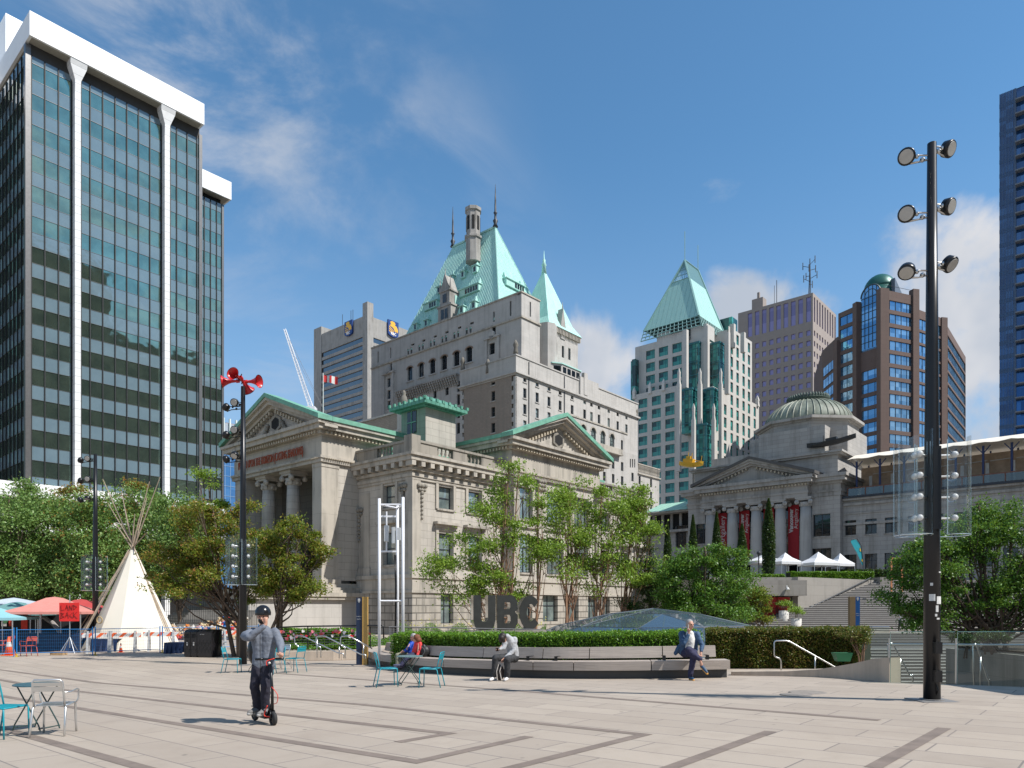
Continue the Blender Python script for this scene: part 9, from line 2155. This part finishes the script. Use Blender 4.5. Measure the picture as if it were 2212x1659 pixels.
def person(label, loc, skin, cloth, hair, shoes, look, hc, hands, hs=1., eye=True, bald=False):
 """skin: limb chains; cloth: list of (name, material, chains); hair: list of balls"""
 g = thing('person', label, 'person', loc); m = MB(); P = head(m, hc, look, hs)
 for ch in skin: limb(m, [(p, r_ * (.62 if i < len(ch) - 1 else 1)) for i, (p, r_) in enumerate(ch)])
 for h in hands: hand(m, *h)
 b = skin_up(m, 'body', SKIN, g, .0085, 3)
 if eye: eyes(P, b, hs)
 for nm, mat, chs in cloth: m = MB(); [limb(m, c) for c in chs]; skin_up(m, nm, mat, g, .012, 3, .022)
 if hair:
  m = MB(); m.smooth = True
  for (a, q, h, r_, sc) in hair[1]: m.ball(P(a, q, h), r_ * hs, 12, 8, sc)
  skin_up(m, 'hair', hair[0], g, .01, 1)
 m = MB()
 for a, d in shoes[1]: shoe(m, a, d)
 skin_up(m, 'shoes', shoes[0], g, .01, 2)
 if len(shoes) > 2:
  for a, d in shoes[1]: m = MB(); dd = Vector(d).normalized(); m.smooth = True; limb(m, [(Vector(a) - dd * .05 + Vector((0, 0, .008)), .034), (Vector(a) + dd * .18 + Vector((0, 0, .008)), .03)]); skin_up(m, 'sole', shoes[2], g, .012, 1)
 return g, P
JK = plain('grey_jacket', (.15, .17, .21), .75, 0, .12, 5, .3); NV = plain('dark_navy_trousers', (.018, .017, .03), .85, 0, .2, 7, .3); GS = plain('grey_shoes', (.17, .165, .16), .8)
rl = gp(570, 1562); sc = rl.y
g, P = person('person in a grey jacket, black helmet and black face mask riding a scooter', rl, [[((.03, .02, 1.5), .05), ((.15, .02, 1.45), .045), ((.27, -.06, 1.28), .035), ((.335, -.24, 1.12), .027)], [((-.03, .02, 1.5), .05), ((-.16, .02, 1.45), .045), ((-.24, -.12, 1.40), .035), ((-.14, -.27, 1.38), .03), ((.11, -.255, 1.58), .026)]],
 [('trousers', NV, [[((-.085, .02, .95), .105), ((-.13, -.05, .60), .08), ((-.12, .06, .24), .066)], [((.055, .02, .95), .105), ((.06, -.10, .60), .08), ((.04, -.04, .23), .066)], [((-.07, .02, .95), .105), ((.05, .02, .95), .105)]]),
  ('jacket', JK, [[((-.07, .03, .93), .125), ((-.065, .02, 1.15), .115), ((-.09, .02, 1.38), .125), ((-.02, .02, 1.51), .08)], [((.045, .03, .93), .125), ((.045, .02, 1.15), .115), ((.08, .02, 1.38), .125), ((-.02, .02, 1.51), .08)], [((-.17, .02, 1.45), .08), ((-.25, -.12, 1.40), .078), ((-.14, -.27, 1.38), .068), ((.085, -.26, 1.55), .043)], [((.17, .02, 1.45), .08), ((.28, -.06, 1.28), .068), ((.33, -.2, 1.15), .045)]])],
 (HAIRD, [(0, -.05, .02, .085, (1, 1, 1))]), (GS, [((-.13, .02, .16), (-.35, -1, 0)), ((.06, -.10, .16), (-.3, -1, 0))], plain('pale_sole', (.35, .35, .34), .7)), (.1, -1, -.12), (-.01, -.02, 1.70), [((.335, -.25, 1.12), (.3, -.6, -.25), (-.8, -.2, .4), 1.0), ((.115, -.245, 1.59), (.02, -.1, 1), (-1, -.2, 0), 1.1)])
m = MB(); m.smooth = True; m.lathe([(.125 * math.cos(t), .135 * math.sin(t)) for t in np.linspace(-.25, 1.56, 12)], 24, tuple(P(0, -.015, .055))); m.build('helmet', plain('black_helmet', (.012, .012, .014), .22), g)
m = MB(); m.smooth = True; m.ball(P(0, .03, -.055), .068, 14, 8, (1.0, .95, .85)); m.build('face_mask', BLACK, g)
m = MB(); m.box(-.112, -.104, -.147, -.13, .98, 1.5); m.T = None; m = MB(); m.path([(-.01, -.137, .83), (-.01, -.145, 1.15), (-.012, -.14, 1.42)], .005, 5); m.build('zip', BLACK, g)
m = MB(); m.smooth = True; m.ball((-.16, .2, 1.15), .17, 12, 8, (1.05, .8, 1.6)); bp = m.build('backpack', BLACK, None); bp.location = rl; tag(bp, 'black backpack on the back of the scooter rider', 'backpack')
def scooter():
 g = thing('kick_scooter', 'black electric kick scooter with red cable under the rider', 'scooter', rl); rear = Vector((-.24, .28, .11)); fr = Vector((.235, -.26, .11)); d = (fr - rear).normalized(); s = Vector((-d.y, d.x, 0))
 for nm, c in (('wheel', rear), ('wheel', fr)):
  m = MB(); m.smooth = True; m.lathe([(.07, -.026), (.10, -.028), (.112, -.015), (.115, 0), (.112, .015), (.10, .028), (.07, .026)], 24, c, s, cap=False); w_ = m.build(nm, plain('rubber', (.025, .025, .025), .8), g); m = MB(); m.lathe([(.072, -.02), (.03, -.03), (.03, .03), (.072, .02)], 20, c, s); m.build('rim', BLACK, w_)
 q = Matrix.Rotation(math.atan2(d.y, d.x), 3, 'Z').to_quaternion(); m = MB(); m.cbox(rear.lerp(fr, .48) + Vector((0, 0, .015)), (.46, .155, .055), q); m.cbox(rear + Vector((0, 0, .118)), (.2, .06, .012), q); m.build('deck', BLACK, g)
 top = Vector((.165, -.20, 1.04)); b = fr + Vector((-.02, .02, .16)); m = MB(); m.smooth = True; m.path([rear.lerp(fr, .74) + Vector((0, 0, .02)), rear.lerp(fr, .86) + Vector((0, 0, .16)), b + Vector((0, 0, .08))], [.03, .028, .022], 10); m.path([b - Vector((0, 0, .06)), b + Vector((0, 0, .28)), top], [.026, .022, .018], 12)
 for e in (-1, 1): m.path([fr + s * e * .045, b + s * e * .03 - Vector((0, 0, .03))], .012, 6)
 m.build('stem', BLACK, g); h = Vector((.96, -.12, .03)).normalized(); m = MB(); m.smooth = True; m.path([top - h * .24, top + h * .22], .015, 10); m.path([top - h * .24, top - h * .12], .019, 10); m.path([top + h * .1, top + h * .22], .019, 10); m.build('handlebar', BLACK, g)
 RC = plain('red_cable', (.70, .05, .03), .4); m = MB(); m.smooth = True; m.path(smooth_path([top + Vector((.08, -.03, .01)), top + Vector((-.03, -.06, -.03)), top + Vector((-.03, -.05, -.1))], 5), .008, 6); m.path(smooth_path([b + Vector((.0, -.03, .34)), b + Vector((.1, -.06, .22)), b + Vector((.09, -.05, .1)), b + Vector((.03, -.02, .07))], 5), .006, 6); m.path(smooth_path([b + Vector((-.06, -.05, .05)), rear.lerp(fr, .78) + Vector((-.05, -.08, .05)), rear.lerp(fr, .9) + Vector((0, -.05, .03))], 5), .009, 6); m.build('red_cable', RC, g)
 m = MB(); m.smooth = True; m.ball(top + Vector((0, -.03, -.06)), .022, 8, 6); m.build('headlight', FRAMEW, g)
scooter()
def seatpt(v, row): return at(v, gp(v, row).y, row)
ps = gp(1087, 1470.5)
LGS = plain('pale_grey_shirt', (.40, .41, .43), .85, 0, .15, 30, .3); BLK = plain('washed_black_trousers', (.03, .031, .034), .85, 0, .6, 9, .3); WHS = plain('white_sneakers', (.72, .72, .73), .5, 0, .05)
X = lambda px, py, y, s=.00113: Vector(((px - 700) * s, y, (1450 - py) * s))
person('hunched person in a pale grey shirt looking down at a phone on the bench', ps, [[(X(750, 560, .25), .05), (X(600, 740, .05), .03)], [(X(900, 600, .35), .05), (X(880, 830, .22), .04), (X(710, 955, .08), .028)]],
 [('trousers', BLK, [[(X(880, 950, .42), .13), (X(520, 930, .0), .085), (X(480, 1330, .05), .065)], [(X(960, 950, .42), .13), (X(790, 960, -.02), .09), (X(800, 1340, .02), .068)]]), ('shirt', LGS, [[(X(930, 920, .42), .15), (X(920, 740, .36), .15), (X(850, 560, .25), .135), (X(790, 450, .15), .08)], [(X(960, 520, .27), .08), (X(935, 780, .22), .065), (X(760, 920, .10), .045)], [(X(760, 520, .2), .08), (X(710, 700, .12), .06), (X(620, 730, .05), .042)]])],
 (HAIRD, [(0, -.02, .05, .108, (1, 1, 1)), (0, .05, .06, .085, (1, 1, 1)), (.05, .06, .0, .05, (1, 1, 1.4)), (-.05, .06, 0, .05, (1, 1, 1.4)), (0, .085, .01, .05, (1, .7, 1.3))]), (WHS, [(X(460, 1440, .0), (-.35, -1, 0)), (X(780, 1440, -.03), (-.25, -1, 0))]), (-.35, -.75, -.75), X(690, 480, .04), [(X(600, 740, .05), (-.6, -.5, .1), (0, 0, 1), .7), (X(710, 955, .08), (-.6, -.3, -.6), (-.3, -.8, .3), .9)], .95, False)
m = MB(); m.cbox((X(560, 735, -.03)), (.07, .012, .14), Matrix.Rotation(R(50), 3, 'X').to_quaternion()); o = m.build('phone', BLACK); o.location = ps; tag(o, 'dark phone in the hand of the hunched person', 'phone')
gb = thing('backpack', 'dark backpack with pale straps standing between the feet of the hunched person', 'backpack', ps + Vector((-.09, .02, 0))); m = MB(); m.smooth = True; m.ball((0, .03, .21), .15, 12, 8, (.75, .6, 1.4)); m.build('bag', plain('brown_black_bag', (.03, .022, .02), .8), gb); m = MB(); m.path([(-.03, -.03, .42), (-.08, -.07, .25), (-.06, -.06, .02)], .011, 5); m.path([(.05, -.03, .42), (.0, -.08, .25), (.05, -.07, .02)], .011, 5); m.build('strap', plain('pale_strap', (.5, .46, .42), .8), gb)
pm = gp(1492, 1469); BLJ = plain('blue_jacket', (.03, .075, .15), .7, 0, .12, 6, .2); NVT = plain('navy_trousers', (.022, .022, .06), .8, 0, .15, 8, .3); WTS = plain('white_polo', (.68, .68, .65), .8, 0, .06)
X = lambda px, py, y, s=.00127: Vector(((px - 555) * s, y, (1480 - py) * s))
g, P = person('grey haired person in a blue jacket with crossed legs phoning on the bench', pm, [[(X(440, 640, .32), .045), (X(455, 780, .12), .042), (X(545, 560, .12), .028)], [(X(800, 700, .3), .045), (X(820, 830, .2), .04), (X(770, 945, .08), .028)], [(X(690, 1060, -.2), .045), (X(725, 1170, -.2), .038)]],
 [('trousers', NVT, [[(X(520, 960, .40), .135), (X(620, 950, -.02), .09), (X(545, 1400, .0), .062)], [(X(640, 960, .40), .13), (X(500, 890, -.06), .088), (X(560, 960, -.10), .085), (X(700, 1060, -.18), .062)]]), ('polo_shirt', WTS, [[(X(590, 880, .34), .125), (X(600, 700, .32), .13), (X(600, 590, .32), .10)]]),
  ('jacket', BLJ, [[(X(490, 950, .42), .12), (X(490, 760, .38), .11), (X(470, 600, .38), .095)], [(X(700, 890, .40), .10), (X(700, 740, .38), .10), (X(690, 600, .38), .09)], [(X(600, 700, .44), .12), (X(600, 900, .46), .12)], [(X(430, 590, .34), .072), (X(440, 780, .12), .062), (X(530, 610, .12), .045)], [(X(750, 590, .34), .072), (X(820, 820, .2), .06), (X(780, 920, .1), .045)], [(X(420, 860, .42), .08), (X(330, 980, .40), .05)]])],
 (HAIRG, [(0, -.035, .055, .092, (1, 1, .95)), (0, -.06, .0, .075, (1.1, 1, 1))]), (plain('blue_sneakers', (.03, .07, .13), .6), [(X(550, 1470, -.02), (.15, -1, 0)), (X(745, 1245, -.2), (.5, -.6, -.7))], plain('orange_sole', (.7, .35, .06), .6)), (.55, -1, -.1), X(600, 410, .26), [(X(545, 560, .12), (.05, .2, 1), (.2, -1, 0), 1.2), (X(770, 945, .08), (-.1, -.4, -1), (-1, -.2, 0), .7)])
m = MB(); m.cbox(X(540, 455, .17), (.012, .07, .14)); o = m.build('phone', FRAMEW); o.location = pm; tag(o, 'pale phone held to the ear of the person in the blue jacket', 'phone')
pc = seatpt(885, 1452); pc = gp(880, 1452); RDJ = plain('coral_red_jacket', (.62, .045, .045), .7, 0, .1, 6, .2); BLU2 = plain('bright_blue_jacket', (.01, .07, .45), .6, 0, .08); KHA = plain('khaki_trousers', (.22, .22, .15), .85, 0, .1)
X = lambda px, py, y, s=.00125: Vector(((px - 980) * s, y, (1170 - py) * s + .02))
person('curly auburn haired person in a coral red jacket sitting on the left of the bench', pc, [[(X(1230, 500, .3), .045), (X(1210, 800, .2), .028)]], [('trousers', NVT, [[(X(1130, 790, .5), .13), (X(980, 810, .05), .085), (X(830, 1010, -.1), .058)], [(X(1120, 790, .6), .12), (X(970, 830, .2), .08), (X(830, 1050, .1), .055)]]), ('jacket', RDJ, [[(X(1130, 740, .45), .13), (X(1170, 620, .43), .13), (X(1200, 500, .40), .12), (X(1190, 450, .38), .07)], [(X(1260, 500, .34), .07), (X(1270, 640, .28), .06), (X(1195, 790, .2), .045)]])],
 (HAIRR, [(0, -.03, .03, .115, (1, 1, 1)), (.05, -.06, -.04, .075, (1, 1, 1)), (-.05, -.06, -.04, .075, (1, 1, 1)), (0, -.09, -.05, .085, (1, 1, 1)), (0, .0, .085, .07, (1, 1, .8))]), (plain('slate_shoes', (.07, .075, .13), .8), [(X(800, 1040, -.12), (-1, -.3, .1)), (X(790, 1090, .08), (-1, -.2, 0))]), (-1, -.15, -.1), X(1160, 370, .36), [(X(1205, 810, .2), (-.1, -.2, -1), (-1, 0, 0), .4)])
person('grey haired person in a bright blue jacket sitting behind the one in red', pc + Vector((-.12, .35, 0)), [[(X(1060, 520, .3), .04), (X(1000, 640, .2), .03)]], [('trousers', KHA, [[(X(990, 780, .5), .12), (X(760, 800, .25), .078), (X(760, 1030, .2), .055)], [(X(990, 780, .55), .12), (X(820, 820, .5), .07), (X(830, 1030, .4), .05)]]), ('jacket', BLU2, [[(X(1020, 730, .5), .13), (X(1080, 600, .5), .13), (X(1110, 500, .5), .11)], [(X(1090, 520, .35), .07), (X(1010, 660, .25), .07), (X(930, 700, .25), .05)]])],
 (HAIRG, [(0, -.02, .05, .10, (1, 1, 1)), (0, -.07, 0, .08, (1, 1, 1))]), (plain('black_white_shoe', (.05, .05, .05), .6), [(X(770, 1150, .15), (-1, -.2, 0)), (X(830, 1150, .35), (-1, -.3, 0))]), (-1, -.55, -.05), X(1130, 360, .45), [(X(935, 700, .22), (-1, -.2, -.3), (0, 0, 1), .6)])
gk = thing('backpack', 'black rucksack on the bench behind the person in red', 'backpack', pc + Vector((.50, .30, .45))); m = MB(); m.smooth = True; m.ball((0, 0, .17), .15, 12, 8, (1.1, .85, 1.25)); m.ball((-.03, 0, .33), .07, 10, 6, (1, 1, 1.1)); skin_up(m, 'bag', plain('black_nylon', (.015, .015, .016), .5, 0, .3, 6, .3), gk, .012, 2); m = MB(); m.path(smooth_path([(-.1, -.1, .35), (.02, -.15, .2), (-.08, -.13, .03)], 4), .012, 5); m.build('strap', plain('grey_strap', (.1, .1, .1), .7), gk)
pr = at(1945, 58.6, z=-.42); person('small person in white and grey striding left on the landing below the big steps', pr, [[((.02, 0, 1.4), .05), ((-.12, -.1, 1.15), .04), ((-.2, -.1, 1.3), .03)], [((.05, .1, 1.4), .05), ((.2, .1, 1.15), .04), ((.12, .1, 1.0), .03)]], [('leggings', BLACK, [[((0, 0, .92), .13), ((-.12, -.05, .52), .08), ((-.16, 0, .1), .05)], [((0, .1, .92), .13), ((.16, .1, .5), .08), ((.5, .1, .25), .05)]]), ('top', LGS, [[((.02, .03, .95), .14), ((.02, .03, 1.3), .15), ((0, .03, 1.45), .07)], [((0, -.08, 1.4), .07), ((-.1, -.1, 1.18), .055)], [((.05, .15, 1.4), .07), ((.18, .12, 1.18), .055)]])],
 (plain('ginger_hair', (.35, .12, .05), .7), [(0, -.03, .04, .1, (1, 1, 1))]), (WHS, [((-.18, 0, .0), (-1, 0, 0)), ((.52, .1, .2), (-.3, 0, -1))]), (-1, -.2, 0), (-.03, .03, 1.62), [], 1., False)
